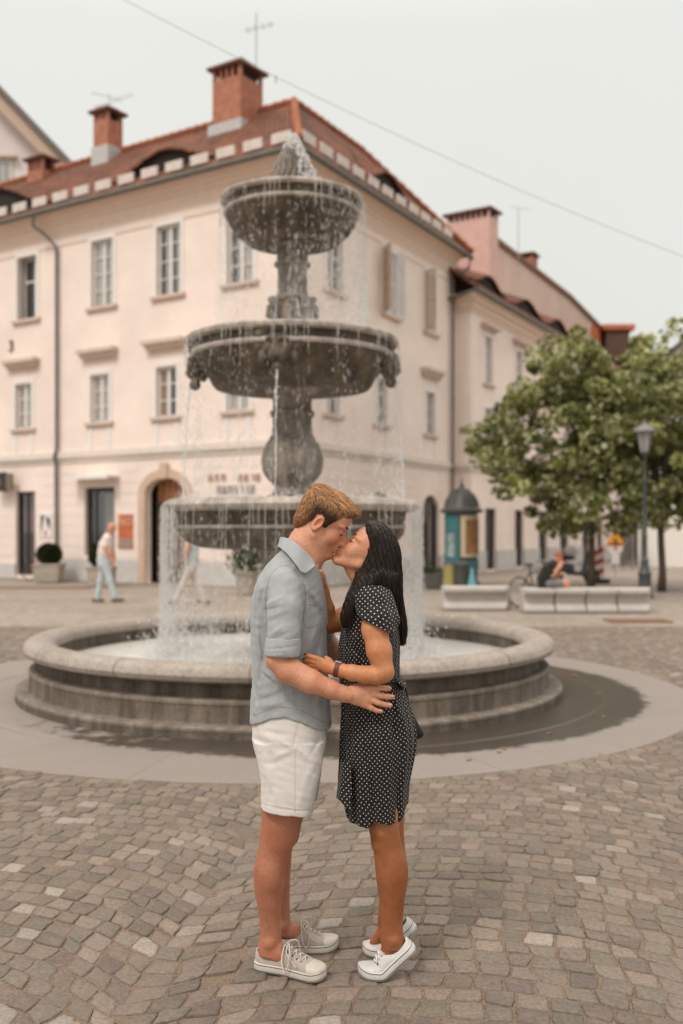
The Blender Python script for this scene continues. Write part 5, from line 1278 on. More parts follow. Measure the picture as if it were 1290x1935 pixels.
for q_, p_, x_ in zip(pt_, Pb, x):
    if q_ is None: continue
    q_ = np.array(q_); o_ = (p_-np.array(HM_O)); o_ /= np.linalg.norm(o_); u = np.linspace(0, 1, 6)[:, None]; fwd = HM[0]*(.9 if x_ > .04 else .25)-HM[2]*.1
    F_.append(q_+(o_*.6+fwd*.8)*(u**1.6)*g.uniform(.002, .010)+g.normal(0, .0012, 3)*u); fc_.append(mancol(p_[None])[0]*g.choice([.5, .9, 1.5, 2.3]))
strand_mesh('loose_strands', np.array(F_), g.uniform(.0003, .0006, len(F_)), np.array(fc_), HMAT, hair)
# ------------------------------------------------ cloth
def cloth_mat(name, col, amt=.08, weave=900, rough=.9, bump=.0006, wr=.004, sheen=.2):
    m, t, N, L, b = node_mat(name); v = mapping(N, L); g_ = noise(N, L, v, 14, 4); w_ = noise(N, L, v, 26, 3, .55); f = noise(N, L, mapping(N, L, sc=(1, 1, .25)), 420, 2)
    c = mixc(N, L, 1, col, ramp(N, L, g_, [(.3, (1-amt,)*3), (.7, (1+amt,)*3)]), 'MULTIPLY'); c = mixc(N, L, 1, c, ramp(N, L, f, [(.3, (.93,)*3), (.7, (1.07,)*3)]), 'MULTIPLY')
    L.new(c, b.inputs['Base Color']); b.inputs['Roughness'].default_value = rough; b.inputs['Sheen Weight'].default_value = sheen; b.inputs['Specular IOR Level'].default_value = .2
    rn = N.new('ShaderNodeTexNoise'); rn.noise_type = 'RIDGED_MULTIFRACTAL'; rn.inputs['Scale'].default_value = 9; rn.inputs['Detail'].default_value = 2; rn.inputs['Distortion'].default_value = .8; L.new(mapping(N, L, sc=(1, 1, .55), rot=(0, R_(25), 0)), rn.inputs['Vector'])
    bumpn(N, L, mth(N, L, 'ADD', mth(N, L, 'ADD', mth(N, L, 'MULTIPLY', w_, wr/bump*.12), f), mth(N, L, 'MULTIPLY', rn.outputs[0], wr/bump*.28)), bump, b); MATS[name] = m; return m
SHIRT = cloth_mat('shirt_chambray', (.335, .352, .37)); SHORTS = cloth_mat('shorts_cotton', (.66, .625, .60), .03, wr=.006)
def folds(lines, side=-1, g_=1.7):
    """lines: (u0, v0, u1, v1, amp_mm, width_px[, w]) ridges (+) and creases (-) on the side facing the viewer"""
    L_ = []
    for l in lines:
        u0, v0, u1, v1, amp, wd = l[:6]; wq = l[6] if len(l) > 6 else -75
        a, b_ = P3(u0, v0, wq), P3(u1, v1, wq); L_.append((a[0], a[2], b_[0]-a[0], b_[2]-a[2], amp*.001*g_, wd*KP*.9))
    def f(X, Y, Z):
        d = 0
        for x0, z0, ex, ez, amp, wd in L_:
            wx, wz = X-x0, Z-z0; h = np.clip((wx*ex+wz*ez)/(ex*ex+ez*ez), 0, 1); q = ((wx-ex*h)**2+(wz-ez*h)**2)/(wd*wd)
            d = d-amp*np.exp(-q)*(1-.5*np.abs(2*h-1))
        return d*np.where(Y < Y0+.02, 1, .0)
    return f
S = SDF(.02)
S.stack(rows([(1033, 545, 572, 2, 26), (1040, 533, 582, 2, 42), (1056, 514, 592, 2, 62), (1075, 499, 602, 2, 79), (1100, 485, 608, 2, 93), (1130, 477, 612, 2, 90), (1165, 474, 615, 2, 84), (1220, 475, 617, 2, 79), (1280, 477, 620, 2, 79), (1320, 474, 623, 2, 83), (1350, 473, 625, 2, 87), (1385, 472, 627, 2, 90)]), n=2.35)
# sleeves
chainp(S, [(541, 1108, -74, 33), (538, 1150, -92, 33), (536, 1195, -104, 31), (534, 1222, -109, 31)], k=.012)
chainp(S, [(556, 1110, 76, 33), (585, 1170, 95, 31), (605, 1205, 100, 29)], k=.014)
# hem curve: high at the side seams, tails at front and back; hollow below
HEMZ = lambda X: np.interp(X, [(u_-645)*KP for u_ in (465, 476, 495, 520, 545, 575, 600, 622, 634)], [CAMZ-(v_-HOR)*KP for v_ in (1357, 1364, 1354, 1343, 1341, 1352, 1366, 1372, 1366)])
S.custom(lambda X, Y, Z: (HEMZ(X)-Z)*np.where(Y < 9, 1, 1)+0*Y, (-9, -9, -9), (9, 9, 9), mode='i', k=.004)

# sleeve end cut
cA, cB = P3(534, 1222, -109), P3(533, 1240, -112)
def cuffcut(X, Y, Z): return (CAMZ-(1240-HOR)*KP*SK(-110))-Z-.02+.02*np.where(Y < Y0-.16, 1, 0)-np.where(Y < Y0-.16, 0, 9)
S.custom(lambda X, Y, Z: np.where((Y < Y0-.175) & (Z < CAMZ-.40), (P3(530, 1233, -110)[2]-Z), -1)+0*X, (-9, -9, -9), (9, 9, 9), mode='i', k=.004)
fl_ = [(521, 1078, 508, 1112, -2.4, 4.5), (508, 1112, 502, 1160, -1.6, 4), (502, 1160, 506, 1205, -1.6, 4), (560, 1078, 573, 1098, -2.0, 4), (573, 1098, 577, 1125, -1.8, 3.5), (577, 1125, 573, 1160, -1.8, 4), (573, 1160, 568, 1215, -2.5, 4),
       (505, 1140, 535, 1125, 2.6, 4), (504, 1152, 530, 1142, -2.2, 3.5), (506, 1165, 545, 1148, 2.2, 5), (510, 1198, 540, 1176, 2.2, 4), (512, 1208, 545, 1190, -2.0, 4), (560, 1215, 540, 1188, 1.8, 5),
       (495, 1118, 490, 1150, -2.6, 4), (494, 1145, 500, 1170, -2.2, 4), (488, 1100, 492, 1135, 2.5, 5), (483, 1180, 489, 1240, 3, 6), (490, 1190, 500, 1250, -3, 5), (478, 1230, 486, 1300, 2.4, 6), (495, 1275, 520, 1292, -3, 4), (498, 1268, 530, 1300, 3.5, 5), (520, 1292, 560, 1330, -3.0, 5), (485, 1340, 540, 1322, 3, 6), (480, 1330, 530, 1310, -2.5, 5), (545, 1335, 600, 1352, 3, 6), (530, 1320, 590, 1346, -2.4, 5), (600, 1180, 583, 1230, 3, 6), (606, 1200, 592, 1260, -3, 5), (585, 1130, 603, 1165, -3, 5), (590, 1120, 608, 1150, 2.6, 5), (610, 1240, 600, 1330, 3.5, 6), (603, 1250, 590, 1320, -3.0, 5), (535, 1065, 505, 1085, 2, 6), (545, 1060, 520, 1072, -1.5, 4), (478, 1300, 490, 1345, -3, 5), (500, 1225, 488, 1290, -3, 5), (575, 1290, 590, 1310, 2.4, 5)]
S.displace(folds(fl_)); S.displace(lambda X, Y, Z: .0022*vnoise(X, Y, Z*.6, 55, 3)+.0012*vnoise(X, Y, Z, 120, 4))
S.shell(lambda X, Y, Z, d: np.where(Z < P3(0, 1318)[2], np.maximum(d, -(d+.006)), d))
def seam(lines, amp=-.0011, wd=.0022): return folds([(a_, b_, c_, d_, 1, 1, *e_) for a_, b_, c_, d_, *e_ in lines])
shirt, _ = sdf_obj('shirt', S, SHIRT, MAN, .0032)
def stitched(obj, lines, m_, r_=.0011, name='seam'):
    bv = BVHTree.FromPolygons([v_.co for v_ in obj.data.vertices], [tuple(p.vertices) for p in obj.data.polygons]); o_ = Vector((0, 0, CAMZ))
    for ln in lines:
        pts = []
        for p in catmull([np.array(a_, float) for a_ in ln], 6):
            d = (W(p[0], p[1], 3.0)-o_).normalized(); hit = bv.ray_cast(o_, d)
            if hit[0] is not None: pts.append(hit[0]-d*.0002)
        if len(pts) > 3: q = MB(); q.tube(pts, r_, 5); q.build(name, m_, obj, smooth=True)
SEAMM = mat('seam_thread', (.26, .27, .28), .9)
stitched(shirt, [[(517, 1079), (533, 1069), (552, 1073), (568, 1088), (576, 1112), (577, 1140), (572, 1172)], [(516, 1080), (506, 1100), (502, 1130), (503, 1165)], [(570, 1190), (566, 1240), (566, 1262)], [(476, 1352), (496, 1345), (518, 1337), (545, 1337), (578, 1347), (603, 1361), (624, 1366)], [(574, 1144), (586, 1142), (598, 1144)], [(574, 1144), (575, 1180), (586, 1186), (598, 1180)]], SEAMM)
# rolled cuff
S = SDF(.006); 
chainp(S, [(535, 1212, -107, 33.5), (533, 1230, -111, 34)], k=.004)
S.custom(lambda X, Y, Z: np.maximum((P3(535, 1205, -110)[2]-Z)*-1+(X-P3(535, 0, -110)[0])*.02, P3(533, 1239, -110)[2]-Z-(X-P3(533, 0, -110)[0])*.03)+0*Y, (-9,)*3, (9,)*3, mode='i', k=.004)
chainp(S, [(534, 1236, -111, 29), (532, 1262, -114, 29)], k=.003) if False else None
S.displace(folds([(507, 1220, 560, 1214, -1.6, 2.5), (507, 1232, 540, 1229, 1.6, 3), (530, 1207, 555, 1236, 1.4, 3)]))
sdf_obj('rolled_cuff', S, SHIRT, shirt, .003)
# collar: stand and turned-down leaf
def ribbon(name, top, bot, th, m_, parent, bev=True):
    """closed strip between two polylines of points"""
    A = [Vector(p) for p in catmull(top, 5)]; B = [Vector(p) for p in catmull(bot, 5)]; n_ = len(A); c = sum((a+b_ for a, b_ in zip(A, B)), Vector())/(2*n_); V = []; 
    for a, b_ in zip(A, B):
        i = len(V)//4; t_ = (A[min(i+1, n_-1)]-A[max(i-1, 0)]); nn = t_.cross(b_-a).normalized(); 
        if nn.dot((a+b_)/2-c) < 0: nn = -nn
        V += [a, b_, b_+nn*th, a+nn*th]
    Fs = []
    for i in range(n_-1):
        for j in range(4): Fs.append((i*4+j, i*4+(j+1) % 4, (i+1)*4+(j+1) % 4, (i+1)*4+j))
    Fs += [(3, 2, 1, 0), tuple((n_-1)*4+j for j in range(4))]
    q = MB(); q.add(V, Fs); return q.build(name, m_, parent, smooth=True, auto=60)
top = [P3(538, 1020, 30), P3(531, 1016, 2), P3(536, 1016, -24), P3(551, 1022, -38), P3(568, 1036, -42), P3(584, 1052, -36), P3(593, 1062, -22)]
bot = [P3(536, 1036, 38), P3(526, 1033, 2), P3(532, 1037, -44), P3(545, 1050, -66), P3(559, 1067, -90), P3(573, 1083, -93), P3(593, 1070, -66)]
ribbon('collar', top, bot, .004, SHIRT, shirt)
top2 = [P3(540, 1019, 34), P3(556, 1026, 44), P3(578, 1043, 42), P3(600, 1057, 22)]; bot2 = [P3(536, 1036, 42), P3(554, 1046, 54), P3(584, 1066, 52), P3(605, 1063, 26)]
ribbon('collar', top2, bot2, .004, SHIRT, shirt)
pk = [P3(583, 1062, -30), P3(592, 1082, -44), P3(600, 1110, -34), P3(607, 1140, -22), P3(614, 1180, -14)]; pk2 = [P3(592, 1060, -14), P3(602, 1078, -14), P3(609, 1105, -10), P3(615, 1140, -6), P3(618.5, 1180, -4)]
ribbon('placket', pk, pk2, .003, SHIRT, shirt)
q = MB()
for (u, v, w_) in ((590, 1071, -37), (599, 1070, -20), (606, 1118, -30), (614, 1165, -18)): q.ball(P3(u, v, w_), (.0055, .003, .0055), 10, 6)
q.build('buttons', mat('button_pearl', (.42, .38, .34), .3), shirt, smooth=True)
# shorts
S = SDF(.015)
S.stack(rows([(1322, 485, 612, 0, 74), (1345, 480, 617, 0, 80), (1385, 477, 618, 0, 84), (1418, 483, 613, 0, 84), (1440, 490, 606, 0, 80)]), n=2.4)
S.stack(rows([(1400, 480, 612, -38, 44), (1440, 488, 609, -42, 46), (1480, 493, 602, -44, 45), (1515, 494, 594, -45, 44), (1550, 493.5, 588, -46, 43)]), n=2.5, k=.012)
S.stack(rows([(1400, 484, 614, 38, 44), (1440, 492, 609, 42, 46), (1480, 497, 604, 44, 45), (1515, 499, 598, 45, 44), (1548, 500, 594, 46, 43)]), n=2.5, k=.012)
hz = lambda X: np.interp(X, [P3(494, 0, -45)[0], P3(588, 0, -45)[0]], [P3(0, 1538, -88)[2], P3(0, 1548, -88)[2]])
S.custom(lambda X, Y, Z: hz(X)-Z+0*Y, (-9,)*3, (9,)*3, mode='i', k=.004)

S.displace(folds([(566, 1350, 562, 1375, -2.2, 2), (562, 1375, 553, 1410, -2.2, 2), (500, 1393, 530, 1398, 3, 7), (530, 1398, 553, 1410, 2.6, 5), (508, 1382, 536, 1388, -2.2, 5), (520, 1428, 553, 1414, 2.2, 6), (505, 1445, 545, 1430, -2, 7), (560, 1412, 580, 1424, 2.6, 5), (580, 1424, 600, 1445, 2.2, 6), (565, 1428, 592, 1460, -2.2, 6), (594, 1442, 572, 1482, 1.8, 7), (500, 1455, 522, 1500, 1.8, 8), (522, 1455, 512, 1515, -1.6, 8), (577, 1480, 562, 1528, 1.6, 7), (604, 1400, 590, 1420, -2.4, 5), (480, 1398, 498, 1406, -2.4, 5), (556, 1415, 557, 1536, -.8, 1.5), (494, 1521, 592, 1532, -1.5, 1.5)], g_=1.25))
S.displace(lambda X, Y, Z: .0022*vnoise(X, Y, Z, 45, 8)+.001*vnoise(X, Y, Z, 110, 9))
S.shell(lambda X, Y, Z, d: np.where(Z < P3(0, 1510)[2], np.maximum(d, -(d+.007)), d))
shorts, _ = sdf_obj('shorts', S, SHORTS, MAN, .0034)
stitched(shorts, [[(566, 1362), (560, 1390), (553, 1412)], [(557, 1414), (557, 1470), (557, 1534)], [(495, 1518), (530, 1524), (560, 1529), (591, 1530)]], mat('seam_beige', (.53, .49, .46), .9), .001)
# ------------------------------------------------ sneakers
CANB = cloth_mat('canvas_beige', (.43, .37, .325), .08, wr=.002); CANW = cloth_mat('canvas_white', (.56, .55, .545), .04, wr=.002)
RUBW = mat('sole_rubber', (.50, .45, .40), .55, 30, .12, col2=(.58, .54, .49)); RUBW2 = mat('sole_white', (.58, .56, .545), .5, 30, .06); LACE = mat('lace', (.58, .52, .47), .8); LACEW = mat('lace_white', (.78, .76, .74), .8); STR = mat('stripe_dark', (.05, .045, .06), .6); INN = mat('shoe_lining', (.22, .19, .17), .9)
def shoe(owner, Pos, ang, L_, canvas, rub, lace, bend=0., hgt=1.0, flip=1, loops=True):
    """local x: heel 0 -> toe L, y: across, z: up. bend lifts the heel about the ball of the foot"""
    xs = np.array([0, .03, .10, .25, .42, .58, .72, .84, .93, .98, 1.0])*L_
    wi = np.array([.004, .62, .86, .86, .86, .98, 1.05, 1.0, .80, .48, .03])*.048   # half widths
    yo = np.array([0, 0, 0, .002, .005, .006, .004, 0, -.004, -.006, -.007])*flip
    def tr(p):
        x, y, z = p; xb = L_*.68
        if bend and x < xb:
            a = bend*min(1, (xb-x)/(.10*L_)) if (xb-x) < .10*L_ else bend
            # arc then straight
            Rr = .10*L_/bend
            s_ = xb-x
            if s_ < .10*L_: th = s_/Rr; x2, z2 = xb-math.sin(th)*(Rr)+math.sin(th)*0, Rr*(1-math.cos(th)); x, z = x2+math.sin(th)*z*1.0, z2+math.cos(th)*z
            else: th = bend; r2_ = s_-.10*L_; x2 = xb-math.sin(th)*Rr-math.cos(th)*r2_; z2 = Rr*(1-math.cos(th))+math.sin(th)*r2_; x, z = x2+math.sin(th)*z, z2+math.cos(th)*z
        ca, sa3 = math.cos(ang), math.sin(ang); return (Pos[0]+x*ca-y*sa3, Pos[1]+x*sa3+y*ca, Pos[2]+z)
    def ring(xs_, wi_, yo_, inset=0, z=0, tz=0):
        t_ = np.linspace(0, 1, 26)**1.0; X = L_*(.5-.5*np.cos(t_*math.pi)); wv = np.interp(X, xs_, wi_); 
        yv = np.interp(X, xs_, yo_); top_ = [(max(inset*.9, min(L_-inset*.9, x)), y+max(w_-inset, .0), z+tz*max(0, (x/L_-.8)/.2)**2) for x, w_, y in zip(X, wv, yv)]
        b_ = [(max(inset*.9, min(L_-inset*.9, x)), y-max(w_-inset, .0), z+tz*max(0, (x/L_-.8)/.2)**2) for x, w_, y in zip(X, wv, yv)][::-1]; return top_+b_[1:-1]
    def loft(name, levels, m_, par, capb=True, capt=True):
        rr2 = [ring(xs, wi, yo, i_, z_, tz_) for i_, z_, tz_ in levels]; n_ = len(rr2[0]); V = [tr(p) for r3_ in rr2 for p in r3_]; Fs = []
        for l in range(len(rr2)-1):
            for k in range(n_): Fs.append((l*n_+k, (l+1)*n_+k, (l+1)*n_+(k+1) % n_, l*n_+(k+1) % n_))
        def cap(o_): return [(o_+k, o_+k+1, o_+n_-2-k, o_+n_-1-k) if k else (o_+0, o_+1, o_+n_-1) for k in range(0, n_//2-1)]+[(o_+n_//2-1, o_+n_//2, o_+n_//2+1)]
        if capb: Fs += cap(0)
        if capt: Fs += [f[::-1] for f in cap((len(rr2)-1)*n_)]
        q = MB(); q.add(V, Fs); return q.build(name, m_, par, smooth=True, auto=50)
    so_ = loft('shoe', [(.006, .0, .012), (.001, .004, .012), (.0, .012, .012), (.0, .030, .014), (.003, .0335, .014), (.010, .034, .014)], rub, owner)
    so_.name = 'sneaker'
    loft('sole_stripe', [(-.0009, .0275, .0135), (-.0009, .0300, .0135)], STR, so_, False, False)
    loft('sole_stripe', [(-.0009, .0065, .012), (-.0009, .0085, .012)], STR, so_, False, False)
    # upper: cross sections along x
    Hx = [(.012, .062), (.05, .064), (.12, .058), (.22, .052), (.30, .056), (.36, .072), (.42, .088), (.47, .086), (.56, .074), (.66, .062), (.76, .053), (.86, .049), (.94, .043), (.985, .034)]
    V = []; ns_ = 18; op = []
    for fx_, h in Hx:
        x = fx_*L_; h = h*hgt*L_/.29; w_ = float(np.interp(x, xs, wi))-.0035; y_ = float(np.interp(x, xs, yo)); toe = fx_ > .5
        rw_ = []
        for k in range(ns_):
            a = math.pi*k/(ns_-1); c_, s_ = math.cos(a), math.sin(a); e = .62 if toe else .5
            yy = w_*np.sign(c_)*abs(c_)**.8; zz = .030+(h-.030)*abs(s_)**(.75)
            if not toe:  # pull the top edge in slightly and leave the mouth open
                yy *= 1-.22*(s_**2)
            rw_.append((x, y_+yy, zz+.014*max(0, (fx_-.8)/.2)**2))
        V.append(rw_)
    VV = [tr(p) for r3_ in V for p in r3_]; Fs = []; mi = [i for i, (f_, h) in enumerate(Hx)]
    for i in range(len(Hx)-1):
        for k in range(ns_-1):
            if .04 < (Hx[i][0]+Hx[i+1][0])/2 < .40 and 5 <= k <= ns_-7: continue      # mouth of the shoe
            Fs.append((i*ns_+k, i*ns_+k+1, (i+1)*ns_+k+1, (i+1)*ns_+k))
    Fs.append(tuple(range(ns_))[::-1]); 
    q = MB(); q.add(VV, Fs); up_ = q.build('upper', canvas, so_, smooth=True); md = up_.modifiers.new('thickness', 'SOLIDIFY'); md.thickness = .003; md.offset = -1
    sb = up_.modifiers.new('smooth', 'SUBSURF'); sb.levels = 1; sb.render_levels = 1
    # rubber toe cap
    q = MB(); V2 = []; sel = [i for i, (f_, h) in enumerate(Hx) if f_ > .80]
    for fx_ in (.80, .86, .92, .96, .985, 1.0):
        x = fx_*L_; h = float(np.interp(fx_, [a_ for a_, _ in Hx]+[1.0], [b_ for _, b_ in Hx]+[.026]))*hgt*L_/.29+.0018; w_ = float(np.interp(x, xs, wi))-.001; y_ = float(np.interp(x, xs, yo))
        for k in range(ns_):
            a = math.pi*k/(ns_-1); c_, s_ = math.cos(a), math.sin(a); V2.append(tr((x-.012*s_*(fx_ < .85), y_+w_*np.sign(c_)*abs(c_)**.8, .029+(h-.029)*abs(s_)**.75+.014*max(0, (fx_-.8)/.2)**2)))
    q.add(V2, [(i*ns_+k, i*ns_+k+1, (i+1)*ns_+k+1, (i+1)*ns_+k) for i in range(5) for k in range(ns_-1)]); q.build('toe_cap', rub, so_, smooth=True)
    hx = lambda f_: float(np.interp(f_, [a_ for a_, _ in Hx], [b_ for _, b_ in Hx]))*hgt*L_/.29
    # tongue, laces, eyelets
    q = MB(); tp_ = [(.37, -.019, .06), (.37, .019, .06), (.42, .019, .090), (.42, -.019, .090)]
    q.hexa([tr((x_*L_+d_, y_, z_*hgt*L_/.29)) for d_ in (0, .006) for x_, y_, z_ in tp_]); q.build('tongue', canvas if canvas is CANW else INN, so_)
    q = MB(); ey = MB()
    for i in range(5):
        f0 = .44+.062*i; z = hx(f0)+.002; h2 = hx(f0+.045)+.004
        for sd in (-1, 1):
            q.tube([tr((f0*L_, sd*.019, z-.004)), tr(((f0+.02)*L_, 0, (z+h2)/2+.005)), tr(((f0+.05)*L_, -sd*.019, h2-.006))], .0026, 5)
            c = tr((f0*L_+.001, sd*.0245, z-.009)); ey.ball(c, (.0035, .0035, .0035), 8, 6)
    if loops:
        for sd in (-1, 1):
            b0 = (.45*L_, 0, hx(.45)+.006)
            pts = [b0, (.49*L_, sd*.016, .10*hgt), (.55*L_, sd*.036, .094*hgt), (.56*L_, sd*.052, .062), (.53*L_, sd*.0545, .030), (.49*L_, sd*.053, .036), (.455*L_, sd*.044, .066), (.445*L_, sd*.020, .088*hgt), b0]
            if sd*1 > 0: pts = [(a_, b_*.85, max(c_, .055)) for a_, b_, c_ in pts]
            q.tube([tr(tuple(p)) for p in catmull(pts, 5)], .0028, 6)
            q.tube([tr(tuple(p)) for p in catmull([b0, (.50*L_, sd*.03, .085), (.60*L_, sd*.040, .060), (.66*L_, sd*.050, .05)], 4)], .0022, 5)
    q.build('laces', lace, so_, smooth=True); ey.build('eyelets', STR, so_, smooth=True)
    q = MB(); q.ball(tr((.22*L_, 0, .034)), (.045, .03, .005), 12, 6); q.build('insole', INN, so_)
    q = MB(); q.tube([tr((-.0002, -.008, .02)), tr((-.0005, .008, .02))], .009, 6) if False else None
    return so_
g1_ = P3(480, 1828, 0)
shoe(MAN, *MSH[0], CANB, RUBW, LACE, flip=1, hgt=1.17)
shoe(MAN, *MSH[1], CANB, RUBW, LACE, flip=-1, hgt=1.17)
# ------------------------------------------------ WOMAN
WOM = thing('person', 'dark haired woman in a black polka dot dress on tiptoe kissing the man', 'person', (P3(725, 1840)[0], 3.68, 0))
HW_O = P3(695, 1046, 5); HW = frame_(-.72, -.69, R_(-3))
S = SDF(.015)
Tw = add_head(S, HW_O, HW, .94, female=True)
chainp(S, [(694, 1072, 3, 23), (696, 1095, 2, 22), (700, 1120, 2, 25)], k=.02); chainp(S, [(668, 1078, 3, 15), (684, 1105, 2, 15)], k=.02)
S.stack(rows([(1108, 672, 712, 2, 50), (1128, 668, 730, 2, 64), (1165, 664, 736, 2, 62), (1215, 660, 738, 2, 52), (1275, 664, 738, 2, 48), (1330, 665, 750, 2, 54), (1385, 666, 760, 2, 58), (1440, 672, 755, 2, 56), (1500, 682, 750, 2, 50)]), k=.012)
# near arm
chainp(S, [(704, 1156, -70, 21), (708, 1190, -90, 23.5), (716, 1230, -101, 22.5), (725, 1264, -106, 18.5)], k=.02)
chainp(S, [(727, 1272, -106, 17.5), (712, 1276, -106, 16.5), (690, 1275, -105, 16), (665, 1271, -101, 14.5), (642, 1266, -96, 11.8), (632, 1264, -94, 11.5)], k=.012)
# near hand resting on his side
chainp(S, [(632, 1264, -94, 11.5), (618, 1260, -92, 11.5), (606, 1254, -90, 11)], k=.008, sy=.6)
fingers(S, [[(606, 1248, -90, 6.0), (594, 1243, -90, 5.0), (584, 1240, -90, 4.6), (577, 1237.5, -89, 4.0)],
            [(603, 1254, -89, 6.0), (592, 1250, -89, 5.0), (582, 1248, -88, 4.5), (574, 1247, -86, 4.0)],
            [(603, 1259, -88, 5.8), (592, 1257, -87, 4.8), (583, 1257, -86, 4.3), (576, 1257, -85, 3.8)],
            [(605, 1264, -87, 5.4), (596, 1265, -86, 4.4), (588, 1266, -85, 3.9), (582, 1266, -84, 3.5)],
            [(628, 1256, -88, 6.5), (622, 1248, -84, 5.2), (616, 1243, -82, 4.4)]])
# far arm raised to his collar
chainp(S, [(684, 1150, 70, 23), (650, 1170, 58, 21), (618, 1180, 46, 19)], k=.02)
chainp(S, [(616, 1180, 44, 18), (617, 1150, 38, 14.5), (611, 1118, 28, 10.5), (608, 1104, 23, 9.2)], k=.012)
chainp(S, [(608, 1104, 22, 9.5), (605, 1088, 14, 10)], k=.008, sy=1.3)
fingers(S, [[(604, 1086, 2+i*9, 5.6), (602, 1074, 0+i*9, 4.7), (599, 1065, 0+i*9, 4.2), (596, 1058, 1+i*9, 3.7)] for i in range(4)]+[[(606, 1098, 8, 6), (607, 1089, -6, 5), (605, 1080, -14, 4.3)]])
# legs
leg(S, [(1490, 700, 752, -34, 26), (1530, 696, 757, -36, 30), (1564, 695.5, 754, -36, 31), (1585, 702, 757, -35, 29), (1600, 705, 760, -34, 28), (1625, 707, 768.5, -33, 28.5), (1650, 709.5, 771, -32, 28.5), (1675, 712.5, 769, -31, 26), (1700, 716, 764.5, -30, 22), (1730, 718, 761.5, -28, 18.5), (1755, 719, 761, -27, 16), (1775, 718, 764, -26, 16.5), (1790, 721, 763, -26, 16)])
leg(S, [(1490, 702, 758, 34, 26), (1530, 702, 764, 42, 30), (1564, 704, 763, 47, 32), (1600, 712, 765, 51, 28), (1640, 717, 769, 54, 28.5), (1675, 717, 764, 57, 24), (1700, 716, 757, 60, 19), (1722, 714, 752, 62, 16), (1740, 713, 752, 63, 16), (1752, 716, 750, 63, 15)])
for (u, v, w_) in ((712, 1592, -42), (717, 1592, 50)): S.ell(P3(u, v, w_), (.018, .024, .030), k=.02)
S.ell(P3(744, 1780, -40), (.012, .008, .013), k=.02)
chainp(S, [(744, 1784, -26, 14.5), (730, 1802, -26, 12), (714, 1822, -26, 8)], k=.012); chainp(S, [(735, 1745, 63, 13), (722, 1763, 63, 11), (706, 1780, 63, 8)], k=.012)
S.displace(lambda X, Y, Z: 0*X)
fw = head_cols(HW_O, HW, .94, lip=(.85, .42, .45))
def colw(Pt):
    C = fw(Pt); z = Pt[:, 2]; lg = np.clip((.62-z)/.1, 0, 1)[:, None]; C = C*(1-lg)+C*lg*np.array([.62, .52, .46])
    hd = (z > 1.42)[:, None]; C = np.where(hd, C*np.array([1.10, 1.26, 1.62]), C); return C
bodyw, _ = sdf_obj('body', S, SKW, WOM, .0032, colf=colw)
DKL = mat('lash_black', (.012, .008, .008), .6)
tubes_on(Tw, 'eyelashes', [([(.0815, s_*.018, -.006), (.0868, s_*.026, -.0095), (.0838, s_*.037, -.0095), (.073, s_*.047, -.006)], [.0014, .0024, .0024, .0012]) for s_ in (-1, 1)], DKL, bodyw)
tubes_on(Tw, 'eyebrow', [([(.0915, s_*.012, .017), (.0895, s_*.026, .0225), (.081, s_*.040, .0235), (.068, s_*.051, .018)], [.0018, .0028, .0024, .001]) for s_ in (-1, 1)], mat('brow_dark', (.06, .03, .02), .8), bodyw)
q = MB()
for (u, v, w_) in ((577, 1236, -93), (574, 1245.5, -90)): q.ball(P3(u, v, w_), (.005, .002, .0034), 8, 6)
q.build('fingernails', mat('nail_dark', (.06, .025, .03), .25), bodyw, smooth=True)
# hair
BLH = hair_mat('hair_black'); MATS['hair_black'].node_tree.nodes['Principled BSDF'].inputs['Roughness'].default_value = .42; MATS['hair_black'].node_tree.nodes['Principled BSDF'].inputs['Specular IOR Level'].default_value = .35
S = SDF(.012)
S.stack(rows([(985, 698, 713, 3, 12), (988, 693.5, 720, 3, 20), (993, 691, 728, 3, 28), (1000, 690, 735, 3, 34), (1012, 689.5, 744, 3, 39), (1028, 690, 752, 3, 42), (1045, 689, 756, 3, 44), (1060, 685, 757, 3, 45), (1078, 679, 756, 2, 46), (1096, 672, 755, 0, 49), (1110, 670, 753, -1, 48), (1126, 674, 749, -2, 45), (1142, 684, 742, 0, 35), (1158, 700, 734, 2, 16)]), n=2.8)
S.stack(rows([(1085, 676, 716, -30, 30), (1105, 667, 706, -42, 26), (1125, 656, 694, -52, 20), (1145, 648, 680, -58, 16), (1165, 643.5, 669, -60, 12), (1178, 645, 661, -60, 7), (1186, 648, 655, -60, 3)]), n=2.4, k=.035)
S.stack(rows([(1085, 720, 754, -8, 40), (1105, 722, 756, 0, 42), (1130, 728, 760, 6, 38), (1155, 738, 764, 8, 32), (1175, 745, 767.5, 8, 27), (1195, 750, 768, 8, 22), (1208, 752, 766, 8, 16), (1218, 754, 762, 8, 9)]), n=2.3, k=.03)
def flow(X, Y, Z):
    a = (X-P3(690, 0)[0])*380+(Z-1.4)*70; b_ = (Y-Y0)*260; return .0016*np.sin(a+b_*.6)+.0013*np.sin(a*1.9-b_)+.0008*np.sin(a*3.7+b_*1.7)
S.displace(flow)
def bcol(Pt):
    r_ = .5+.5*np.sin((Pt[:, 0])*700+(Pt[:, 2]-1.4)*130+(Pt[:, 1]-Y0)*300); lo = np.clip((1.36-Pt[:, 2])/.15, 0, 1)[:, None]
    return (np.array([.020, .013, .011])*(1-lo)+np.array([.045, .022, .014])*lo)*(.7+.6*r_)[:, None]
hairw, HWP = sdf_obj('hair', S, BLH, WOM, .0030, colf=bcol)
g = np.random.default_rng(31); idx = g.integers(0, len(HWP), 5500); Pb = HWP[idx]
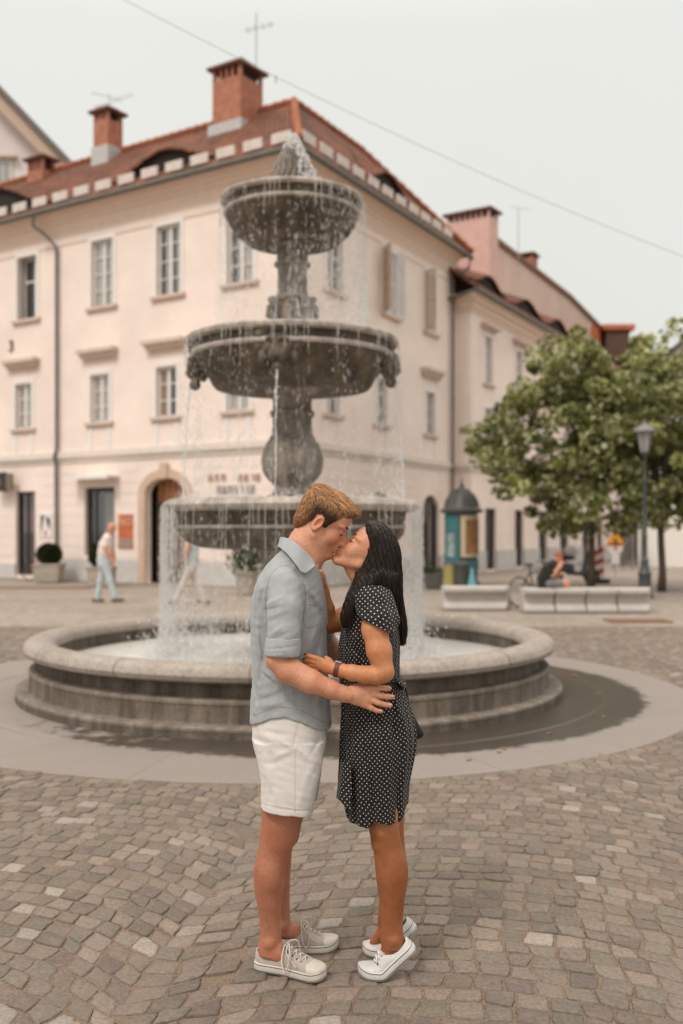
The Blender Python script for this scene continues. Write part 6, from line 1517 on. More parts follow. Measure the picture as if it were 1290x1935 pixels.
def wdir(p):
    px_ = 645+p.x/p.y*F; pv = HOR-(p.z-CAMZ)/p.y*F; t_ = min(1, max(0, (pv-1030)/70)); side = min(1, max(0, (px_-700)/30))
    lo = -.48*(1-side)+.26*side; return ((.02+.10*min(1, max(0, (px_-700)/50)))*(1-t_)+lo*t_, -.06*(1-side)*t_, -1)
pt_ = comb(hairw.data, Pb, wdir, g.uniform(.07, .20, len(Pb)), 10, .0012, g); paths = []; cols = []; rad2 = []
for q_ in pt_:
    if q_ is None: continue
    q_ = np.array(q_); c = g.uniform(.5, 1.3) if g.random() < .9 else g.uniform(1.5, 2.4); paths.append(q_[[0, 2, 4, 6, 8, 9]]); cols.append(np.array([.020, .013, .010])*c); rad2.append(g.uniform(.0005, .0009))
# loose ends and flyaways
for k in range(70):
    e = g.random()
    if e < .45: u0, v0, u1, v1, w_ = g.uniform(748, 766), g.uniform(1150, 1190), g.uniform(752, 769), g.uniform(1205, 1224), g.uniform(-8, 24)
    elif e < .75: u0, v0, u1, v1, w_ = g.uniform(648, 668), g.uniform(1140, 1160), g.uniform(644, 655), g.uniform(1178, 1196), g.uniform(-68, -52)
    elif e < .88: u0, v0, u1, v1, w_ = g.uniform(668, 676), g.uniform(1075, 1100), g.uniform(647, 664), g.uniform(1115, 1145), g.uniform(-30, 10)
    else: u0, v0, u1, v1, w_ = g.uniform(695, 745), g.uniform(988, 1000), g.uniform(700, 757), g.uniform(985, 1030), g.uniform(-20, 20)
    a, b_ = P3(u0, v0, w_), P3(u1, v1, w_); m_ = (a+b_)/2+np.array([g.normal(0, .004), 0, 0]); pts = [a*(1-t)**2+m_*2*t*(1-t)+b_*t*t for t in np.linspace(0, 1, 6)]
    paths.append(pts); cols.append(np.array([.03, .017, .012])); rad2.append(.0005 if e >= .75 else .0009)
strand_mesh('hair_strands', np.array(paths), np.array(rad2), np.array(cols), BLH, hairw)
# dress
m, t, N, L, b = node_mat('dress_dots'); at_ = N.new('ShaderNodeAttribute'); at_.attribute_name = 'suv'
mp = N.new('ShaderNodeMapping'); mp.inputs['Rotation'].default_value = (0, 0, R_(38)); mp.inputs['Scale'].default_value = (1/.0134,)*3; L.new(at_.outputs['Vector'], mp.inputs[0])
nw = noise(N, L, at_.outputs['Vector'], 14, 2); wv = N.new('ShaderNodeVectorMath'); wv.operation = 'ADD'; sc_n = N.new('ShaderNodeVectorMath'); sc_n.operation = 'SCALE'; sc_n.inputs['Scale'].default_value = 1.0
cmb = N.new('ShaderNodeCombineXYZ'); L.new(mth(N, L, 'MULTIPLY', nw, 1.1), cmb.inputs[0]); L.new(mp.outputs[0], wv.inputs[0]); L.new(cmb.outputs[0], wv.inputs[1])
vo = N.new('ShaderNodeTexVoronoi'); vo.voronoi_dimensions = '2D'; vo.inputs['Scale'].default_value = 1; vo.inputs['Randomness'].default_value = .10; L.new(wv.outputs[0], vo.inputs['Vector'])
dot = mth(N, L, 'MULTIPLY', mth(N, L, 'SUBTRACT', .160, vo.outputs['Distance']), 14); dot.node.use_clamp = True
v = mapping(N, L); g_ = noise(N, L, v, 25, 3)
c = mixc(N, L, dot, mixc(N, L, g_, (.009, .007, .008), (.016, .012, .013)), (.74, .72, .69)); L.new(c, b.inputs['Base Color']); b.inputs['Roughness'].default_value = .75; b.inputs['Specular IOR Level'].default_value = .25; b.inputs['Sheen Weight'].default_value = .08
bumpn(N, L, g_, .003, b); DRESS = m
S = SDF(.014)
S.stack(rows([(1108, 684, 716, 2, 46), (1118, 672, 728, 2, 68), (1135, 660, 740, 2, 82), (1160, 652, 748, 2, 80), (1190, 645, 753, 2, 74), (1215, 640, 755, 2, 70), (1250, 639, 754, 2, 66), (1280, 641, 754, 2, 64), (1292, 643, 757, 2, 64), (1305, 643, 763, 2, 68), (1335, 644, 774, 2, 76), (1375, 643, 784, 2, 82), (1410, 642, 784, 2, 84), (1450, 642, 777, 2, 84), (1480, 641, 771, 2, 84), (1520, 645, 767, 2, 84), (1560, 648, 764, 2, 85), (1580, 649, 763, 2, 85)]), n=2.15)
# cap sleeves
S.cone(P3(690, 1140, 66), P3(672, 1160, 72), 28*KP, 27*KP, k=.02)
# waist frill at the back
S.ell(P3(758, 1293, -6), (.018, .09, .010), k=.006); S.ell(P3(752, 1288, -40), (.015, .04, .008), k=.006)
# sleeve opening
n1 = np.array([.42, 0, -.9]); 
def slv(X, Y, Z):
    v_ = np.interp(X, [P3(u_, 0, -90)[0] for u_ in (665, 678, 690, 710, 731, 745)], [P3(0, q_, -100)[2] for q_ in (1172, 1166, 1166, 1174, 1188, 1204)])
    d = np.maximum(v_-Z, (Y-(Y0-.128))*-1*-1) if False else np.where(Y < Y0-.150, v_-Z, np.where(Y < Y0-.125, np.minimum(v_-Z, .0+(Y0-.125-Y)*1.0), -1)); return d+0*X
def fdress(X, Y, Z):
    xc = P3(708, 0)[0]; th = np.arctan2(X-xc, -(Y-Y0)); amp = np.interp(Z, [P3(0, 1575)[2], P3(0, 1500)[2], P3(0, 1400)[2], P3(0, 1310)[2], P3(0, 1285)[2], P3(0, 1200)[2]], [.0060, .0055, .0038, .0028, .0030, .0018])
    return amp*(np.sin(th*9+Z*3+1)+.6*np.sin(th*17+Z*7)+.35*np.sin(th*29-Z*5))*.8+0*X
S.displace(fdress); S.displace(folds([(650, 1190, 690, 1230, 3, 5, -80), (648, 1215, 700, 1255, -3, 5, -80), (660, 1280, 735, 1284, -3, 4, -80), (740, 1200, 735, 1260, 3, 5, -80), (684, 1400, 700, 1560, 5, 7, -85), (700, 1420, 712, 1560, -5, 6, -85), (650, 1150, 668, 1185, 2.4, 4, -80), (735, 1300, 770, 1380, 3, 6, -60), (650, 1345, 690, 1352, -2.5, 5), (725, 1340, 760, 1420, -2.6, 6)]))
hem = lambda X: np.interp(X, [P3(u_, 0, -60)[0] for u_ in (632, 640, 648, 655, 675, 693, 703, 712, 737, 755, 768, 778)], [P3(0, q_, -60)[2] for q_ in (1500, 1508, 1522, 1552, 1558, 1564, 1556, 1550, 1558, 1553, 1540, 1530)])
S.custom(lambda X, Y, Z: hem(X)-Z-.006*np.sin(Y*60)+0*Y, (-9,)*3, (9,)*3, mode='i', k=.003)
S.shell(lambda X, Y, Z, d: np.where(Z < P3(0, 1470)[2], np.maximum(d, -(d+.0055)), d))
def duv(Pt):
    xc = P3(708, 0)[0]; th = np.arctan2((Pt[:, 0]-xc)*1.15, -(Pt[:, 1]-Y0)); return np.stack([th*.152, Pt[:, 2], 0*th], 1)
dress, _ = sdf_obj('dress', S, DRESS, WOM, .0031, uvf=duv)
S = SDF(.012); S.chain([P3(690, 1126, -48), P3(702, 1142, -68), P3(710, 1176, -90), P3(713, 1200, -97)], [27*KP, 29.5*KP, 29.5*KP, 30*KP], k=.012); S.cone(P3(718, 1132, -50), P3(730, 1172, -72), 24*KP, 24*KP, k=.02)
S.displace(lambda X, Y, Z: .0012*np.sin(X*190+Z*60)+0*Y)
A1, A2 = P3(677, 1165, -95), P3(742, 1196, -95)
S.custom(lambda X, Y, Z: (A1[2]+(X-A1[0])*(A2[2]-A1[2])/(A2[0]-A1[0])-Z)*.9+0*Y, (-9,)*3, (9,)*3, mode='i', k=.002)
S.shell(lambda X, Y, Z, d: np.where(Z < P3(0, 1140)[2], np.maximum(d, -(d+.0055)), d))
sdf_obj('sleeve', S, DRESS, dress, .0028, uvf=duv)
# wrap flap at the front hem
top = [P3(644, 1440, -30), P3(650, 1440, -66), P3(664, 1440, -80)]; bot = [P3(636, 1507, -34), P3(643, 1514, -70), P3(664, 1535, -92)]
fo_ = ribbon('dress_flap', top, bot, .002, DRESS, WOM); at = fo_.data.attributes.new('suv', 'FLOAT_VECTOR', 'POINT'); Pv = np.array([v_.co for v_ in fo_.data.vertices]); at.data.foreach_set('vector', duv(Pv).astype(np.float32).ravel())
# shoes, watch
shoe(WOM, (P3(806, 0, -25)[0], 3.632, 0), R_(180+3), .252, CANW, RUBW2, LACEW, bend=R_(40), hgt=1.0, flip=1, loops=False)
shoe(WOM, (P3(809, 0, 66)[0], 3.808, 0), R_(180-1), .252, CANW, RUBW2, LACEW, bend=R_(42), flip=-1, loops=False)
wa = MB(); a, b_ = P3(641, 1266, -96), P3(633, 1264, -94.5); ax = Vector(b_-a).normalized(); c0 = Vector((a+b_)/2)
up_ = Vector((0, 0, 1)); up_ = (up_-ax*up_.dot(ax)).normalized(); sd_ = ax.cross(up_)
n_ = 28; R1_ = 12.7*KP; V = []
for k in range(n_):
    t_ = 2*math.pi*k/n_; d_ = up_*math.cos(t_)+sd_*math.sin(t_)
    for o_, rr_ in ((-.008, R1_), (.008, R1_), (.008, R1_+.003), (-.008, R1_+.003)): V.append(c0+d_*rr_+ax*o_)
wa.add(V, [(k*4+j, k*4+(j+1) % 4, ((k+1) % n_)*4+(j+1) % 4, ((k+1) % n_)*4+j) for k in range(n_) for j in range(4)])
ws = wa.build('watch_strap', mat('strap_brown', (.12, .035, .022), .5, 60, .2), WOM, smooth=True, auto=40)
q = MB(); cw_ = c0+up_*(R1_+.004)+sd_*(-.0)
def hexring(c, u, v_, w_, a_, b2, h): 
    P = [c+u*(a_*s1)+v_*(b2*s2)+w_*(h*s3) for s3 in (0, 1) for s1, s2 in ((-1, -1), (1, -1), (1, 1), (-1, 1))]; return P
q.hexa(hexring(c0+up_*(R1_), ax, sd_, up_, .012, .013, .006)); q.build('watch_case', mat('watch_steel', (.55, .5, .46), .25, metal=.9), ws, bevel=.002)
q = MB(); dn = (-up_*.9-sd_*.0); 
for s_ in (-1,): q.hexa(hexring(c0-up_*(R1_+.0045), ax, sd_, up_, .010, .007, .003))
q.build('buckle', MATS['watch_steel'], ws)
# small black purse hanging behind her hip
S = SDF(.01); S.cone(P3(770, 1352, 30), P3(791, 1385, 34), .022, .017, sy=.7); S.cone(P3(768, 1352, 30), P3(768, 1396, 34), .02, .02, sy=.7); S.cone(P3(768, 1396, 34), P3(790, 1386, 34), .018, .017, sy=.7)
PU = thing('purse', 'small black leather purse peeking out behind the hip of the woman', 'bag', P3(770, 1390, 32)); sdf_obj('body', S, mat('black_leather', (.012, .011, .012), .35, 50, .2, .001), PU, .004)
q = MB(); q.tube([P3(790, 1378, 34), P3(776, 1345, 26), P3(764, 1290, 20)], .004, 6); q.build('strap', MATS['black_leather'], PU)
# ================================================================ TREES, BENCHES, KIOSK, STREET FURNITURE
m, t, N, L, b = node_mat('leaf_green'); a = N.new('ShaderNodeAttribute'); a.attribute_name = 'col'; L.new(a.outputs['Color'], b.inputs['Base Color']); b.inputs['Roughness'].default_value = .55
trn = N.new('ShaderNodeBsdfTranslucent'); L.new(a.outputs['Color'], trn.inputs[0]); ms = N.new('ShaderNodeMixShader'); ms.inputs[0].default_value = .42
L.new(b.outputs[0], ms.inputs[1]); L.new(trn.outputs[0], ms.inputs[2]); L.new(ms.outputs[0], N['Material Output'].inputs[0]); LEAF = m
BARK = mat('bark', (.10, .075, .055), .9, 7, .4, .01, stretch=(1, 1, .3))
def leaves(name, C, size, cols, parent, seed=0, up=.4):
    """one folded four-point leaf per centre"""
    g = np.random.default_rng(seed); n_ = len(C); C = np.asarray(C)
    d = g.normal(size=(n_, 3)); d[:, 2] -= .4; d /= np.linalg.norm(d, axis=1)[:, None]
    nn = g.normal(size=(n_, 3))*.9; nn[:, 2] += up*2; s = np.cross(d, nn); s /= np.linalg.norm(s, axis=1)[:, None]+1e-9; up_ = np.cross(s, d)
    L_ = (size*g.uniform(.6, 1.25, n_))[:, None]
    pts = np.stack([C-d*L_*.5, C-d*L_*.1+s*L_*.55+up_*L_*.1, C+d*L_*.55, C-d*L_*.1-s*L_*.55+up_*L_*.1], 1)
    V = pts.reshape(-1, 3); Q = (np.arange(4)[None]+4*np.arange(n_)[:, None])
    Fq = np.concatenate([Q[:, [0, 1, 2]], Q[:, [0, 2, 3]]]); me = fast_mesh(name, V, Fq, smooth=False)
    cc = np.repeat(cols, 4, 0); at = me.color_attributes.new('col', 'FLOAT_COLOR', 'POINT'); at.data.foreach_set('color', np.concatenate([cc, np.ones((len(cc), 1))], 1).astype(np.float32).ravel())
    return put(name, me, LEAF, parent)
def plane_tree(name, label, x, y, cx_, w_, d_, z0, z1, seed, lean=0.0, nl=15000, group='plane trees on the right'):
    T = thing(name, label, 'tree', (x, y, 0), group); g = np.random.default_rng(seed)
    tb = MB(); zt = z0+1.0
    tb.tube([(x, y, 0), (x+.02, y, .5), (x+lean*.3, y+.02, 1.3), (x+lean, y, zt)], [.13, .10, .09, .085], 9)
    tips = []
    for k in range(11):
        a = k*2.4+g.uniform(-.3, .3); ex = g.uniform(.35, .95); e = Vector((cx_+math.cos(a)*w_*ex*.8, y+math.sin(a)*d_*ex*.8, z0+(z1-z0)*g.uniform(.3, .9)))
        s_ = Vector((x+lean, y, zt-.25+g.uniform(-.2, .4))); mdl = s_.lerp(e, .45)+Vector((0, 0, .25)); tb.tube([s_, mdl, e], [.06, .035, .012], 6); tips += [mdl, e]
        for q_ in range(3):
            e2 = e+Vector(g.normal(size=3))*.6; tb.tube([mdl.lerp(e, .5), e2], [.02, .006], 5); tips.append(e2)
    tb.build('trunk', BARK, T, smooth=True)
    # clumps of leaves filling an uneven box-like crown
    nc = 190; cl = []
    while len(cl) < nc:
        p = g.uniform(-1, 1, 3); rr_ = (abs(p[0])**2.6+abs(p[1])**2.6+abs(p[2])**2.6)
        if rr_ > 1 or rr_ < .10: continue
        if p[2] > 1.18+.95*p[0]+.14*math.sin(p[0]*7+seed) and g.random() < .95: continue
        cl.append((cx_+p[0]*w_, y+p[1]*d_, (z0+z1)/2+p[2]*(z1-z0)/2))
    cl = np.array(cl+[tuple(q_) for q_ in tips]); 
    idx = g.integers(0, len(cl), nl); rad_ = g.uniform(.22, .55, len(cl))
    off = g.normal(size=(nl, 3)); off /= np.linalg.norm(off, axis=1)[:, None]; off *= (rad_[idx]*g.uniform(.35, 1.0, nl)**.5)[:, None]; off[:, 2] *= .7
    C = cl[idx]+off
    base = np.array([(.12, .14, .04), (.24, .255, .08), (.42, .42, .19), (.64, .62, .40)]); pr = g.choice(4, nl, p=[.28, .32, .26, .14])  # palest tones stand in for highlights on the leaves, put into the colour
    clb = g.uniform(.7, 1.35, len(cl))[idx][:, None]
    cols = base[pr]*g.uniform(.75, 1.25, (nl, 1))*clb
    leaves('crown', C, .15, cols, T, seed)
    return T
tx1 = (1116-645)/F*28
plane_tree('plane_tree', 'young plane tree with a pale green crown standing just left of the street lamp', tx1, 28, tx1+.1, 3.35, 2.2, 1.5, 6.95, 11, .12, nl=21000)
tx2 = (1250-645)/F*26.6
plane_tree('plane_tree', 'plane tree at the right edge of the photo, its trunk right of the lamp', tx2, 26.6, tx2+.55, 2.9, 2.0, 1.65, 6.5, 23, -.05, nl=15000)
# ---------------------------------------------------------------- concrete benches
CONC = mat('concrete_pale', (.50, .46, .43), .85, 4, .08, .004)
def bench(name, label, px0, px1, Y, Y2=None, ang=False):
    x0, x1 = (px0-645)/F*Y, (px1-645)/F*Y; T = thing(name, label, 'bench', ((x0+x1)/2, Y+.3, 0), 'concrete benches in the square'); g_ = .015
    q = MB(); V = []
    # cross section: wide seat slab, waist, wide foot
    sec = [(0.0, .0), (.62, .0), (.62, .07), (.50, .16), (.50, .30), (.66, .38), (.66, .46), (-.04, .46), (-.04, .38), (.12, .30), (.12, .16), (0, .07)]
    x1b = x1-g_; n_ = len(sec)
    A_ = [(x0+g_, Y+a_, b_) for a_, b_ in sec]; B_ = [(x1b+(.35*a_ if ang else 0), Y+a_+(.5 if False else 0), b_) for a_, b_ in sec]
    q.add(A_+B_, [tuple(range(n_)), tuple(range(n_, 2*n_))[::-1]]+[(i, n_+i, n_+(i+1) % n_, (i+1) % n_) for i in range(n_)]); q.build('seat_block', CONC, T, bevel=.012)
    q = MB(); q.box(x0+.05, x1-.05, Y+.045, Y+.06, .07, .14); q.build('recess_shadow_strip', mat('concrete_dark', (.30, .27, .25), .9), T) if False else None
    return T
bench('bench', 'separate pale concrete bench in front of the advertising kiosk', 838, 958, 20.4, ang=True)
lb = ['leftmost block of the row of four joined concrete benches, beside the bicycle wheel', 'second block from the left in the row of four concrete benches', 'third block from the left in the row of four concrete benches', 'right hand end block of the row of four concrete benches, below the street lamp']
for k in range(4): bench('bench', lb[k], 990+k*59.5, 990+(k+1)*59.5, 19.8, ang=(k == 3))
# ---------------------------------------------------------------- kiosk
kx, ky = (872-645)/F*29.6, 29.6
K = thing('advertising_kiosk', 'round advertising kiosk with a dark ribbed dome and two posters', 'kiosk', (kx, ky, 0)); KD = mat('kiosk_metal', (.085, .085, .08), .5, 4, .2); KT = mat('kiosk_teal', (.05, .17, .19), .6, 3, .2)
q = MB(); r_ = .50; q.lathe([(.0, 0), (r_+.03, 0), (r_+.03, .12), (r_-.02, .14), (r_-.02, 2.15), (0, 2.16)], (kx, ky, 0), 12); q.build('body', KD, K)
q = MB(); q.lathe([(r_+.02, 2.14), (r_+.12, 2.16), (r_+.14, 2.24), (r_+.05, 2.28), (r_+.02, 2.34), (r_-.03, 2.50), (r_-.12, 2.66), (r_-.27, 2.80), (.12, 2.87), (.07, 2.89), (.05, 2.95), (.07, 2.98), (.03, 3.03), (.015, 3.2), (0, 3.22)], (kx, ky, 0), 24)
for k in range(12):
    a = k/12*6.283; q.tube([(kx+R1_*math.cos(a), ky+R1_*math.sin(a), z) for R1_, z in ((r_+.02, 2.34), (r_-.02, 2.5), (r_-.11, 2.67), (r_-.26, 2.81), (.12, 2.88))], .015, 5)
q.build('dome', KD, K, smooth=True, auto=40)
def curved(name, a0, a1, z0, z1, rr_, m_, parent=K):
    q = MB(); n_ = 8; V = []
    for r2_ in (rr_, rr_+.012):
        for z in (z0, z1):
            for k in range(n_+1): a = R_(a0+(a1-a0)*k/n_); V.append((kx+r2_*math.cos(a), ky+r2_*math.sin(a), z))
    m1 = n_+1; Fs = []
    for k in range(n_): Fs += [(2*m1+k, 2*m1+k+1, 3*m1+k+1, 3*m1+k), (k+1, k, m1+k, m1+k+1), (m1+k, 3*m1+k, 3*m1+k+1, m1+k+1), (k, k+1, 2*m1+k+1, 2*m1+k)]
    return q.add(V, Fs).build(name, m_, parent)
curved('teal_poster', -176, -106, .62, 2.12, r_+.0, KT); curved('teal_band', -176, -20, .45, .75, r_+.003, KT)
o = curved('cream_poster', -100, -22, .85, 2.08, r_+.006, mat('poster_cream', (.62, .50, .36), .7)); curved('dark_portrait', -84, -30, .95, 1.95, r_+.02, mat('poster_brown', (.16, .075, .035), .7, 4, .5, col2=(.42, .22, .09)), o)
o = curved('pale_figure', -150, -122, .85, 1.55, r_+.014, mat('poster_pale', (.30, .36, .38), .7, 5, .5), K)
# litter bins in front of the kiosk
def bin_(name, label, px, Y, r_, h, m_, lid):
    x = (px-645)/F*Y; T = thing(name, label, 'litter bin', (x, Y, 0)); q = MB(); q.lathe([(0, .02), (r_*.85, .02), (r_, h*.9), (r_*1.04, h*.92), (r_*1.04, h*.95), (0, h*.95)], (x, Y, 0), 20); q.build('drum', m_, T, smooth=True, auto=40)
    q = MB(); q.lathe([(r_*1.06, h*.95), (r_*1.0, h), (r_*.4, h*1.05), (0, h*1.06)], (x, Y, 0), 20); q.build('lid', lid, T, smooth=True, auto=40)
bin_('litter_bin', 'yellow green litter bin standing left in front of the kiosk', 850, 27.6, .19, .72, mat('bin_yellow', (.42, .36, .14), .5), KD)
bin_('litter_bin', 'dark litter bin between the yellow bin and the blue cone', 872, 27.4, .20, .74, KD, KD)
x = (892-645)/F*27.2; q = MB(); q.lathe([(.0, .6), (.04, .6), (.05, .5), (.15, .03), (.22, .03), (.22, 0)][::-1], (x, 27.2, 0), 20); tag(q.build('traffic_cone', mat('cone_blue', (.14, .36, .42), .6), smooth=True, auto=40), 'light blue cone right of the litter bins', 'cone')
# ---------------------------------------------------------------- street lamp
lx, ly = (1218-645)/F*23.9, 23.9; LM = mat('lamp_iron', (.06, .065, .062), .5, 5, .2)
LP = thing('street_lamp', 'old style dark iron street lamp with a glass lantern in front of the tree', 'street lamp', (lx, ly, 0))
q = MB(); q.lathe([(.0, 0), (.20, 0), (.20, .12), (.15, .18), (.15, .62), (.17, .66), (.12, .74), (.085, .95), (.10, 1.0), (.065, 1.06), (.055, 1.6), (.075, 1.64), (.055, 1.68), (.045, 3.1), (.065, 3.15), (.04, 3.2), (.035, 3.75), (.07, 3.8), (.10, 3.86), (.10, 3.89), (0, 3.9)], (lx, ly, 0), 14); q.build('post', LM, LP, smooth=True, auto=45)
q = MB(); q.lathe([(.10, 3.9), (.19, 4.42), (.0, 4.42)], (lx, ly, 0), 6); q.build('lantern_glass', mat('lamp_glass', (.34, .34, .33), .15, 0), LP)
q = MB()
for k in range(6): a = k/6*6.283; q.tube([(lx+.10*math.cos(a), ly+.10*math.sin(a), 3.88), (lx+.195*math.cos(a), ly+.195*math.sin(a), 4.43)], .012, 5)
q.build('lantern_frame', LM, LP)
q = MB(); q.lathe([(.27, 4.42), (.28, 4.45), (.19, 4.56), (.08, 4.64), (.04, 4.66), (.03, 4.72), (0, 4.74)], (lx, ly, 0), 18); q.build('hood', mat('lamp_hood', (.20, .19, .18), .4), LP, smooth=True, auto=45)
for o_ in LP.children: o_.data.transform(Matrix.Translation((lx, ly, 0)) @ Matrix.Diagonal((1.0, 1.0, .90, 1)) @ Matrix.Translation((-lx, -ly, 0)))
# ---------------------------------------------------------------- road works signs and barrier
Y = 34; sx_ = (1162-645)/F*Y; TS = thing('warning_sign', 'orange warning sign over a white round sign and plate on one pole', 'road sign', (sx_, Y, 0))
PO = mat('pole_grey', (.45, .45, .45), .5); OR = mat('sign_orange', (.85, .22, .02), .5)
q = MB(); q.tube([(sx_, Y, 0), (sx_, Y, 1.62)], .03, 8); q.build('pole', PO, TS)
q = MB(); z = CAMZ-(1038-HOR)/F*Y
def disc(mb, x, y, z, r_, n_=20, th=.02): mb.add([(x+r_*math.cos(2*math.pi*k/n_), y, z+r_*math.sin(2*math.pi*k/n_)) for k in range(n_)]+[(x+r_*math.cos(2*math.pi*k/n_), y+th, z+r_*math.sin(2*math.pi*k/n_)) for k in range(n_)], [tuple(range(n_)), tuple(range(n_, 2*n_))[::-1]]+[(i, n_+i, n_+(i+1) % n_, (i+1) % n_) for i in range(n_)])
def tri(mb, x, y, z, s_, th=.02):
    P = [(x-s_, y, z-s_*.6), (x+s_, y, z-s_*.6), (x, y, z+s_*1.1)]; mb.add(P+[(a_, y+th, c_) for a_, _, c_ in P], [(0, 1, 2), (5, 4, 3), (0, 3, 4, 1), (1, 4, 5, 2), (2, 5, 3, 0)])
tri(q, sx_, Y-.05, CAMZ-(1020-HOR)/F*Y, .34); q.build('warning_triangle', OR, TS)
q = MB(); tri(q, sx_, Y-.065, CAMZ-(1020-HOR)/F*Y, .22, .01); q.build('triangle_face', mat('sign_yellow', (.85, .42, .03), .5), TS)
q = MB(); q.box(sx_-.05, sx_+.05, Y-.075, Y-.066, 1.20, 1.36); q.build('symbol', DMETAL, TS)
q = MB(); disc(q, sx_, Y-.05, z+.05, .24); q.build('round_sign', WHITE, TS); q = MB(); tri(q, sx_, Y-.06, z+.04, .09, .01); q.build('red_mark', mat('sign_red2', (.7, .08, .02), .5), TS)
q = MB(); q.box(sx_-.13, sx_+.13, Y-.05, Y-.03, CAMZ-(1066-HOR)/F*Y, CAMZ-(1048-HOR)/F*Y); q.build('plate', WHITE, TS)
Y = 31; bx_ = (1132-645)/F*Y; BB = thing('striped_barrier_board', 'red and white striped barrier board right of the tree trunk', 'barrier', (bx_, Y, 0))
zt_ = CAMZ-(1040-HOR)/F*Y; q = MB(); q.box(bx_-.15, bx_+.15, Y, Y+.04, .15, zt_); q.build('board', WHITE, BB)
for k in range(3):
    z0 = .2+k*.32; q = MB(); q.add([(bx_-.14, Y-.004, z0), (bx_+.14, Y-.004, z0+.12), (bx_+.14, Y-.004, z0+.28), (bx_-.14, Y-.004, z0+.16)], [(0, 1, 2, 3)]); q.build('stripe', mat('stripe_red', (.50, .05, .03), .5), BB)
q = MB(); q.box(bx_-.3, bx_+.3, Y-.15, Y+.25, 0, .12); q.build('foot', mat('rubber_dark', (.05, .045, .04), .8), BB)
# round sign on the far wall seen above the bench sitter
Y = 36; x = (1088-645)/F*Y; T = thing('parking_sign', 'small dark blue and white sign hanging among the lowest leaves', 'road sign', (x, Y, 0)); q = MB(); q.tube([(x, Y, 0), (x, Y, 2.3)], .025, 6); q.build('pole', PO, T)
q = MB(); q.box(x-.22, x+.22, Y-.05, Y-.03, CAMZ-(1002-HOR)/F*Y, CAMZ-(985-HOR)/F*Y+.1); q.build('plate', mat('sign_navy', (.05, .07, .12), .5), T)
q = MB(); q.box(x-.12, x+.12, Y-.058, Y-.051, CAMZ-(996-HOR)/F*Y, CAMZ-(991-HOR)/F*Y+.1); q.build('white_mark', WHITE, T)
# ---------------------------------------------------------------- bicycles and scooter
def torus(mb, c, r_, rt, ax, n_=28, nt_=6):
    """wheel whose axle points along ax (horizontal)"""
    ax = Vector(ax).normalized(); u = Vector((0, 0, 1)); v_ = ax.cross(u); V = []
    for k in range(n_):
        a = 2*math.pi*k/n_; rad_ = u*math.cos(a)+v_*math.sin(a)
        for j in range(nt_):
            b_ = 2*math.pi*j/nt_; V.append(Vector(c)+rad_*(r_+rt*math.cos(b_))+ax*rt*math.sin(b_))
    mb.add(V, [(k*nt_+j, k*nt_+(j+1) % nt_, ((k+1) % n_)*nt_+(j+1) % nt_, ((k+1) % n_)*nt_+j) for k in range(n_) for j in range(nt_)]); return mb
def bicycle(label, x, y, ang, m_, sc_=1.0):
    """rear wheel at (x, y), heading ang"""
    T = thing('bicycle', label, 'bicycle', (x, y, 0)); d = Vector((math.cos(ang), math.sin(ang), 0)); ax = Vector((-d.y, d.x, 0)); O = Vector((x, y, 0)); P = lambda a, z: O+d*a*sc_+Vector((0, 0, z*sc_))
    RUB = mat('rubber_dark', (.05, .045, .04), .8); CH = mat('steel', (.4, .4, .4), .35, metal=.6)
    for a_ in (0, 1.05):
        q = MB(); torus(q, P(a_, .33), .31*sc_, .02, ax); wo = q.build('wheel', RUB, T, smooth=True)
        q = MB()
        for k in range(14): b_ = k/14*6.283; q.tube([P(a_, .33), P(a_, .33)+(Vector((0, 0, 1))*math.cos(b_)+d*math.sin(b_))*.3*sc_], .0022, 3)
        q.build('spokes', CH, wo)
    q = MB()
    for a_, b_ in (((0, .33), (.42, .32)), ((0, .33), (.33, .75)), ((.42, .32), (.30, .86)), ((.33, .72), (.86, .78)), ((.42, .32), (.86, .74)), ((.84, .90), (1.05, .33))): q.tube([P(*a_), P(*b_)], .017, 6)
    q.build('frame', m_, T, smooth=True)
    q = MB(); q.tube([P(.84, .92)-ax*.27, P(.80, .98)-ax*.1, P(.84, .98), P(.80, .98)+ax*.1, P(.76, .95)+ax*.28], .014, 6); q.build('handlebar', CH, T, smooth=True)
    q = MB(); q.ball(P(.28, .90), (.12, .07, .035)); q.build('saddle', RUB, T, smooth=True)
    return T
bicycle('dark bicycle leaning behind the leftmost joined bench, its wheel showing in the gap', (972-645)/F*21+.1, 21.0, R_(35), DMETAL, 1.0)
bicycle('black and red bicycle parked by the left shop doorway', (56-645)/F*32.2, 32.2, R_(60), mat('bike_red', (.35, .04, .03), .4), .95)
# motor scooter with a white top case
Y = 30; x = (1080-645)/F*Y; T = thing('motor_scooter', 'parked motor scooter with a white top box behind the sitting man', 'scooter', (x, Y, 0)); RUB = MATS['rubber_dark']
for a_ in (-.5, .6): q = MB(); torus(q, (x+a_, Y, .25), .19, .06, (0, 1, 0)); q.build('wheel', RUB, T, smooth=True)
S = SDF(.08); S.cone((x-.55, Y, .55), (x-.05, Y, .5), .16, .14); S.cone((x-.1, Y, .35), (x+.35, Y, .33), .07, .07); S.cone((x+.35, Y, .33), (x+.48, Y, .95), .08, .09); sdf_obj('body', S, mat('scooter_grey', (.12, .12, .13), .3), T, .025)
S = SDF(.06); S.ell((x-.2, Y, .80), (.34, .14, .07)); sdf_obj('saddle', S, RUB, T, .025)
S = SDF(.06); S.ell((x-.02, Y-.05, 1.02), (.22, .2, .17)); sdf_obj('top_box', S, WHITE, T, .025)
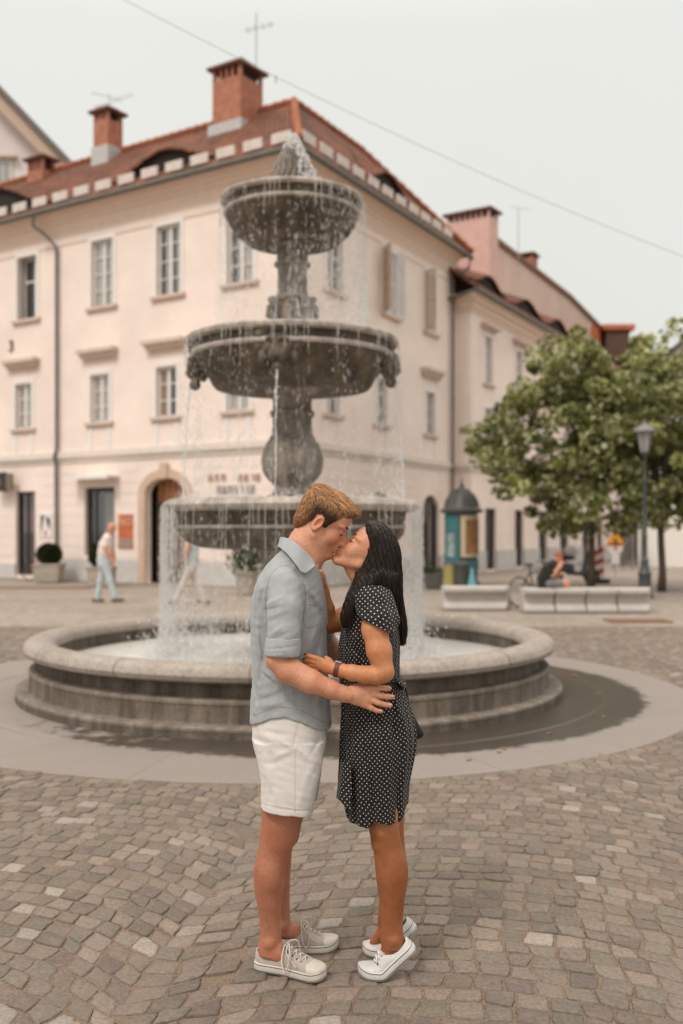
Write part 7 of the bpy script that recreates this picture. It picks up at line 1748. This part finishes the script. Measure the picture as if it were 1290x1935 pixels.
# ---------------------------------------------------------------- planters
def box_ball(label, px, Y, rb, pw, ph, zc, seed=0):
    x = (px-645)/F*Y; T = thing('planter', label, 'planter', (x, Y, 0), 'planters along the peach house'); q = MB()
    a_ = pw/2; b_ = pw/2*.92; q.hexa([(x-b_, Y-b_, 0), (x+b_, Y-b_, 0), (x+b_, Y+b_, 0), (x-b_, Y+b_, 0), (x-a_, Y-a_, ph), (x+a_, Y-a_, ph), (x+a_, Y+a_, ph), (x-a_, Y+a_, ph)]); q.build('pot', mat('planter_concrete', (.42, .36, .31), .9, 4, .15), T, bevel=.02)
    q = MB(); q.box(x-a_-.02, x+a_+.02, Y-a_-.02, Y+a_+.02, ph, ph+.06); q.build('pot_rim', mat('planter_concrete', None), T)
    g = np.random.default_rng(seed); n_ = 3500; v_ = g.normal(size=(n_, 3)); v_ /= np.linalg.norm(v_, axis=1)[:, None]; v_ *= (rb*g.uniform(.8, 1.03, n_))[:, None]; v_[:, 2] *= .88
    leaves('foliage', v_+np.array([x, Y, zc]), .055, np.array([(.045, .055, .015)])*g.uniform(.6, 1.5, (n_, 1)), T, seed)
    q = MB(); q.ball((x, Y, zc), (rb*.8, rb*.8, rb*.7), 14, 10); q.build('foliage_core', mat('shrub_core', (.02, .025, .008), .9), T)  # near-black ball filling the inside of the foliage
box_ball('square planter with a clipped box ball beside the left downpipe', 93, 31.6, .40, .82, .52, .88, 1)
box_ball('square planter with a clipped box ball half hidden behind the walking man', 192, 29.3, .38, .72, .50, .86, 2)
Y = 25.5; x = (466-645)/F*Y; T = thing('planter', 'stone planter with a loose leafy shrub seen under the lowest bowl', 'planter', (x, Y, 0)); q = MB(); q.lathe([(.24, 0), (.30, .5), (.34, .52), (.34, .58), (.0, .58)], (x, Y, 0), 24); q.build('pot', MATS['planter_concrete'], T, smooth=True, auto=40)
g = np.random.default_rng(9); v_ = g.normal(size=(1400, 3))*np.array([.19, .19, .2])+np.array([x, Y, .95]); leaves('foliage', v_, .08, np.array([(.09, .11, .035)])*g.uniform(.6, 1.6, (1400, 1)), T, 4)
Y = 25; x = (815-645)/F*28; T = thing('planter', 'dark flower box standing under the right arched window', 'planter', (x, 28, 0)); q = MB(); q.box(x-.45, x+.3, 27.8, 28.2, 0, .45); q.build('pot', mat('box_dark', (.09, .085, .08), .8), T, bevel=.02); g = np.random.default_rng(8); v_ = g.normal(size=(500, 3))*np.array([.2, .1, .06])+np.array([x-.08, 28, .5]); leaves('foliage', v_, .07, np.array([(.07, .08, .04)])*g.uniform(.6, 1.6, (500, 1)), T, 5)
# iron covers in the paving, fallen leaves
for i, (px, py, w_, d_) in enumerate(((1205, 1172, .55, .3), (70, 1110, 1.5, .25))):
    Y = GD(py); x = (px-645)/F*Y; q = MB(); q.box(x-w_, x+w_, Y-d_, Y+d_, -.03, .004); tag(q.build('drain_cover', mat('rust_iron', (.20, .10, .06), .8, 20, .3)), ['small rusty drain cover in front of the right hand bench', 'long rusty drain strip near the left shop doorway'][i], 'drain cover')
g = np.random.default_rng(12)
LFL = ['larger orange leaf farthest back on the wet stone, near the basin rim', 'orange leaf touching the larger leaf at the back of the wet stone', 'orange leaf inside the groove ring to the right of the basin step', 'orange leaf on the outer edge of the wet patch, rightmost of the fallen leaves', 'yellow leaf near the front edge of the wet patch, larger of the front pair', 'pale leaf scrap at the front edge of the wet patch, left of the yellow one', 'faint pale leaf on the stone nearest to the dress of the woman', 'pale leaf on the circular groove between front and rightmost leaves']
for i, (px, py) in enumerate(((1086, 1277), (1098, 1280), (1130, 1312), (1141, 1355), (952, 1416), (943, 1422), (886, 1437), (1038, 1387))):
    Y = GD(py)+.0; x = (px-645)/F*Y; q = MB(); a_ = g.uniform(0, 6.28); s_ = .035 if i != 0 else .05
    ce, se = math.cos(a_), math.sin(a_); P = [(-1, 0, 0), (-.2, -.6, .3), (1, 0, .1), (-.2, .6, .25)]; q.add([(x+s_*(p[0]*ce-p[1]*se), Y+s_*(p[0]*se+p[1]*ce), .006+s_*p[2]*.5) for p in P], [(0, 1, 2), (0, 2, 3)])
    tag(q.build('fallen_leaf', mat('leaf_dry', (.32, .13, .06) if i < 4 else (.42, .32, .22), .7)), LFL[i], 'leaf', 'fallen leaves on the wet stone')
# overhead cable
p0, p1 = W(150, -45, 15), W(1400, 525, 19); q = MB(); pts = []
for k in range(25):
    u = k/24; p = p0.lerp(p1, u); p.z -= 1.1*4*u*(1-u)*.22; pts.append(p)
q.tube(pts, .005, 5); tag(q.build('overhead_cable', mat('cable_grey', (.40, .40, .38), .7)), 'thin cable crossing the sky from top left to the right edge', 'cable')
q = MB(); c_ = pts[6]; q.tube([c_, c_+Vector((0, 0, -.10))], .012, 5); q.ball(c_, .02, 6, 5); tag(q.build('cable_clamp', mat('cable_grey', None)), 'small clamp hanging on the overhead cable left of the big chimney', 'clamp')
# pole and wire mast right (thin aerial above the pink chimney)
p = W(979, 460, 46); q = MB(); q.tube([p+Vector((0, 0, -1.5)), W(979, 392, 46)], .02, 5); q.tube([W(965, 390, 46), W(1003, 396, 46)], .012, 4); q.build('antenna', MATS['antenna_metal'], H3)
# ================================================================ PEOPLE IN THE BACKGROUND
def far_person(label, Y, base_px, skin_chains, cloth, shoes=(), head=None, hair=None, res=.012):
    """everything given in photo pixels at depth Y (+ offset in metres away from the viewer); radii in metres"""
    T = thing('person', label, 'person', ((base_px-645)/F*Y, Y, 0)); q = lambda p: tuple(W(p[0], p[1], Y+(p[2] if len(p) > 2 else 0)))
    def chn(S, pts, k=.03):
        for (p0, r0), (p1, r1) in zip(pts, pts[1:]): S.cone(q(p0), q(p1), r0, r1, k=k)
    S = SDF(.03)
    if head:
        c = np.array(q(head[0])); f = np.array([head[1], 0, -head[2]]); f = f/np.linalg.norm(f); u = np.array([-f[2], 0, f[0]]) if f[0] > 0 else np.array([f[2], 0, -f[0]]); M = np.array([f, (0, 1, 0), u])
        S.ell(tuple(c), (.095, .075, .10), M, k=.02); S.ell(tuple(c+f*.04-u*.06), (.055, .055, .065), M, k=.02); S.ell(tuple(c+f*.10-u*.03), (.018, .014, .025), M, k=.012); S.ell(tuple(c+f*.07-u*.10), (.03, .03, .022), M, k=.015)
        for s_ in (-1, 1): S.ell(tuple(c+np.array([0, s_*.078, 0])-u*.02), (.02, .01, .035), M, k=.01)
    for ch in skin_chains: chn(S, ch)
    b = sdf_obj('body', S, cloth[0], T, res, colf=lambda P: np.ones((len(P), 3)))[0]
    if hair:
        S = SDF(.02); S.ell(tuple(c-f*.012+u*.02), (.1, .082, .098), M); S.ell(tuple(c+f*.075-u*.045), (.075, .12, .085), M, mode='s', k=.01); S.ell(tuple(c-u*.12+f*.04), (.12, .12, .07), M, mode='s', k=.01); sdf_obj('hair', S, hair, T, res)
    for nm, m_, chs in cloth[1:]:
        S = SDF(.035)
        for ch in chs: chn(S, ch, .035)
        S.displace(lambda X, Y_, Z: .007*vnoise(X, Y_, Z, 18, 3)); sdf_obj(nm, S, m_, T, res)
    for i, (p, ang) in enumerate(shoes):
        c_ = q(p); S = SDF(.02); d = np.array([math.cos(ang), 0, math.sin(ang)]); a = np.array([c_[0], c_[1], max(c_[2], .045)]); S.cone(tuple(a-d*.06), tuple(a+d*.15-np.array([0, 0, .008])), .045, .036); sdf_obj('shoe', S, mat('shoe_brown', (.13, .075, .05), .7), T, res)
    return T
JEANS = cloth_mat('jeans_pale', (.50, .56, .58), .08); PINKW = cloth_mat('tshirt_pale', (.74, .62, .58), .05); BLACKC = cloth_mat('jacket_black', (.018, .017, .018), .1); BLUEL = cloth_mat('top_light_blue', (.50, .56, .60), .05); TROU = cloth_mat('trousers_pale', (.60, .54, .51), .05)
far_person('old bald man in a pale t-shirt and light jeans walking to the right, stooping', 22.6, 200,
    [[((209, 1003), .055), ((203, 1013), .06)], [((200, 1030, -.19), .05), ((207, 1045, -.2), .042), ((212, 1060, -.2), .032), ((214, 1066, -.2), .035)], [((205, 1028, .19), .045), ((212, 1045, .18), .04), ((216, 1058, .15), .035)], [((199, 1030), .1), ((197, 1050), .1)]],
    [SKM, ('tshirt', PINKW, [[((203, 1015), .10), ((199, 1030), .145), ((197, 1045), .150), ((196, 1056), .150)], [((201, 1018, -.14), .075), ((199, 1032, -.18), .068)], [((204, 1018, .14), .075), ((205, 1030, .18), .066)]]),
     ('jeans', JEANS, [[((196, 1056), .155), ((196, 1066), .15)], [((196, 1066, .06), .10), ((190, 1097, .06), .075), ((184, 1131, .06), .062)], [((198, 1066, -.06), .10), ((207, 1096, -.08), .075), ((216, 1128, -.08), .062)]])],
    shoes=(((182, 1136, .06), 0.0), ((219, 1134, -.08), .1)), head=((211, 996), .93, .36), hair=None)
far_person('person in a light blue top and pale trousers striding behind the falling water', 22.1, 358,
    [[((362, 1010), .055), ((361, 1018), .06)], [((358, 1028, -.19), .048), ((351, 1048, -.2), .04), ((350, 1064, -.2), .034)], [((366, 1028, .19), .048), ((370, 1048, .2), .04), ((374, 1062, .2), .034)], [((362, 1030), .1), ((361, 1050), .1)]],
    [SKM, ('top', BLUEL, [[((362, 1017), .10), ((363, 1032), .145), ((362, 1050), .145), ((361, 1066), .15)]]),
     ('trousers', TROU, [[((361, 1066), .15), ((360, 1074), .14)], [((359, 1074, -.06), .10), ((345, 1104, -.06), .075), ((330, 1135, -.06), .062)], [((362, 1074, .06), .10), ((374, 1104, .06), .075), ((386, 1138, .06), .062)]])],
    shoes=(((328, 1139, -.06), 3.14), ((388, 1142, .06), 3.0)), head=((362, 1000), -1, .05), hair=mat('hair_brown', (.10, .055, .03), .7))
far_person('man in a black jacket sitting on the joined benches, bent forward with his head down', 20.25, 1035,
    [[((1050, 1060), .055), ((1044, 1066), .06)], [((1043, 1079, -.19), .045), ((1044, 1087, -.19), .045), ((1056, 1072, -.17), .04), ((1061, 1064, -.15), .045)], [((1048, 1090, .1), .05), ((1060, 1084, .05), .04)], [((1034, 1100, -.1), .09), ((1070, 1102, -.14), .065), ((1072, 1124, -.14), .05), ((1073, 1144, -.14), .04)], [((1034, 1100, .35), .09), ((1066, 1103, .38), .065), ((1068, 1148, .4), .045)], [((1034, 1090), .1), ((1040, 1072), .1)]],
    [SKM, ('jacket', BLACKC, [[((1045, 1066), .10), ((1037, 1078), .16), ((1031, 1094), .175), ((1030, 1102), .17)], [((1041, 1068, -.14), .075), ((1042, 1084, -.18), .062)], [((1044, 1068, .14), .075), ((1047, 1088, .14), .062)]]),
     ('shorts', cloth_mat('shorts_grey', (.20, .19, .19), .1), [[((1031, 1102), .15), ((1036, 1102), .14)], [((1036, 1101, -.09), .11), ((1058, 1102, -.13), .09)], [((1036, 1101, .30), .11), ((1058, 1102, .34), .09)]])],
    shoes=(), head=((1055, 1053), .72, .70), hair=mat('hair_ginger', (.28, .10, .045), .7))
